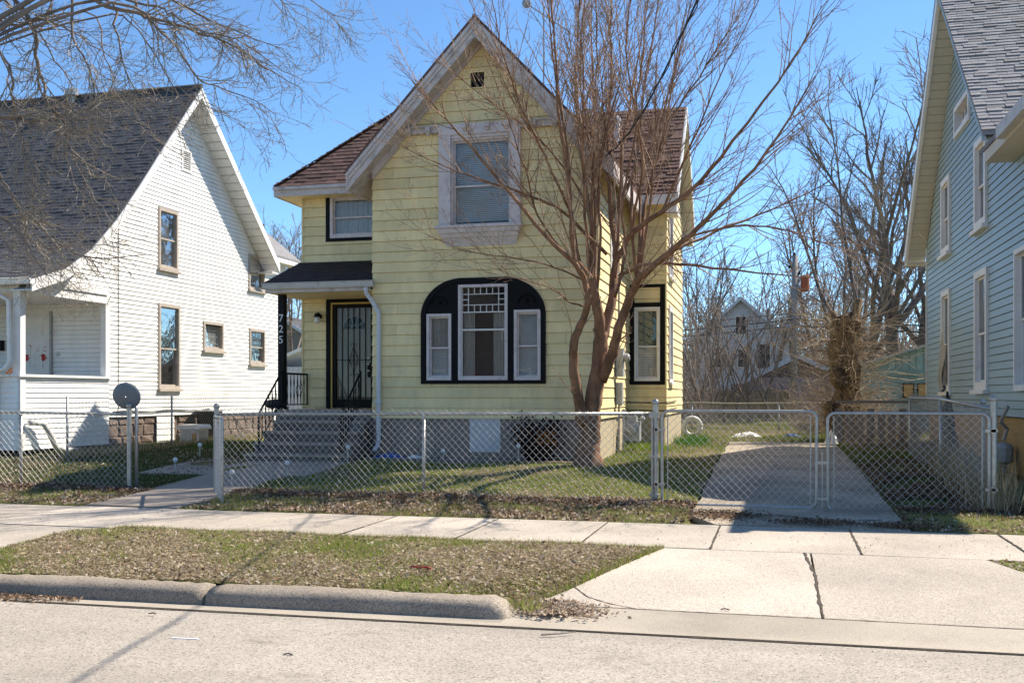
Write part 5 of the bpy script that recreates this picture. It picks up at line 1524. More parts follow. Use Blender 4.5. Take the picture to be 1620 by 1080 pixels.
fl = thing('left_fence', (-11, 13.5, 0.07), 'galvanised chain-link fence left of the walk gate, before the white house', 'fence')
fpost(fl, -9.43, 13.5, -0.05, 1.33, 0.036)
fpost(fl, -11.37, 13.5, 0.07, 1.19, 0.025, False)
fpost(fl, -14.3, 13.5, 0.07, 1.19, 0.025, False)
one(lambda mb: mb.tube([(-9.45, 13.5, 1.20), (-11.37, 13.5, 1.22), (-14.3, 13.5, 1.23), (-18, 13.5, 1.23)], 0.022, 8), 'top_rail', 'galv', fl, smooth=True)
mb = MB(); chainlink(mb, (-18, 13.46), (-9.46, 13.46), 0.08, 0.02, 1.22, 1.19, seed=2)
o = mb.build('wire_mesh', 'wire', fl); o['kind'] = 'stuff'

def gate(name, a, b, z0, z1, label, rad=0.09, r=0.021, seed=3, latch=None, group=None, sp=0.10, wire='wire'):
    """tubular gate frame with rounded corners between plan points a and b"""
    a, b = Vector((*a, 0)), Vector((*b, 0)); d = (b - a); L_ = d.length; d /= L_
    g = thing(name, (a.x, a.y, z0), label, 'gate', group)
    pts = []
    def P_(s, z): q = a + d * s; return (q.x, q.y, z)
    for (cx, cz, t0) in ((rad, z0 + rad, math.pi), (L_ - rad, z0 + rad, 1.5 * math.pi), (L_ - rad, z1 - rad, 0), (rad, z1 - rad, 0.5 * math.pi)):
        for i in range(6):
            t = t0 + 0.5 * math.pi * i / 5
            pts.append(P_(cx + rad * math.cos(t), cz + rad * math.sin(t)))
    pts.append(pts[0])
    one(lambda mb: mb.tube(pts, r, 8, cap=False), 'gate_frame', 'galv', g, smooth=True)
    m = MB(); nn = Vector((-d.y, d.x, 0))
    p0, p1 = a + d * 0.05, b - d * 0.05
    chainlink(m, (p0.x, p0.y), (p1.x, p1.y), z0 + 0.02, z0 + 0.02, z1 - 0.02, z1 - 0.02, over=0.0, seed=seed, sp=sp)
    o = m.build('wire_mesh', wire, g); o['kind'] = 'stuff'
    one(lambda mb: (mb.tube([P_(0.075, z0 + 0.04), P_(0.075, z1 - 0.04)], 0.008, 5), mb.tube([P_(L_ - 0.075, z0 + 0.04), P_(L_ - 0.075, z1 - 0.04)], 0.008, 5)), 'tension_bar', 'galv', g)
    return g
g1 = gate('drive_gate', (-1.36, 13.46), (0.60, 13.46), 0.055, 1.285, 'left leaf of the chain-link driveway gate, hinged on the tall post', seed=4, group='driveway gate leaves')
g2 = gate('drive_gate', (0.735, 13.46), (2.625, 13.46), 0.02, 1.265, 'right leaf of the chain-link driveway gate, nearest the blue-green house', seed=5, group='driveway gate leaves')
for z in (0.30, 1.02):
    one(lambda mb: (mb.box(-1.45, -1.32, 13.42, 13.45, z, z + 0.035), mb.box(-1.46, -1.42, 13.42, 13.56, z - 0.02, z + 0.05)), 'hinge', 'galv', g1)
    one(lambda mb: (mb.box(2.58, 2.72, 13.42, 13.45, z + 0.02, z + 0.055), mb.box(2.64, 2.70, 13.42, 13.54, z, z + 0.07)), 'hinge', 'galv', g2)
one(lambda mb: (mb.tube([(0.668, 13.43, 0.04), (0.668, 13.43, 0.78), (0.64, 13.43, 0.80)], 0.009, 6), mb.box(0.60, 0.735, 13.42, 13.44, 0.62, 0.65), mb.box(0.60, 0.735, 13.42, 13.44, 0.16, 0.19)), 'drop_rod', 'galv', g1)
wg = gate('walk_gate', (-7.93, 13.42), (-7.17, 12.32), -0.005, 1.18, 'narrow chain-link walk gate standing open over the path', seed=6, rad=0.05, sp=0.10)

fr_ = thing('right_fence', (2.68, 15, 0.1), 'chain-link side fence with leaning top rail beside the blue-green house', 'fence')
fpost(fr_, 2.68, 13.5, 0.08, 1.45, 0.036)
for (y, z0, z1) in ((17.0, 0.2, 1.44), (20.8, 0.3, 1.45)):
    fpost(fr_, 2.62 + 0.01 * (y - 17), y, z0, z1, 0.027, False)
one(lambda mb: mb.tube([(2.68, 13.52, 1.32), (2.62, 17.0, 1.43), (2.65, 20.8, 1.44)], 0.022, 8), 'top_rail', 'galv', fr_, smooth=True)
mb = MB(); chainlink(mb, (2.66, 13.55), (2.62, 17.0), 0.1, 0.22, 1.30, 1.42, seed=7); chainlink(mb, (2.62, 17.0), (2.65, 20.8), 0.22, 0.3, 1.42, 1.43, seed=8)
o = mb.build('wire_mesh', 'wire_old', fr_); o['kind'] = 'stuff'

fb = thing('side_yard_fence', (3.0, 15.2, 0.1), 'short weathered chain-link fence beside the meter of the blue-green house', 'fence')
for x in (2.93, 3.08):
    fpost(fb, x, 15.4, 0.1, 1.40, 0.03, True, 'galv_dark')
one(lambda mb: mb.tube([(2.66, 15.4, 1.33), (3.12, 15.4, 1.33)], 0.018, 8), 'top_rail', 'galv_dark', fb)
mb = MB(); chainlink(mb, (2.66, 15.37), (3.12, 15.37), 0.15, 0.15, 1.33, 1.33, seed=9)
o = mb.build('wire_mesh', 'wire_old', fb); o['kind'] = 'stuff'

fs = thing('lot_line_fence', (-12.6, 18, 0.34), 'low weathered wire fence running back along the white house wall', 'fence')
ysl = [16.16, 19.55, 24.7, 28.5]
for y in ysl:
    fpost(fs, -12.6, y, 0.3, 1.47, 0.022, False, 'galv_dark')
mb = MB()
for y0, y1 in zip(ysl[:-1], ysl[1:]):
    chainlink(mb, (-12.6, y0), (-12.6, y1), 0.36, 0.36, 1.42, 1.42, r=0.0018, seed=int(y0))
o = mb.build('wire_mesh', 'wire_old', fs); o['kind'] = 'stuff'

fk = thing('back_fence', (0, 30.5, 0.4), 'old overgrown chain-link fence at the back of the yard', 'fence')
for x in np.arange(-5.0, 5.1, 2.5):
    fpost(fk, x + 0.3, 30.5, 0.4, 1.24, 0.03, False, 'galv_dark')
one(lambda mb: mb.tube([(-6 + i, 30.5, 1.25 + 0.015 * math.sin(i * 2.1)) for i in range(13)], 0.022, 6), 'top_rail', 'wire_old', fk)
mb = MB(); chainlink(mb, (-6, 30.48), (6, 30.48), 0.42, 0.42, 1.25, 1.25, r=0.004, seed=10)
o = mb.build('wire_mesh', 'wire_old', fk); o['kind'] = 'stuff'

# ------------------------------------------------------------------ trees
TH = math.atan(405 / 1600)
def at(px, py, Y):
    """point of the plane Y seen along a sight line: used to measure limb positions off the photograph"""
    u, v = (px - 810) / 1600, (624 - py) / 1600
    dx, dy = -math.sin(TH) + u * math.cos(TH), math.cos(TH) + u * math.sin(TH)
    t = Y / dy
    return Vector((dx * t, Y, 1.5 + v * t))

def smooth_path(pts, rad, n=4):
    P_, R_ = [], []
    m = len(pts)
    for i in range(m - 1):
        p0, p1, p2, p3 = pts[max(i - 1, 0)], pts[i], pts[i + 1], pts[min(i + 2, m - 1)]
        for k in range(n):
            t = k / n
            P_.append(0.5 * ((2 * p1) + (p2 - p0) * t + (2 * p0 - 5 * p1 + 4 * p2 - p3) * t * t + (3 * p1 - p0 - 3 * p2 + p3) * t ** 3))
            R_.append(rad[i] + (rad[i + 1] - rad[i]) * t)
    P_.append(pts[-1]); R_.append(rad[-1])
    return P_, R_

ft = thing('front_tree', (-2.98, 17.0, 0.25), 'bare many-stemmed reddish-brown tree in front of the yellow house corner', 'tree')
def wob(pts, rng, a):
    return [p + Vector((rng.gauss(0, a), rng.gauss(0, a), rng.gauss(0, a))) for p in pts]
rng = random.Random(77)
LIMBS = {
 'T': ([(930, 752, .33), (930, 738, .27), (931, 716, .205), (933, 690, .18), (935, 655, .165), (941, 620, .15), (946, 590, .14), (949, 560, .125), (950, 525, .10)], 17.0, 17.0),
 'A': ([(922, 670, .10), (914, 620, .085), (907, 570, .075), (913, 525, .066), (931, 484, .058), (923, 440, .045), (904, 412, .040), (862, 372, .034), (795, 291, .026), (735, 222, .018), (698, 180, .012), (655, 125, .005)], 16.92, 14.3),
 'B': ([(949, 545, .105), (945, 490, .085), (932, 440, .066), (909, 405, .05), (903, 330, .04), (895, 258, .033), (883, 172, .025), (877, 74, .018), (868, -40, .013), (850, -180, .009), (835, -330, .004)], 17.0, 15.0),
 'C': ([(948, 520, .07), (941, 450, .055), (938, 380, .048), (930, 320, .04), (915, 200, .03), (912, 90, .02), (918, -50, .015), (905, -190, .010), (915, -350, .004)], 17.0, 17.7),
 'D': ([(952, 540, .095), (966, 480, .078), (972, 432, .07), (974, 404, .058), (968, 340, .048), (962, 250, .038), (966, 150, .028), (966, 50, .022), (965, -60, .016), (955, -200, .011), (970, -370, .004)], 17.05, 18.8),
 'E': ([(973, 415, .055), (1003, 367, .048), (1047, 335, .042), (1094, 300, .034), (1160, 225, .025), (1250, 100, .014), (1300, 10, .006)], 17.05, 14.6),
 'F': ([(952, 600, .10), (968, 560, .085), (984, 505, .072), (1000, 464, .066), (1012, 440, .06), (1060, 399, .045), (1092, 372, .04), (1146, 320, .03), (1210, 245, .02), (1290, 120, .007)], 17.0, 14.0),
 'G': ([(1010, 444, .045), (1017, 380, .04), (1020, 330, .035), (1035, 270, .028), (1050, 180, .022), (1075, 80, .015), (1105, -50, .011), (1130, -180, .007), (1160, -300, .003)], 16.9, 19.6),
 'H': ([(980, 436, .036), (1013, 421, .032), (1050, 416, .027), (1107, 421, .022), (1200, 432, .014), (1290, 440, .005)], 17.0, 14.6),
 'I': ([(1058, 400, .03), (1130, 368, .025), (1200, 340, .018), (1290, 300, .010), (1345, 262, .005)], 16.7, 19.2),
 'J': ([(960, 402, .036), (900, 344, .03), (869, 322, .026), (795, 295, .019), (722, 271, .012), (640, 233, .005)], 17.0, 14.6),
 'K': ([(1000, 370, .034), (1000, 300, .03), (1010, 220, .025), (1022, 120, .018), (1040, 20, .013), (1052, -60, .010), (1060, -200, .007), (1085, -330, .003)], 17.05, 20.2),
 'L': ([(903, 335, .028), (862, 250, .022), (830, 180, .017), (800, 100, .012), (778, 0, .006)], 16.9, 13.8),
 'M': ([(968, 345, .032), (1000, 280, .028), (1060, 190, .022), (1120, 100, .015), (1185, 0, .007)], 17.1, 19.4),
 'N': ([(922, 443, .018), (880, 425, .015), (820, 408, .012), (750, 400, .009), (678, 372, .004)], 16.8, 14.6),
 'O': ([(930, 322, .022), (880, 250, .018), (830, 200, .014), (760, 150, .009), (688, 92, .004)], 17.1, 15.4),
 'Q': ([(1090, 374, .022), (1160, 358, .018), (1230, 362, .011), (1310, 385, .005)], 16.5, 14.0),
 'R': ([(938, 385, .03), (945, 300, .026), (938, 200, .02), (944, 100, .014), (940, -30, .011), (925, -170, .007), (940, -300, .003)], 17.3, 18.2),
 'S': ([(903, 412, .022), (850, 340, .018), (835, 280, .014), (812, 215, .010), (760, 60, .005)], 16.7, 14.2),
 'U': ([(972, 470, .03), (990, 400, .026), (985, 320, .022), (1005, 200, .016), (990, 80, .012), (1000, -40, .010), (985, -180, .006), (1000, -300, .003)], 16.9, 14.4),
 'V': ([(1046, 336, .025), (1080, 260, .02), (1110, 190, .015), (1150, 100, .010), (1210, -20, .006)], 16.8, 15.2),
 'X': ([(932, 484, .02), (905, 480, .014), (870, 455, .010), (820, 442, .007), (770, 440, .004)], 16.9, 14.8),
}
rl = random.Random(123)
for i in range(10):          # upright stems that fill the middle of the crown
    sx, sy = rl.choice(((935, 455), (943, 470), (972, 440), (966, 478), (1002, 462), (1008, 446), (922, 440), (968, 420)))
    ex = 965 + (sx - 960) * rl.uniform(1.6, 3.2) + rl.uniform(-60, 60); ey = rl.uniform(-120, 60)
    y1 = rl.uniform(14.6, 17.3) if ex < 960 else rl.uniform(14.4, 19.5)
    path = []
    for j in range(6):
        t = j / 5
        path.append((sx + (ex - sx) * t ** 1.25 + rl.uniform(-9, 9) * (j > 0), sy + (ey - sy) * t, 0.027 * (1 - t) + 0.005))
    LIMBS['u%d' % i] = (path, 17.0, y1)
tw = MB()
CF = [dict(per_m=5.4, **{'from': 0.25}, len=1.9, r=0.012, rmin=0.0032, ang=R(30), lift=0.14, n=9, wob=0.07, up=0.035, k=3),
      dict(per_m=5.5, **{'from': 0.12}, len=0.42, r=0.0055, rmin=0.0026, ang=R(46), lift=0.06, n=4, wob=0.14, up=0.03, k=3),
      dict(per_m=8.0, **{'from': 0.15}, len=0.10, r=0.0035, rmin=0.0022, ang=R(60), lift=0.0, n=2, wob=0.2, up=0.0, k=3)]
for key, (pl, ya, yb) in LIMBS.items():
    n = len(pl)
    pts = []
    for i, (px, py, r) in enumerate(pl):
        t = i / (n - 1)
        pts.append(at(px, py, ya + (yb - ya) * t))
    pts, rad = smooth_path(pts, [q[2] * (1.0 if q[2] > 0.06 else 0.93) for q in pl], 4)
    mb = MB()
    thick = max(rad) > 0.05
    if key != 'T':
        pts = [p + Vector((rng.gauss(0, 0.008), rng.gauss(0, 0.02), rng.gauss(0, 0.008))) if 0 < i < len(pts) - 1 else p for i, p in enumerate(pts)]
    mb.tube(pts, rad, 12 if thick else 7, cap=True)
    if thick:
        kk = 12
        for q in range(len(pts)):
            for j in range(kk):
                v = Vector(mb.v[q * kk + j]); mb.v[q * kk + j] = tuple(pts[q] + (v - pts[q]) * (1 + rng.gauss(0, 0.055) + 0.05 * math.sin(j * 2.6 + q * 0.9)))
    if key == 'T':
        # bark ridges and root flare
        for i, v in enumerate(mb.v):
            x, y, z = v; a = math.atan2(y - 17.0, x + 2.98)
            k = 1 + 0.05 * math.sin(5 * a + z * 3) + (0.16 * max(0, math.sin(4 * a + 1.0)) * max(0, 0.6 - z))
            mb.v[i] = (-2.98 + (x + 2.98) * k, 17.0 + (y - 17.0) * k, z)
        trunk = mb.build('trunk', 'bark_red', ft, smooth=True)
    else:
        mb.build('limb', 'bark_red', ft, smooth=True)
        sprout(tw, pts, rad, 0, rng, CF)
# stubs and suckers low on the trunk
for (px, py, qx, qy, r) in ((953, 555, 938, 520, .022), (975, 543, 998, 527, .016), (935, 480, 950, 470, .03)):
    m2 = MB(); m2.tube([at(px, py, 17.0), at((px + qx) / 2, (py + qy) / 2 - 2, 16.85), at(qx, qy, 16.8)], [r, r * .8, r * .6], 6); m2.build('stub', 'bark_red', ft, smooth=True)
for (px, py, qx, qy) in ((915, 640, 880, 560), (918, 650, 925, 585), (922, 655, 905, 590), (975, 560, 1010, 520), (905, 545, 895, 470), (968, 600, 990, 560)):
    m2p, m2r = limb(at(px, py, 16.9), at(qx, qy, 16.6) - at(px, py, 16.9), 0.8, 0.010, 0.003, 6, 0.12, 0.05, rng)
    tw.tube(m2p, m2r, 4, cap=False); sprout(tw, m2p, m2r, 1, rng, CF)
crown = tw.build('crown', 'twig', ft)

# big tree left of the picture whose boughs hang over the white house
ot = thing('overhanging_tree', (-11.2, 9.2, 0.0), 'bare tan-twigged tree reaching in from the left over the white house roof', 'tree')
rng = random.Random(41)
trunk_pts = [Vector(p) for p in ((-11.2, 9.2, -0.05), (-11.2, 9.2, 0.6), (-11.15, 9.25, 2.0), (-11.0, 9.4, 3.2), (-10.9, 9.6, 4.2))]
mb = MB(); p_, r_ = smooth_path(trunk_pts, [0.42, 0.33, 0.28, 0.26, 0.22], 4); mb.tube(p_, r_, 14); mb.build('trunk', 'bark_grey', ot, smooth=True)
OL = [
 ([(-30, -60, .08), (24, 0, .045), (59, 62, .036), (57, 100, .032), (80, 166, .026), (100, 194, .022), (118, 256, .016), (150, 330, .010), (175, 395, .005)], 11.0, 11.6),
 ([(90, -60, .06), (152, 0, .042), (214, 21, .036), (249, 31, .032), (311, 52, .026), (363, 69, .020), (432, 114, .012), (477, 138, .005)], 11.2, 12.6),
 ([(180, 8, .03), (259, 52, .024), (311, 121, .018), (346, 138, .014), (415, 166, .008), (442, 194, .004)], 11.4, 12.2),
 ([(-60, 180, .05), (0, 186, .034), (60, 190, .026), (110, 184, .018), (160, 160, .010), (190, 140, .005)], 10.8, 11.2),
 ([(-60, 235, .055), (0, 285, .032), (31, 322, .028), (62, 356, .024), (102, 393, .018), (154, 408, .013), (247, 400, .005)], 10.6, 11.4),
 ([(200, -70, .05), (260, -10, .030), (330, 30, .020), (400, 60, .012), (455, 80, .005)], 11.6, 12.8),
 ([(340, -120, .04), (440, -40, .022), (490, 0, .012), (520, 22, .007), (555, 30, .003)], 11.8, 12.8),
 ([(-40, 60, .04), (10, 95, .026), (18, 150, .020), (35, 230, .014), (40, 300, .009), (30, 380, .004)], 10.7, 11.0),
 ([(100, -40, .035), (115, 60, .024), (140, 110, .018), (150, 170, .012), (160, 240, .006)], 11.3, 11.5),
 ([(160, 0, .03), (185, 60, .02), (205, 130, .013), (250, 170, .007), (275, 190, .004)], 11.6, 12.0),
 ([(-60, 330, .04), (0, 345, .024), (40, 380, .018), (60, 420, .012), (90, 445, .007), (130, 470, .003)], 10.4, 10.9),
 ([(-50, 20, .04), (20, 40, .028), (70, 30, .02), (130, 62, .014), (190, 100, .008), (235, 125, .004)], 11.0, 12.0),
]
CO = [dict(per_m=6.2, **{'from': 0.1}, len=0.95, r=0.011, rmin=0.0035, ang=R(40), lift=-0.10, n=6, wob=0.16, up=-0.04, k=3),
      dict(per_m=9.5, **{'from': 0.1}, len=0.45, r=0.006, rmin=0.0028, ang=R(48), lift=-0.02, n=5, wob=0.22, up=0.02, k=3),
      dict(per_m=9.0, **{'from': 0.1}, len=0.15, r=0.0038, rmin=0.0024, ang=R(55), lift=0.02, n=2, wob=0.25, up=0.04, k=3)]
tw = MB()
rj = random.Random(88)
OL2 = [([(px + dx + rj.gauss(0, 9), py + dy + rj.gauss(0, 9), r * 0.62) for (px, py, r) in pl], ya + rj.uniform(-0.4, 0.5), yb + rj.uniform(-0.5, 0.5)) for pl, ya, yb in OL for dx, dy in ((rj.uniform(-45, 30), rj.uniform(-20, 45)),)]
for pl, ya, yb in OL + OL2:
    n = len(pl)
    pts = [at(px, py, ya + (yb - ya) * i / (n - 1)) for i, (px, py, r) in enumerate(pl)]
    rad = [q[2] * 0.66 for q in pl]
    start = trunk_pts[-1] if pts[0].z > 4.5 else trunk_pts[-2]
    pts = [start, start.lerp(pts[0], 0.5) + Vector((0, 0, 0.35))] + pts
    rad = [rad[0] * 1.1, rad[0] * 1.05] + rad
    pts, rad = smooth_path(pts, rad, 4)
    pts = [p + Vector((rng.gauss(0, 0.012), rng.gauss(0, 0.02), rng.gauss(0, 0.012))) for p in pts]
    mb = MB(); mb.tube(pts, rad, 8); mb.build('limb', 'bark_grey', ot, smooth=True)
    sprout(tw, pts[8:], rad[8:], 0, rng, CO)
tw.build('crown', 'twig_light', ot)

# bare trees further off: a few kinds, copied with their parts
def bare_tree(seed, H, r, trunk_h, spread, mat, lean=0.0, k0=7):
    rng = random.Random(seed)
    t = MB(); c = MB()
    pts, rad = limb((0, 0, -0.3), (lean, 0, 1), trunk_h + 0.3, r, r * 0.72, 6, 0.03, 0.02, rng)
    t.tube(pts, rad, 10)
    cfg = [dict(per_m=1.3, **{'from': 0.2}, len=H * 0.20, r=r * 0.20, rmin=0.018, ang=R(38), lift=0.18, n=5, wob=0.10, up=0.04, k=4),
           dict(per_m=2.3, **{'from': 0.1}, len=H * 0.095, r=r * 0.09, rmin=0.011, ang=R(42), lift=0.10, n=4, wob=0.14, up=0.03, k=3),
           dict(per_m=4.6, **{'from': 0.1}, len=H * 0.06, r=r * 0.04, rmin=0.007, ang=R(42), lift=0.05, n=3, wob=0.18, up=0.03, k=3)]
    for i in range(k0):
        a = 2 * math.pi * (i + rng.uniform(-0.3, 0.3)) / k0
        s = spread * rng.uniform(0.35, 1.1)
        d = (math.cos(a) * s, math.sin(a) * s, 1.0)
        i0 = rng.choice((-1, -1, -2, -3))
        p2, r2 = limb(pts[i0], d, (H - trunk_h) * rng.uniform(0.72, 1.0), rad[i0] * rng.uniform(0.45, 0.7), 0.02, 9, 0.09, 0.05, rng)
        t.tube(p2, r2, 7, cap=False)
        sprout(c, p2, r2, 0, rng, cfg)
    return t, c
KINDS = {}
for nm, args in dict(tall=(5, 18, 0.34, 6.0, 0.8, 'bark_dark', 0.02, 6), forked=(8, 17, 0.25, 3.2, 0.85, 'bark_dark', -0.05, 6), mid=(13, 11, 0.15, 2.2, 0.75, 'bark_grey', 0.0, 6), small=(21, 6.5, 0.10, 1.2, 0.7, 'bark_grey', 0.1, 5)).items():
    t, c = bare_tree(*args)
    o1 = t.build('trunk', args[5], None, True, (0, 0, 0)); o2 = c.build('crown', 'brush' if nm != 'tall' else 'bark_grey', None, False, (0, 0, 0))
    KINDS[nm] = (o1.data, o2.data)
    for o in (o1, o2): bpy.data.objects.remove(o, do_unlink=True)
def plant(kind, px, Y, sc, rot, label, name='bare_tree', group='bare trees behind the yards', zs=1.0):
    p = at(px, 624, Y); z = zg(p.x, p.y)
    t = thing(name, (p.x, p.y, z), label, 'tree', group)
    t.rotation_euler = (0, 0, rot); t.scale = (sc, sc, sc * zs)
    for nm, me in zip(('trunk', 'crown'), KINDS[kind]):
        o = bpy.data.objects.new(nm, me); COL.objects.link(o); o.parent = t
    return t
plant('tall', 1416, 50, 1.0, 0.4, 'tallest dark bare tree with a straight trunk rising beside the blue-green house')
plant('forked', 1386, 47, 1.0, 2.0, 'large bare tree forking low behind the stump, left of the tallest tree')
plant('forked', 1345, 58, 0.95, 4.1, 'bare tree with spreading crown above the vine-covered stump')
plant('mid', 1300, 52, 1.05, 1.0, 'bare tree just right of the utility pole')
plant('mid', 1228, 60, 1.0, 2.6, 'bare tree just left of the utility pole')
plant('mid', 1130, 56, 0.95, 0.2, 'bare tree behind the left side of the pale gabled house')
plant('mid', 1095, 46, 0.85, 3.3, 'bare tree close to the back corner of the yellow house')
plant('tall', 1452, 62, 0.95, 3.0, 'tall bare tree half hidden by the rake of the blue-green house')
plant('forked', 428, 58, 0.80, 1.4, 'bare rounded tree between the white house and the yellow house roofs')
plant('forked', 392, 66, 0.85, 5.0, 'bare tree behind the rear roof of the white house')
plant('mid', 441, 47, 1.0, 0.7, 'dense bare tree just right of the rear roof of the white house')
plant('mid', 418, 44, 0.98, 3.7, 'bare tree whose crown rises over the rear slope of the white house')
plant('mid', 466, 50, 1.0, 2.2, 'bare tree seen through the gap beside the porch post')
SM = [(1102, 38, .8), (1122, 40, .75), (1146, 39, .8), (1165, 41, .8), (1188, 38.5, .85), (1214, 40, .85)]
LB = ['thin bare sapling nearest the yellow house in front of the wood fence', 'second thin sapling from the yellow house, by the wood fence', 'dark sapling crossing the left edge of the pale gabled house',
      'dark forked sapling below the attic window of the pale gabled house', 'dark sapling beside the red truck', 'dark sapling in front of the mauve garage eave']
for (px, Y, s), lb in zip(SM, LB):
    plant('small', px, Y, s, px * 0.7, lb, 'sapling', 'saplings along the back fence')

# vine-covered stump with shoots
sp_ = at(1336, 624, 26.5); sz = zg(sp_.x, sp_.y)
st = thing('tree_stump', (sp_.x, sp_.y, sz), 'thick topped tree stump bristling with pale dry shoots behind the driveway', 'tree stump')
rng = random.Random(19)
mb = MB()
p_, r_ = smooth_path([Vector((sp_.x + dx, sp_.y, sz + z)) for dx, z in ((0, -0.1), (0.02, 0.5), (0.05, 1.3), (0.0, 2.2), (0.06, 2.95), (0.05, 3.1))], [0.40, 0.32, 0.29, 0.36, 0.32, 0.16], 4)
mb.tube(p_, r_, 16)
for i, v in enumerate(mb.v):
    a = rng.uniform(-0.045, 0.045); mb.v[i] = (v[0] + a * 1.6, v[1] + rng.uniform(-0.07, 0.07), v[2] + rng.uniform(-0.05, 0.05))
mb.build('trunk', 'stump', st)
for (dx, dy, z, ex, ez, r) in ((-0.2, -0.25, 1.5, -0.28, 1.75, .17), (-0.3, -0.1, 0.3, -0.45, 0.95, .16), (0.15, 0, 2.7, 0.35, 3.5, .12), (-0.1, 0.0, 2.7, -0.3, 3.2, .12)):
    m2 = MB(); m2.tube([(sp_.x + dx * 0.3, sp_.y + dy, sz + z - 0.15), (sp_.x + dx, sp_.y + dy * 1.3, sz + z), (sp_.x + ex, sp_.y + dy * 1.8, sz + ez)], [r, r, r * .85], 10); m2.build('cut_limb', 'stump', st, smooth=True)
sh = MB()
for i in range(650):
    z = rng.uniform(0.1, 3.0); a = rng.uniform(0, 2 * math.pi)
    s = Vector((sp_.x + 0.3 * math.cos(a), sp_.y + 0.3 * math.sin(a), sz + z))
    d = Vector((math.cos(a), math.sin(a), rng.uniform(-0.1, 0.8)))
    L = rng.uniform(0.4, 1.9) * (1.15 if z > 1.2 else 0.9)
    pts, rad = limb(s, d, L, 0.007, 0.0025, 7, 0.20, -0.02, rng)
    sh.tube(pts, rad, 3, cap=False)
    if rng.random() < 0.5:
        q = pts[3]; p2, r2 = limb(q, d + Vector((rng.gauss(0, .6), rng.gauss(0, .6), rng.gauss(0, .4))), L * 0.5, 0.006, 0.003, 4, 0.15, 0.0, rng); sh.tube(p2, r2, 3, cap=False)
o = sh.build('shoots', 'straw', st); o['kind'] = 'stuff'

# undergrowth that reads as one mass
rng = random.Random(6)
bm_ = MB()
def bush_patch(n, px0, px1, Y0, Y1, h0, h1, r=0.012, mb=bm_):
    for _ in range(n):
        Y = rng.uniform(Y0, Y1); p = at(rng.uniform(px0, px1), 624, Y); z = zg(p.x, p.y)
        L = rng.uniform(h0, h1)
        pts, rad = limb((p.x, p.y, z - 0.05), (rng.gauss(0, 0.3), rng.gauss(0, 0.3), 1), L, r, r * 0.4, 5, 0.13, 0.0, rng)
        mb.tube(pts, rad, 3, cap=False)
        for _k in range(4):
            i = rng.randint(1, 4)
            p2, r2 = limb(pts[i], (rng.gauss(0, 0.7), rng.gauss(0, 0.7), 0.6), L * 0.4, r * 0.55, r * 0.25, 3, 0.2, 0, rng)
            mb.tube(p2, r2, 3, cap=False)
bush_patch(150, 1085, 1320, 37.5, 43, 1.5, 4.4, 0.008)
bush_patch(110, 1080, 1130, 36, 42, 2.0, 5.0, 0.011)
bush_patch(160, 1250, 1420, 27.5, 32, 0.5, 1.9, 0.010)
bush_patch(120, 1335, 1455, 22.5, 24.6, 0.4, 1.1, 0.008)
tag(bm_.build('undergrowth', 'brush', loc=(0, 38, 0.4)), 'mass of dry brown undergrowth along the back fence', 'undergrowth', kind='stuff')
bm_ = MB()
bush_patch(700, 1060, 1500, 66, 90, 4, 11, 0.05, bm_); bush_patch(260, 380, 520, 70, 90, 4, 9, 0.05, bm_)
tag(bm_.build('far_wood', 'brush', loc=(0, 75, 0.5)), 'brown leafless wood far behind the yards', 'wood', kind='stuff')

# ------------------------------------------------------------------ things behind the yards
def gabled(name, loc, w, dep, h, rise, label, wallmat, gablemat, roofmat, trim, boards=0.0, oh=0.3):
    """front-gabled building facing the camera; loc is the front centre at the ground"""
    t = thing(name, loc, label, 'house' if 'house' in name else 'garage')
    x, y, z = loc
    one(lambda mb: (mb.box(x - w / 2, x + w / 2, y + 0.03, y + dep, z - 0.2, z + h), ), 'wall', wallmat, t)
    one(lambda mb: mb.slab([(x - w / 2, y + 0.03, z + h), (x + w / 2, y + 0.03, z + h), (x, y + 0.03, z + h + rise)], (0, dep, 0)), 'gable', gablemat, t)
    for s in (-1, 1):
        xe = x + s * (w / 2 + oh); ze = z + h - rise * (oh / (w / 2))
        one(lambda mb: mb.slab([(x, y - oh, z + h + rise + 0.05), (xe, y - oh, ze + 0.05), (xe, y + dep + oh, ze + 0.05), (x, y + dep + oh, z + h + rise + 0.05)], (0, 0, -0.10)), 'roof', roofmat, t)
        one(lambda mb: mb.slab([(x, y - oh - 0.03, z + h + rise + 0.05), (xe, y - oh - 0.03, ze + 0.05), (xe, y - oh - 0.03, ze - 0.18), (x, y - oh - 0.03, z + h + rise - 0.18)], (0, 0.028, 0)), 'barge_board', trim, t)
    if boards:
        Pf = front(y + 0.029)
        siding(Pf, [(x - w / 2, z), (x + w / 2, z), (x + w / 2, z + h), (x - w / 2, z + h)], z, boards, [], t, wallmat, 'siding_board', 0.02, 0.005, merge=False, seed=3)
    return t

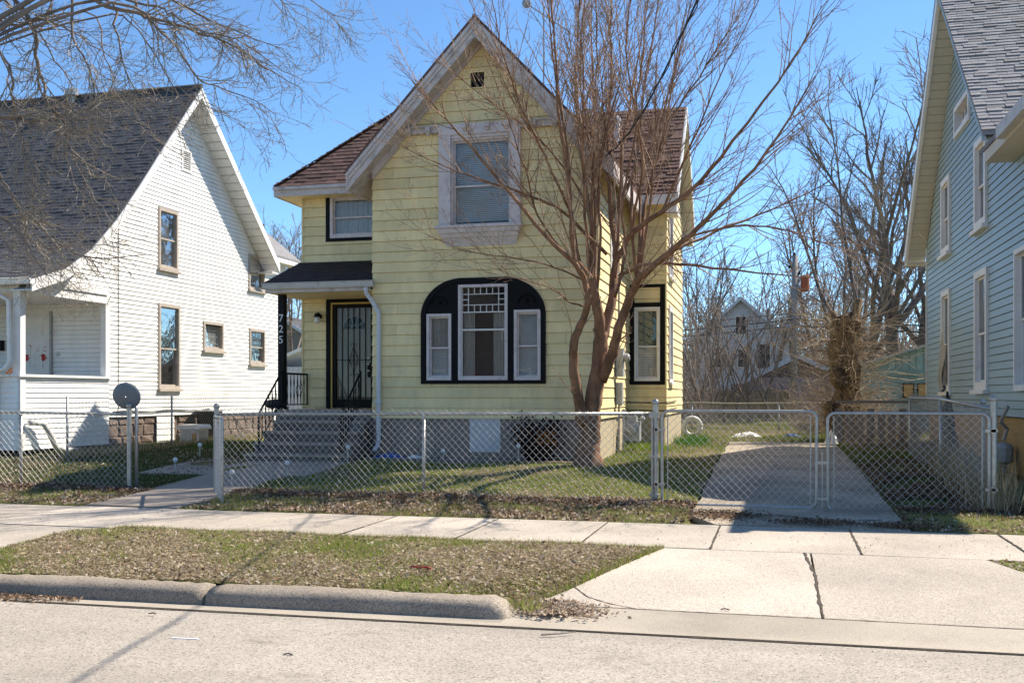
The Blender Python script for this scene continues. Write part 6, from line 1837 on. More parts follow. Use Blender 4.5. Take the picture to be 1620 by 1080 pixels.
p = at(1172, 624, 60)
ph = gabled('pale_house', (p.x, 60, 0.6), 5.4, 8, 4.2, 2.3, 'pale grey-white gabled house behind bare saplings in the background', 'far_white', 'far_white', 'black_shingle', 'far_white', oh=0.35)
siding(front(60.02), [(p.x - 2.7, 0.6), (p.x + 2.7, 0.6), (p.x + 2.7, 4.8), (p.x, 7.0), (p.x - 2.7, 4.8)], 0.6, 0.16, [], ph, 'far_white', 'siding', 0.02, 0.004, merge=True, kind='stuff')
PF = front(60.0)
for (dx, z, w, h) in ((0, 5.0, 0.55, 1.0), (-1.15, 3.1, 0.6, 1.1), (1.25, 3.0, 0.75, 1.4), (0.1, 3.1, 0.5, 1.0), (-0.2, 0.9, 0.7, 1.2)):
    f = pbx('window', 'white_trim', ph, PF, (p.x + dx - w / 2 - 0.08, p.x + dx + w / 2 + 0.08, z - 0.08, z + h + 0.08, 0.02, 0.06))
    pbx('pane', 'window_dark', f, PF, (p.x + dx - w / 2, p.x + dx + w / 2, z, z + h, 0.061, 0.075))
p = at(1262, 624, 46)
pg = gabled('mauve_garage', (p.x, 46, 0.5), 4.2, 6, 1.75, 1.0, 'low mauve garage with dark gable beside the utility pole', 'purple_wood', 'purple_roof', 'purple_roof', 'far_white', boards=0.22, oh=0.3)

# teal garage with boarded windows
gx0, gx1, gy = at(1362, 624, 33).x, at(1500, 624, 33).x, 33
tg = thing('teal_garage', ((gx0 + gx1) / 2, gy, 0.4), 'teal wooden garage with boarded windows beside the blue-green house', 'garage')
w = gx1 - gx0 + 1.5
xl, xr, pkx = gx0 - 0.4, gx1 + 1.6, gx1 + 0.6
zl = 1.5 + (624 - 583) * gy / 1600 * 0.97; zp = 1.5 + (624 - 532) * gy / 1600 * 0.97
one(lambda mb: mb.slab([(xl, gy + 0.03, 0.2), (xr, gy + 0.03, 0.2), (xr, gy + 0.03, zp - 0.6), (pkx, gy + 0.03, zp), (xl, gy + 0.03, zl)], (0, 6, 0)), 'wall', 'teal_wood', tg)
x = xl
rng = random.Random(2)
def ztop(x): return zl + (zp - zl) * (x - xl) / (pkx - xl) if x < pkx else zp - (x - pkx) * 0.6
zc = 2.25
while x < xr - 0.05:          # upright boards of the gable
    b = min(x + 0.20, xr)
    one(lambda mb: mb.hexa([(x + 0.008, gy - 0.005, zc), (b - 0.008, gy - 0.005, zc), (b - 0.008, gy + 0.028, zc), (x + 0.008, gy + 0.028, zc), (x + 0.008, gy - 0.005, ztop(x)), (b - 0.008, gy - 0.005, ztop(b)), (b - 0.008, gy + 0.028, ztop(b)), (x + 0.008, gy + 0.028, ztop(x))]), 'board', 'teal_wood', tg)
    x = b
TWs = [(at(1428, 624, gy).x, at(1446, 624, gy).x, 1.5 + (624 - 629) * gy / 1600, 1.5 + (624 - 607) * gy / 1600), (at(1451, 624, gy).x, at(1470, 624, gy).x, 1.5 + (624 - 629) * gy / 1600, 1.5 + (624 - 607) * gy / 1600)]
siding(front(gy + 0.028), [(xl, 0.3), (xr, 0.3), (xr, zc - 0.16), (xl, zc - 0.16)], 0.3, 0.14, TWs, tg, 'teal_wood', 'siding_board', 0.03, 0.006, seed=4)
one(lambda mb: mb.box(xl, xr, gy - 0.03, gy + 0.027, zc - 0.159, zc - 0.001), 'trim_board', 'teal_wood', tg)
for a in TWs:
    f = pbx('window', 'black', tg, front(gy), (a[0], a[1], a[2], a[2] + 0.04, -0.02, 0.03), (a[0], a[1], a[3] - 0.03, a[3], -0.02, 0.03), (a[0], a[0] + 0.03, a[2] + 0.04, a[3] - 0.03, -0.02, 0.03), (a[1] - 0.03, a[1], a[2] + 0.04, a[3] - 0.03, -0.02, 0.03))
    pbx('plywood_board', 'plywood', f, front(gy), (a[0] + 0.03, a[1] - 0.03, a[2] + 0.04, a[3] - 0.03, -0.015, 0.01))
one(lambda mb: mb.slab([(xl - 0.3, gy - 0.2, ztop(xl) - 0.05), (pkx, gy - 0.2, zp + 0.06), (pkx, gy + 6.2, zp + 0.06), (xl - 0.3, gy + 6.2, ztop(xl) - 0.05)], (0, 0, -0.07)), 'roof', 'galv_dark', tg)
one(lambda mb: mb.slab([(pkx, gy - 0.2, zp + 0.06), (xr + 0.2, gy - 0.2, ztop(xr)), (xr + 0.2, gy + 6.2, ztop(xr)), (pkx, gy + 6.2, zp + 0.06)], (0, 0, -0.07)), 'roof', 'galv_dark', tg)
one(lambda mb: mb.tube([(at(1410, 600, 30).x, 31, 2.0), (at(1445, 607, 31).x, 31.5, 1.92), (at(1470, 604, 31).x, 32, 1.98)], 0.012, 5), 'wall_cable', 'straw', tg)

# board fence in front of the pale house
wf = thing('wood_fence', (at(1165, 624, 44).x, 44, 0.45), 'tan wooden board fence in front of the pale gabled house', 'fence')
x0, x1 = at(1040, 624, 44).x, at(1246, 624, 44).x
one(lambda mb: (mb.box(x0, x1, 44.02, 44.06, 0.75, 0.83), mb.box(x0, x1, 44.02, 44.06, 1.35, 1.43)), 'fence_rail', 'fence_wood', wf)
bm0 = bpy.data.meshes.new('fence_board')
bm0.from_pydata([(0, 0, 0), (0.135, 0, 0), (0.135, 0.02, 0), (0, 0.02, 0), (0, 0, 1.26), (0.135, 0, 1.26), (0.135, 0.02, 1.26), (0, 0.02, 1.26)], [], [(0, 3, 2, 1), (4, 5, 6, 7), (0, 1, 5, 4), (1, 2, 6, 5), (2, 3, 7, 6), (3, 0, 4, 7)])
bm0.materials.append(M['fence_wood'])
x = x0; rng = random.Random(1)
while x < x1:
    o = bpy.data.objects.new('fence_board', bm0); COL.objects.link(o); o.parent = wf
    o.location = Vector((x, 44, 0.45 + rng.uniform(-0.04, 0.04))) - ORG[wf.name]; o.rotation_euler = (0, rng.gauss(0, 0.008), 0)
    x += 0.145

# dark weathered fence between the stump and the blue-green house
df = thing('weathered_fence', (1.9, 24.6, 0.35), 'low dark weathered board fence behind the right gate leaf, beside the stump', 'fence')
xa, xb = at(1322, 624, 25).x, at(1452, 624, 25).x
x = xa
while x < xb:
    one(lambda mb: mb.box(x, x + 0.16, 25, 25.03, 0.35, 1.12 + 0.05 * math.sin(x * 9)), 'fence_board', 'old_wood', df); x += 0.235
one(lambda mb: mb.box(xa, xb, 24.95, 25.0, 1.30, 1.36), 'fence_rail', 'old_wood', df)

# red pickup behind the board fence
p = at(1205, 624, 48)
rt = thing('red_truck', (p.x, 48, 0.5), 'red pickup truck half hidden behind the wooden board fence', 'truck')
x, z = p.x, 0.5
def body(mb):
    prof = [(-2.4, 0.45), (-2.4, 1.0), (-1.5, 1.12), (2.5, 1.12), (2.5, 0.45)]
    mb.slab([(x + a, 48.0, z + b) for a, b in prof], (0, 1.8, 0))
one(body, 'body', 'red_paint', rt)
one(lambda mb: mb.slab([(x + a, 48.1, z + b) for a, b in ((-1.3, 1.121), (-0.7, 1.72), (0.7, 1.75), (0.9, 1.121))], (0, 1.6, 0)), 'cab', 'red_paint', rt)
one(lambda mb: mb.slab([(x + a, 48.07, z + b) for a, b in ((-1.05, 1.18), (-0.65, 1.64), (0.55, 1.66), (0.72, 1.18))], (0, 0.028, 0)), 'side_window', 'window_dark', rt)
one(lambda mb: (mb.box(x + 0.95, x + 2.5, 48.0, 48.06, z + 1.13, z + 1.20), mb.box(x + 1.0, x + 2.45, 48.3, 49.5, z + 1.05, z + 1.10)), 'bed_rail', 'galv_dark', rt)
for wx in (-1.6, 1.6):
    w_ = one(lambda mb: mb.lathe((x + wx, 47.98, z + 0.36), [(0.36, 0), (0.36, 0.24), (0.2, 0.25)], 16, 'y'), 'wheel', 'tyre', rt)
    one(lambda mb: mb.lathe((x + wx, 47.96, z + 0.36), [(0.2, 0), (0.2, 0.03)], 12, 'y'), 'rim', 'galv_dark', w_)
for hx in (-2.38,):
    one(lambda mb: mb.box(x - 2.43, x - 2.401, 48.1, 48.4, z + 0.75, z + 0.92), 'headlight', 'bulb', rt)
    one(lambda mb: mb.box(x - 2.43, x - 2.401, 49.4, 49.7, z + 0.75, z + 0.92), 'headlight', 'bulb', rt)

# utility pole, transformer and wires
p = at(1257, 624, 42)
up = thing('utility_pole', (p.x, 42, 0.5), 'grey wooden utility pole behind the driveway', 'utility pole')
ztop_ = 1.5 + (624 - 408) * 42 / 1600 * 0.98
one(lambda mb: mb.tube([(p.x - 0.05, 42, 0.3), (p.x, 42, 4), (p.x + 0.02, 42, ztop_)], [0.15, 0.13, 0.11], 12), 'pole', 'pole', up, smooth=True)
tr = one(lambda mb: mb.lathe((p.x + 0.40, 42, ztop_ - 1.45), [(0.14, 0.0), (0.17, 0.02), (0.17, 0.62), (0.12, 0.66)], 14), 'transformer', 'transformer', up, smooth=False)
one(lambda mb: (mb.box(p.x + 0.10, p.x + 0.26, 41.95, 42.05, ztop_ - 1.3, ztop_ - 1.22), mb.box(p.x + 0.10, p.x + 0.26, 41.95, 42.05, ztop_ - 1.0, ztop_ - 0.92)), 'bracket', 'galv_dark', tr)
one(lambda mb: [mb.lathe((p.x + dx, 42, ztop_ - dz), [(0.03, 0), (0.05, 0.03), (0.03, 0.12)], 8) for dx, dz in ((0.0, 0.0), (0.18, 0.75), (-0.2, 0.5))], 'insulator', 'black', up)
one(lambda mb: (mb.lathe((p.x - 0.22, 41.9, 4.12), [(0.05, 0), (0.14, 0.06), (0.12, 0.14), (0.04, 0.2)], 10),), 'splice_case', 'galv', up)
def wires(mb):
    for k, (z0, z1) in enumerate(((4.15, 4.2), (4.45, 4.5), (4.9, 5.0))):
        for (xa_, za) in ((-16, z0), (22, z1)):
            pts = []
            for i in range(15):
                t = i / 14
                pts.append((p.x + (xa_ - p.x) * t, 41.85 + 0.02 * k, za + (4.25 + 0.25 * k - za) * (1 - t) - 0.5 * math.sin(math.pi * t)))
            mb.tube(pts, 0.025 if k < 2 else 0.012, 5)
one(wires, 'line_wire', 'cable', up)

# service drop from the street to the yellow house
def drop(mb):
    a, b = Vector((-2.9, 18.1, 5.75)), at(1160, -130, 8.0)
    pts = [a.lerp(b, i / 20) - Vector((0, 0, 0.35 * math.sin(math.pi * i / 20))) for i in range(21)]
    mb.tube(pts, 0.010, 6)
    pts2 = [q + Vector((0.03 * math.sin(i * 2.0), 0, 0.03 * math.cos(i * 2.0))) for i, q in enumerate(pts)]
    mb.tube(pts2, 0.006, 5)
sd_ = one(drop, 'service_cable', 'cable', None, False, (-2.9, 18.0, 5.7))
tag(sd_, 'twisted black service cable sloping from the yellow house up over the street', 'cable')

# small shed seen between the two houses
p = at(466, 624, 40)
sh_ = thing('white_shed', (p.x, 40, 0.5), 'small white shed seen in the gap behind the porch railing', 'shed')
one(lambda mb: mb.box(p.x - 1.8, p.x + 1.2, 40, 43, 0.4, 2.7), 'wall', 'far_white', sh_)
for i in range(12):
    one(lambda mb: mb.box(p.x - 1.8 + i * 0.25, p.x - 1.57 + i * 0.25, 39.97, 39.999, 0.4, 2.69), 'wall_board', 'far_white', sh_)
one(lambda mb: mb.slab([(p.x - 2.2, 39.6, 2.5), (p.x + 1.5, 39.6, 3.9), (p.x + 1.5, 43.2, 3.9), (p.x - 2.2, 43.2, 2.5)], (0, 0, -0.15)), 'roof', 'white_trim', sh_)
p = at(472, 624, 56)
gh = gabled('grey_house', (p.x - 1.0, 56, 0.6), 7, 7, 3.4, 2.2, 'grey-roofed house glimpsed far behind the gap between the houses', 'old_wood', 'old_wood', 'black_shingle', 'far_white')

# the other side of the street, behind the camera: only mirrored in the front windows
for (x, w, h, rise, wm, lb) in ((-15.0, 9.0, 5.0, 3.2, 'stone', 'brown gabled house across the street, mirrored faintly in the arched window'), (-3.0, 7.5, 4.6, 3.0, 'fence_wood', 'tan gabled house across the street, mirrored in the wing window')):
    t = thing('opposite_house', (x, -16, 0), lb, 'house', 'houses across the street')
    Pb = lambda a, z, n: (a, -16 + n, z)
    one(lambda mb: (mb.box(x - w / 2, x + w / 2, -26, -16.02, -0.1, h), mb.slab([(x - w / 2, -26, h), (x + w / 2, -26, h), (x, -26, h + rise)], (0, 9.98, 0))), 'wall', wm, t)
    siding(Pb, [(x - w / 2, 0.5), (x + w / 2, 0.5), (x + w / 2, h), (x, h + rise), (x - w / 2, h)], 0.5, 0.15, [], t, wm, 'siding', 0.02, 0.004, merge=True, kind='stuff', reveal=0.012)
    for s in (-1, 1):
        xe = x + s * (w / 2 + 0.4); ze = h - rise * 0.4 / (w / 2)
        one(lambda mb: mb.slab([(x, -26.4, h + rise + 0.1), (xe, -26.4, ze + 0.1), (xe, -15.6, ze + 0.1), (x, -15.6, h + rise + 0.1)], (0, 0, -0.12)), 'roof', 'grey_shingle', t)
    for (dx, z0, z1) in ((-w * 0.26, 1.2, 2.8), (w * 0.26, 1.2, 2.8), (-w * 0.2, h - 0.6, h + 0.7), (w * 0.2, h - 0.6, h + 0.7)):
        f = pbx('window', 'white_trim', t, Pb, (x + dx - 0.55, x + dx + 0.55, z0 - 0.1, z1 + 0.1, 0.021, 0.06)); pbx('pane', 'window_dark', f, Pb, (x + dx - 0.42, x + dx + 0.42, z0, z1, 0.061, 0.07))
    d_ = pbx('door', 'red_paint', t, Pb, (x - 0.5, x + 0.5, 0.5, 2.6, 0.021, 0.06)); pbx('knob', 'brass', d_, Pb, (x + 0.36, x + 0.42, 1.5, 1.56, 0.061, 0.1))
for (x, y, kd, sc_, lb) in ((-8.8, -9.0, 'mid', 0.9, 'bare tree across the street between the two opposite houses'), (-17.0, -8.5, 'mid', 1.0, 'bare tree across the street before the brown opposite house')):
    t = thing('opposite_tree', (x, y, -0.02), lb, 'tree', 'bare trees across the street'); t.scale = (sc_,) * 3
    for nm, me in zip(('trunk', 'crown'), KINDS[kd]):
        o = bpy.data.objects.new(nm, me); COL.objects.link(o); o.parent = t

# ------------------------------------------------------------------ small things in the yards
sdh = thing('satellite_dish', (-9.36, 13.58, 0.0), 'grey satellite dish on a pole at the open walk gateway', 'satellite dish')
one(lambda mb: mb.tube([(-9.36, 13.58, -0.1), (-9.36, 13.58, 1.28), (-9.42, 13.62, 1.40)], 0.026, 10), 'pole', 'galv', sdh, smooth=True)
mb = MB(); n = 28
ax = Vector((-0.25, 0.93, 0.28)).normalized(); u = ax.orthogonal().normalized(); v = ax.cross(u); c0 = Vector((-9.48, 13.5, 1.475))
prof = [(0.01, -0.035), (0.10, -0.026), (0.17, -0.008), (0.212, 0.012), (0.212, 0.02), (0.17, 0.0), (0.10, -0.018), (0.01, -0.026)]
for r, h in prof:
    for j in range(n):
        a = 2 * math.pi * j / n
        q = c0 + ax * h + u * (r * math.cos(a)) + v * (r * math.sin(a)); mb.v.append(tuple(q))
for i in range(len(prof) - 1):
    for j in range(n):
        mb.f.append((i * n + j, i * n + (j + 1) % n, (i + 1) * n + (j + 1) % n, (i + 1) * n + j))
mb.build('reflector', 'dish', sdh, smooth=True)
one(lambda mb: (mb.tube([tuple(c0 + ax * 0.02 - v * 0.2), tuple(c0 + ax * 0.32 - v * 0.16)], 0.012, 6), mb.ball(tuple(c0 + ax * 0.33 - v * 0.15), 0.035, 8)), 'feed_arm', 'galv_dark', sdh)

LI = [(-9.92, 15.5, 0.15, 'round white path light on the shaded lawn left of the walk'), (-10.45, 17.15, 0.20, 'round white path light beyond the walk corner near the lot-line fence'),
      (-7.82, 13.72, 0.20, 'round path light just behind the open walk gate'), (-7.55, 15.0, 0.20, 'round path light at the lawn edge of the walk before the steps'),
      (-4.25, 17.25, 0.27, 'round path light at the end of the landscape timber by the dead shrub'), (-5.72, 17.5, 0.17, 'short path light below the grey access panel'),
      (-7.32, 16.9, 0.25, 'round path light at the right foot of the steps')]
base = None
for (x, y, h, lb) in LI:
    z = zg(x, y)
    t = thing('path_light', (x, y, z), lb, 'path light', 'solar path lights along the walk and house')
    if base is None or True:
        one(lambda mb: mb.tube([(x, y, z - 0.05), (x, y, z + h)], 0.011, 6), 'stake', 'galv', t)
        one(lambda mb: mb.lathe((x, y, z + h), [(0.012, -0.02), (0.03, 0.0), (0.03, 0.012)], 10), 'collar', 'galv_dark', t)
        one(lambda mb: mb.ball((x, y, z + h + 0.045), 0.042, 12), 'globe', 'bulb', t, smooth=True)

# bin and white box against the white house
x, y = -13.62, 22.75; z = zg(x, y)
tb = thing('trash_bin', (x, y, z), 'black open plastic trash bin against the white house foundation', 'bin')
one(lambda mb: mb.lathe((x, y, z), [(0.20, 0), (0.25, 0.02), (0.30, 0.62), (0.34, 0.63), (0.34, 0.68), (0.31, 0.69), (0.29, 0.64), (0.22, 0.05)], 20), 'bucket', 'rubber', tb, smooth=False)
one(lambda mb: mb.tube([(x + 0.335 * math.cos(a), y + 0.335 * math.sin(a), z + 0.69) for a in np.linspace(0, 2 * math.pi, 25)], 0.014, 6), 'rim', 'galv_dark', tb)
one(lambda mb: mb.box(x + 0.255, x + 0.30, y - 0.06, y + 0.06, z + 0.42, z + 0.56), 'sticker', 'white_plastic', tb)
x, y = -13.1, 21.25; z = zg(x, y)
ac = thing('air_conditioner', (x, y, z), 'old white appliance box on the grass in front of the trash bin', 'appliance')
one(lambda mb: mb.box(x - 0.24, x + 0.24, y - 0.22, y + 0.22, z, z + 0.32), 'case', 'white_plastic', ac)
one(lambda mb: mb.slab([(x - 0.30, y - 0.27, z + 0.321), (x + 0.30, y - 0.27, z + 0.321), (x + 0.30, y - 0.27, z + 0.37), (x + 0.25, y - 0.27, z + 0.43), (x - 0.25, y - 0.27, z + 0.43), (x - 0.30, y - 0.27, z + 0.37)], (0, 0.54, 0)), 'lid', 'white_plastic', ac)
one(lambda mb: mb.box(x - 0.20, x + 0.05, y - 0.232, y - 0.222, z + 0.04, z + 0.28), 'front_panel', 'gutter', ac)
for k in range(6):
    one(lambda mb: mb.box(x + 0.242, x + 0.252, y - 0.18, y + 0.18, z + 0.05 + 0.04 * k, z + 0.07 + 0.04 * k), 'louvre', 'galv_dark', ac)
one(lambda mb: mb.box(x + 0.08, x + 0.2, y - 0.230, y - 0.222, z + 0.06, z + 0.24), 'control_panel', 'plywood', ac)

# hose on the porch edge
gh_ = MB()
rng = random.Random(4)
for k in range(9):
    cx, cy, cz = -9.42 + 0.03 * rng.uniform(-1, 1), 18.06 + 0.02 * k, 1.27 + 0.008 * k
    gh_.tube([(cx + (0.10 + 0.016 * k) * math.cos(a), cy + 0.02 * math.sin(a * 2), cz + (0.02 + 0.005 * k) * math.sin(a)) for a in np.linspace(0, 2 * math.pi, 18)], 0.018, 6)
hs = gh_.build('garden_hose', 'rubber', None, True, (-9.52, 18.1, 1.2)); tag(hs, 'coil of dark garden hose hung on the porch edge below the number post', 'hose')

# rattan chair on the white house porch
x, y, z = -14.75, 17.1, 1.08
ch = thing('porch_chair', (x, y, z), 'orange rattan chair with rounded back on the white house porch', 'chair')
one(lambda mb: mb.lathe((x, y, z + 0.45), [(0.22, -0.02), (0.25, 0.0), (0.25, 0.03), (0.1, 0.04)], 16), 'seat', 'rattan', ch)
for k in range(4):
    a = math.pi / 4 + k * math.pi / 2
    one(lambda mb: mb.tube([(x + 0.24 * math.cos(a), y + 0.24 * math.sin(a), z), (x + 0.18 * math.cos(a), y + 0.18 * math.sin(a), z + 0.44)], 0.018, 6), 'leg', 'rattan', ch)
def bk(mb):
    for rr_ in (0.25, 0.19, 0.12):
        mb.tube([(x + rr_ * math.cos(a), y + 0.2 + 0.05 * math.sin(a), z + 0.62 + (rr_ + 0.10) * math.sin(a)) for a in np.linspace(-0.3, math.pi + 0.3, 16)], 0.022, 6)
one(bk, 'backrest', 'rattan', ch)

# bed edging, shrub, litter
def crumple(name, mat, c, sx, sy, h, seed, label, cat, group=None, n=9):
    r = random.Random(seed); mb = MB()
    for i in range(n):
        for j in range(n):
            u, v = i / (n - 1) * 2 - 1, j / (n - 1) * 2 - 1
            e = max(0, 1 - u * u) * max(0, 1 - v * v)
            mb.v.append((c[0] + u * sx * (1 + r.uniform(-.1, .1)), c[1] + v * sy * (1 + r.uniform(-.1, .1)), c[2] + 0.005 + h * e * r.uniform(0.4, 1.1) + r.uniform(0, 0.015)))
    for i in range(n - 1):
        for j in range(n - 1):
            mb.f.append((i * n + j, (i + 1) * n + j, (i + 1) * n + j + 1, i * n + j + 1))
    return tag(mb.build(name, mat, None, False, c), label, cat, group)
tm = one(lambda mb: mb.hexa([(-4.22, 17.2, 0.24), (-3.42, 17.28, 0.25), (-3.42, 17.38, 0.25), (-4.22, 17.30, 0.24), (-4.22, 17.2, 0.33), (-3.42, 17.28, 0.335), (-3.42, 17.38, 0.335), (-4.22, 17.30, 0.33)]), 'landscape_timber', 'fence_wood')
tag(tm, 'short sunlit landscape timber lying between the dead shrub and the tree', 'timber')
tm = one(lambda mb: mb.hexa([(-7.2, 17.42, 0.24), (-4.3, 17.30, 0.24), (-4.3, 17.42, 0.24), (-7.2, 17.54, 0.24), (-7.2, 17.42, 0.34), (-4.3, 17.30, 0.34), (-4.3, 17.42, 0.34), (-7.2, 17.54, 0.34)]), 'landscape_timber', 'old_wood')
tag(tm, 'long dark landscape timber edging the bed below the arched window', 'timber')
bed = one(lambda mb: mb.box(-7.25, -3.2, 17.45, 18.02, 0.2, 0.315), 'planting_bed', 'dirt', None, False, (-5, 17.7, 0.2)); bed['kind'] = 'structure'
crumple('plastic_sheet', 'tarp_blue', (-6.85, 17.70, 0.32), 0.30, 0.13, 0.10, 3, 'crumpled blue plastic sheet at the foot of the downspout', 'sheet')
crumple('plastic_bag', 'white_plastic', (-6.35, 17.72, 0.32), 0.14, 0.09, 0.06, 5, 'small pale plastic bag in the planting bed beside the blue sheet', 'bag')

sb = thing('dead_shrub', (-4.0, 17.62, 0.3), 'dark dead shrub with a few orange leaves against the foundation', 'shrub')
rng = random.Random(15)
m1 = MB(); lv, lc = [], []
for i in range(70):
    a = rng.uniform(0, 2 * math.pi); s = rng.uniform(0.05, 0.75)
    pts, rad = limb((-4.0 + 0.06 * math.cos(a), 17.62 + 0.04 * math.sin(a), 0.3), (math.cos(a) * s, math.sin(a) * s * 0.4 - 0.05, 1), rng.uniform(0.35, 0.95) * (1 - 0.35 * s), 0.010, 0.003, 5, 0.14, 0.0, rng)
    m1.tube(pts, rad, 4, cap=False)
    for q in pts[1:]:
        for _ in range(7):
            c = q + Vector((rng.gauss(0, 0.06), rng.gauss(0, 0.05), rng.gauss(0, 0.06)))
            d1 = Vector((rng.gauss(0, 1), rng.gauss(0, 1), rng.gauss(0, 1))).normalized() * 0.035; d2 = d1.orthogonal().normalized() * 0.02
            lv += [c - d1, c + d2, c + d1, c - d2]
            org = c.z < 0.85 and c.z > 0.62 and c.x > -4.0 and c.x < -3.6 and c.y < 17.62
            lc.append((0.40, 0.17, 0.04) if org and rng.random() < 0.75 else (0.035 + 0.02 * rng.random(), 0.02, 0.018))
m1.build('stems', 'shrub', sb)
o = np_obj('leaves', np.array([tuple(v - ORG[sb.name]) for v in lv]), 4, 'leaf', np.array(lc)); o.parent = sb; o['kind'] = 'stuff'

crumple('white_sack', 'white_plastic', (-0.55, 27.2, 0.38), 0.38, 0.2, 0.16, 7, 'white plastic sack on the back lawn straight behind the driveway', 'sack')
crumple('white_sack', 'white_plastic', (1.42, 24.6, 0.35), 0.16, 0.14, 0.34, 8, 'upright white sack beside the stump, behind the gate gap', 'sack')
crumple('cloth_heap', 'far_white', (-2.9, 28.6, 0.4), 0.45, 0.2, 0.12, 9, 'pale cloth heap on the back lawn near the yellow house', 'cloth')
crumple('plastic_sheet', 'tarp_blue', (0.62, 27.8, 0.38), 0.25, 0.12, 0.08, 10, 'flat blue plastic scrap on the back lawn before the back fence', 'sheet')
crumple('white_bag', 'white_plastic', (3.15, 13.0, 0.07), 0.11, 0.07, 0.05, 12, 'small white bag on the grass right of the driveway gate post', 'bag')
crumple('blue_rag', 'tarp_blue', (-13.45, 24.0, 0.36), 0.22, 0.16, 0.10, 13, 'blue rag on the ground right of the trash bin', 'rag')
ty = one(lambda mb: [mb.tube([(-2.0 + 0.24 * math.cos(a) * 0.9, 27.9 + 0.05 * math.cos(a), 0.62 + 0.24 * math.sin(a)) for a in np.linspace(0, 2 * math.pi, 25)], 0.07, 8)], 'old_tyre', 'gutter', None, True, (-2.0, 27.9, 0.38))
tag(ty, 'old pale tyre standing on the back lawn near the back fence', 'tyre')
bb = crumple('black_tarp', 'rubber', (2.98, 18.6, 0.28), 0.16, 0.65, 1.25, 14, 'black plastic tarp bundled between the side fence and the blue-green house', 'tarp', n=13)
# litter on the road and verge
lit = one(lambda mb: mb.box(-3.96, -3.76, 6.135, 6.155, -0.165, -0.160), 'paper_wrapper', 'far_white'); lit.rotation_euler = (0, 0, 0.08); tag(lit, 'thin white paper wrapper lying on the road', 'litter')
stk = one(lambda mb: mb.tube([(-1.52, 6.82, -0.156), (-1.42, 6.86, -0.152), (-1.30, 6.95, -0.154)], [0.008, 0.007, 0.004], 6), 'stick', 'twig_light'); tag(stk, 'pale broken stick on the road edge near the kerb end', 'stick')
rb = one(lambda mb: mb.tube([(-3.0, 8.28, 0.015), (-2.93, 8.24, 0.02), (-2.86, 8.27, 0.016), (-2.80, 8.22, 0.015)], 0.008, 5), 'red_ribbon', 'red'); tag(rb, 'scrap of red ribbon on the leafy verge', 'litter')
for k, (x, y, lb) in enumerate(((-0.35, 7.87, 'dark twig lying at the apron joint'), (-3.0, 5.9, 'dark scrap of bark on the road'), (-4.55, 6.75, 'curled brown leaf scrap in the gutter left of the kerb joint'))):
    s_ = one(lambda mb: mb.tube([(x, y, -0.155 if y < 7.3 else -0.135), (x + 0.03, y + 0.012, -0.15 if y < 7.3 else -0.13), (x + 0.065, y, -0.155 if y < 7.3 else -0.136)], 0.005, 5), 'twig_scrap', 'bark_dark'); tag(s_, lb, 'twig')

# ------------------------------------------------------------------ grass and leaf litter (uncountable)
rs = np.random.RandomState(5)
def patch(x, y, s=1.0, ph=0.0):
    return (np.sin(x * 1.7 * s + 1.3 * np.sin(y * 0.9 * s + ph)) + np.sin(y * 2.3 * s + 1.7 * np.sin(x * 1.1 * s + ph * 2)) + 0.7 * np.sin(x * 5.1 * s + y * 3.9 * s + ph) + 0.5 * np.sin(x * 9.3 * s - y * 7.1 * s)) / 3.2
zgv = np.vectorize(zg)
zpv = np.vectorize(zpark)
def blades(x, y, z, h, w, lean, cols):
    n = len(x)
    a = rs.uniform(0, 2 * np.pi, n); b = rs.uniform(0, 2 * np.pi, n)
    hh = h * rs.uniform(0.5, 1.3, n); ln = lean * rs.uniform(0.2, 1.4, n) * hh
    v = np.zeros((n, 3, 3), dtype=np.float32)
    v[:, 0] = np.stack([x - np.cos(a) * w, y - np.sin(a) * w, z - 0.005], 1)
    v[:, 1] = np.stack([x + np.cos(a) * w, y + np.sin(a) * w, z - 0.005], 1)
    v[:, 2] = np.stack([x + np.cos(b) * ln, y + np.sin(b) * ln, z + hh], 1)
    return v.reshape(-1, 3), cols
def leaves(x, y, z, size, cols, tilt=0.5):
    n = len(x)
    d1 = np.stack([rs.normal(0, 1, n), rs.normal(0, 1, n), rs.normal(0, tilt, n)], 1); d1 /= np.linalg.norm(d1, axis=1)[:, None]
    up = np.stack([rs.normal(0, tilt, n), rs.normal(0, tilt, n), np.ones(n)], 1)
    d2 = np.cross(up, d1); d2 /= np.linalg.norm(d2, axis=1)[:, None]
    s = (size * rs.uniform(0.5, 1.4, n))[:, None]
    c = np.stack([x, y, z + 0.3 * s[:, 0] * tilt + 0.004], 1)
    v = np.stack([c - d1 * s, c + d2 * s * 0.55, c + d1 * s, c - d2 * s * 0.55], 1)
    return v.reshape(-1, 3).astype(np.float32), cols
def mixcol(n, cols, jit=0.25):
    cols = np.array(cols); i = rs.randint(0, len(cols), n)
    return cols[i] * rs.uniform(1 - jit, 1 + jit, (n, 1))
GREEN = [(0.20, 0.28, 0.03), (0.26, 0.325, 0.045), (0.16, 0.235, 0.025), (0.33, 0.32, 0.09)]
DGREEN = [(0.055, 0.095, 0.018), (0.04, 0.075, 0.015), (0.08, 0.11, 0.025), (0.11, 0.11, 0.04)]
STRAW = [(0.40, 0.33, 0.20), (0.33, 0.26, 0.15), (0.46, 0.38, 0.25), (0.25, 0.19, 0.11)]
LEAF = [(0.42, 0.32, 0.235), (0.50, 0.41, 0.32), (0.30, 0.21, 0.145), (0.58, 0.49, 0.40), (0.15, 0.10, 0.07), (0.44, 0.33, 0.22)]
DLEAF = [(0.22, 0.15, 0.10), (0.13, 0.085, 0.055), (0.30, 0.21, 0.145), (0.08, 0.05, 0.035), (0.25, 0.15, 0.08)]
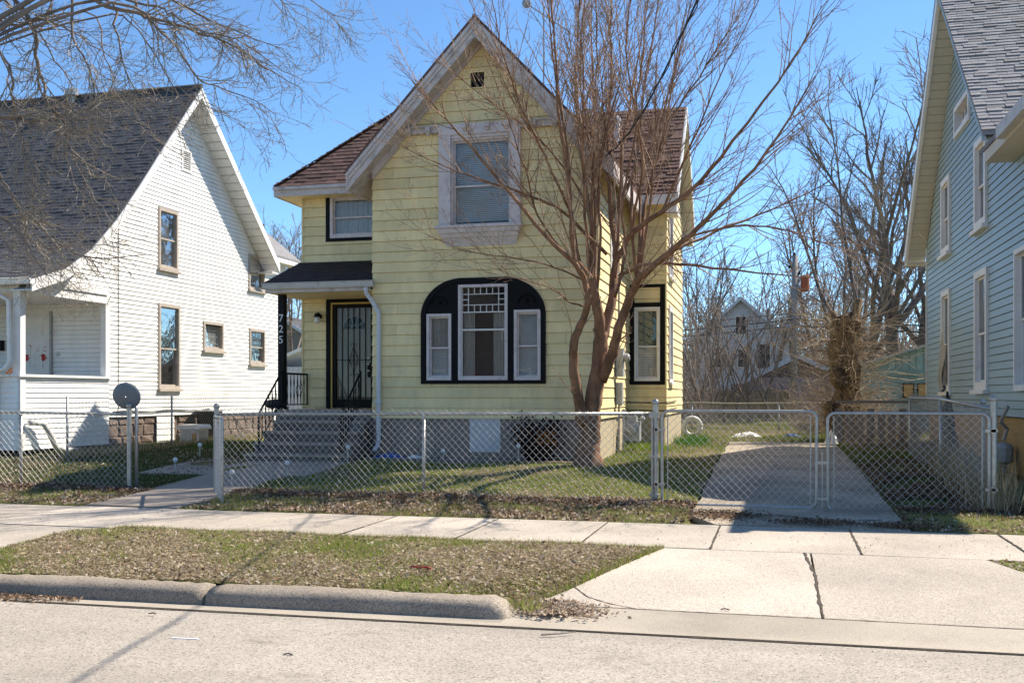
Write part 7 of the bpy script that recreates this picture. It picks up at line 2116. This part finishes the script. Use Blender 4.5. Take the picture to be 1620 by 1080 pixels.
G, Gc, Lv, Lc = [], [], [], []
def addg(t): G.append(t[0]); Gc.append(t[1])
def addl(t): Lv.append(t[0]); Lc.append(t[1])
def pts(n, x0, x1, y0, y1): return rs.uniform(x0, x1, n), rs.uniform(y0, y1, n)
def drive_clear(x, y): return ~((x > DX0 - 0.02) & (x < DX1 + 0.02) & (y > 11.7) & (y < 25.6))
def walk_clear(x, y):
    w = ((x > -8.98) & (x < -7.55) & (y < 15.05)) | ((x > -10.36) & (x < -7.24) & (y > 15.0) & (y < 17.1))
    return ~w & ~((x > -9.5) & (x < -7.25) & (y > 16.9))
def bed_clear(x, y): return ~((x > -7.25) & (x < -3.2) & (y > 17.3))
def verge_in(x, y):
    xl = np.interp(y, [p[0] for p in XL], [p[1] for p in XL]); xr = np.interp(y, [p[0] for p in XR], [p[1] for p in XR])
    return (x > xl + 0.02) & (x < xr - 0.03) & (y > 7.47 + 0.03 * (x + 4.4) + 0.01) & (y < 9.99)

# verge strip by the kerb
x, y = pts(80000, -7.4, -0.9, 7.4, 10.02); k = verge_in(x, y); x, y = x[k], y[k]
p = patch(x, y, 0.9) + rs.normal(0, 0.25, len(x)) + 0.10 * (-4 - x) * 0.5
k = p < 0.32; addl(leaves(x[k], y[k], zpv(x[k], y[k]) + 0.006, 0.0125 * np.exp(rs.normal(0, 0.35, k.sum())), mixcol(k.sum(), LEAF + STRAW), 0.35))
x, y = pts(95000, -7.4, -0.9, 7.4, 10.02); k = verge_in(x, y); x, y = x[k], y[k]
p = patch(x, y, 0.9) + rs.normal(0, 0.3, len(x)) + 0.05 * (-4 - x)
k = p > 0.12; addg(blades(x[k], y[k], zpv(x[k], y[k]), 0.032, 0.004, 0.9, mixcol(k.sum(), GREEN + STRAW[:2])))
k = p <= 0.12; addg(blades(x[k], y[k], zpv(x[k], y[k]) + 0.004, 0.02, 0.004, 2.2, mixcol(k.sum(), STRAW)))
x, y = pts(1500, -7.4, -0.9, 7.5, 10.0); k = verge_in(x, y); x, y = x[k], y[k]; addl(leaves(x, y, zpv(x, y) + 0.01, 0.019, mixcol(len(x), DLEAF + LEAF), 0.9))
x, y = pts(9000, -7.4, -0.9, 7.5, 10.0); k = verge_in(x, y) & (patch(x, y, 2.4, 3.0) > 0.42); x, y = x[k], y[k]; addg(blades(x, y, zpv(x, y), 0.06, 0.004, 0.7, mixcol(len(x), GREEN + STRAW[:1])))
# ragged grass along the pavement edges
x = rs.uniform(-7.1, -1.0, 3500); y = 9.97 + rs.normal(0, 0.025, 3500); addg(blades(x, y, zpv(x, y), 0.045, 0.004, 1.2, mixcol(len(x), GREEN + STRAW + DLEAF[:1])))
t = rs.uniform(0, 1, 1600); y = 7.5 + 2.5 * t; x = np.interp(y, [p[0] for p in XR], [p[1] for p in XR]) + rs.normal(-0.02, 0.02, 1600)
addg(blades(x, y, zpv(x, y), 0.05, 0.004, 1.0, mixcol(1600, GREEN + STRAW)))
# strip between the pavement and the fence, and the leaf drift along the fence
for (x0, x1, n) in ((-16, -8.9, 15000), (-7.5, -0.62, 26000), (1.5, 5.0, 9000)):
    x, y = pts(n, x0, x1, 11.83, 13.75); k = drive_clear(x, y); x, y = x[k], y[k]
    p = patch(x, y, 1.2, 2.0) + rs.normal(0, 0.3, len(x)) + 1.3 * np.exp(-((y - 13.35) / 0.22) ** 2)
    k = p > -0.05; addl(leaves(x[k], y[k], zgv(x[k], y[k]) + 0.02 * rs.rand(k.sum()), 0.024, mixcol(k.sum(), LEAF + DLEAF), 0.7))
    x, y = pts(int(n * 0.8), x0, x1, 11.83, 13.6); k = drive_clear(x, y); x, y = x[k], y[k]
    p = patch(x, y, 1.2, 2.0) + rs.normal(0, 0.3, len(x)); k = p < 0.35
    addg(blades(x[k], y[k], zgv(x[k], y[k]), 0.045, 0.004, 0.9, mixcol(k.sum(), GREEN + STRAW)))
x = rs.uniform(-16, -0.9, 14000); x = x[(x < -8.95) | (x > -7.55)]; y = 13.33 + rs.normal(0, 0.10, len(x)); addl(leaves(x, y, zgv(x, y) + 0.05 * rs.rand(len(x)), 0.026, mixcol(len(x), DLEAF + LEAF[:2]), 0.9))
# front lawn
x, y = pts(95000, -8, -0.9, 13.3, 18.6); k = walk_clear(x, y) & bed_clear(x, y) & drive_clear(x, y); x, y = x[k], y[k]
p = patch(x, y, 1.0, 4.0) + rs.normal(0, 0.25, len(x)) - 0.5 * np.exp(-((y - 13.4) / 0.5) ** 2); k = p > -0.35
addg(blades(x[k], y[k], zgv(x[k], y[k]), 0.05, 0.0045, 0.7, mixcol(k.sum(), GREEN + GREEN + STRAW[:1])))
k = ~k; addg(blades(x[k], y[k], zgv(x[k], y[k]), 0.04, 0.0045, 1.2, mixcol(k.sum(), STRAW)))
x, y = pts(9000, -7.4, -0.95, 13.6, 18); k = walk_clear(x, y) & bed_clear(x, y); x, y = x[k], y[k]; addl(leaves(x, y, zgv(x, y) + 0.02, 0.02, mixcol(len(x), LEAF), 0.5))
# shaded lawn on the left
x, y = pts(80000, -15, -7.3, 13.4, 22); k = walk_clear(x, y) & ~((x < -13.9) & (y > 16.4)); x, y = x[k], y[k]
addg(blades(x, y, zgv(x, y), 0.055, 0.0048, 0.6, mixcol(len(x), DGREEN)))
x, y = pts(7000, -15, -9.2, 13.4, 19); addl(leaves(x, y, zgv(x, y) + 0.02, 0.022, mixcol(len(x), LEAF + DLEAF), 0.5))
x, y = pts(5000, -13.2, -12.3, 15, 27); addg(blades(x, y, zgv(x, y), 0.14, 0.005, 0.5, mixcol(len(x), STRAW + STRAW + DGREEN)))
# right of the driveway, and tall dry weeds by the side fence
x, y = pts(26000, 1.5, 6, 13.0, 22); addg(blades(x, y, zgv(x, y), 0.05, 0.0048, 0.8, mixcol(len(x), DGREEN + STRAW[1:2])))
x, y = pts(12000, 1.55, 3.1, 13.2, 20); k = patch(x, y, 1.5) > -0.2; x, y = x[k], y[k]; addl(leaves(x, y, zgv(x, y) + 0.03, 0.032, mixcol(len(x), DLEAF), 0.8))
x = rs.normal(2.75, 0.16, 1500); y = rs.uniform(13.3, 17.5, 1500); addg(blades(x, y, zgv(x, y), 0.55, 0.006, 0.35, mixcol(1500, STRAW)))
# back lawn
x, y = pts(60000, -2.9, 6, 17.5, 36); k = drive_clear(x, y) & ~((x < -2.2) & (y > 22) & (y < 26.8)); x, y = x[k], y[k]
p = patch(x, y, 0.6, 1.0) + rs.normal(0, 0.2, len(x)); k = p > -0.1
addg(blades(x[k], y[k], zgv(x[k], y[k]), 0.08, 0.008, 0.7, mixcol(k.sum(), [(0.12, 0.17, 0.03), (0.16, 0.20, 0.045), (0.20, 0.20, 0.07)])))
addg(blades(x[~k], y[~k], zgv(x[~k], y[~k]), 0.07, 0.008, 1.0, mixcol((~k).sum(), STRAW)))
x = rs.normal(-2.45, 0.25, 1800); y = rs.uniform(20.8, 22.2, 1800); addg(blades(x, y, zgv(x, y), 0.16, 0.006, 0.5, mixcol(1800, GREEN[:3])))
x = rs.normal(-1.75, 0.22, 900); y = rs.normal(24.5, 0.9, 900); addg(blades(x, y, zgv(x, y), 0.2, 0.007, 0.5, mixcol(900, [(0.05, 0.14, 0.02), (0.08, 0.18, 0.03)])))
x, y = pts(9000, 1.9, 6, 8.3, 10); k = x > np.interp(y, [7.8, 9.2, 9.5, 10], [3.2, 2.35, 2.13, 1.92]) + 0.02; x, y = x[k], y[k]; addl(leaves(x, y, -0.006 - 0.13 * np.clip((10 - y) / 2.2, 0, 1), 0.02, mixcol(len(x), LEAF + GREEN[:2]), 0.4))
# debris in the gutter, by the kerb end and at the apron
x = rs.uniform(-8, -5.4, 2600); y = 7.20 + 0.03 * (x + 4.4) - np.abs(rs.normal(0, 0.09, 2600)); k = rs.rand(2600) < np.clip((-5.2 - x) / 1.2, 0, 1); x, y = x[k], y[k]; addl(leaves(x, y, np.full(len(x), -0.168), 0.018, mixcol(len(x), DLEAF + LEAF[:1]), 0.6))
x, y = rs.normal(-1.58, 0.16, 2600), rs.normal(7.62, 0.12, 2600); k = (y > 7.34) & (y < 8.1) & (x > -1.85); x, y = x[k], y[k]; addl(leaves(x, y, np.where(y > 7.79, -0.148, -0.160) + 0.02 * np.exp(-((x + 1.6) / 0.2) ** 2), 0.018, mixcol(len(x), LEAF), 0.6))
x, y = rs.normal(-1.82, 0.08, 200), rs.normal(7.55, 0.07, 200); addg(blades(x, y, np.full(200, -0.13), 0.07, 0.004, 0.9, mixcol(200, GREEN + STRAW)))
for (px_, py_, sx, sy, n) in ((-0.6, 12.6, 0.25, 0.25, 1500), (0.55, 12.1, 0.25, 0.18, 900), (1.45, 12.0, 0.2, 0.15, 900)):
    x, y = rs.normal(px_, sx, n), rs.normal(py_, sy, n); k = y > 11.85; x, y = x[k], y[k]; addl(leaves(x, y, np.full(len(x), 0.035), 0.02, mixcol(len(x), DLEAF), 0.6))
x, y = pts(700, -9, 3, 10.05, 11.7); addl(leaves(x, y, np.full(len(x), 0.006), 0.011, mixcol(len(x), DLEAF), 0.2))
x, y = pts(900, -9, 5, 3.5, 6.9); addl(leaves(x, y, np.full(len(x), -0.15) , 0.007, mixcol(len(x), DLEAF + [(0.5, 0.48, 0.44)]), 0.2))
go = np_obj('grass', np.concatenate(G), 3, 'grass', np.concatenate(Gc)); tag(go, 'short patchy grass and straw over the lawns and verge', 'grass', kind='stuff')
lo = np_obj('leaf_litter', np.concatenate(Lv), 4, 'leaf', np.concatenate(Lc)); tag(lo, 'brown leaf litter on the verge and along the chain-link fence', 'leaves', kind='stuff')
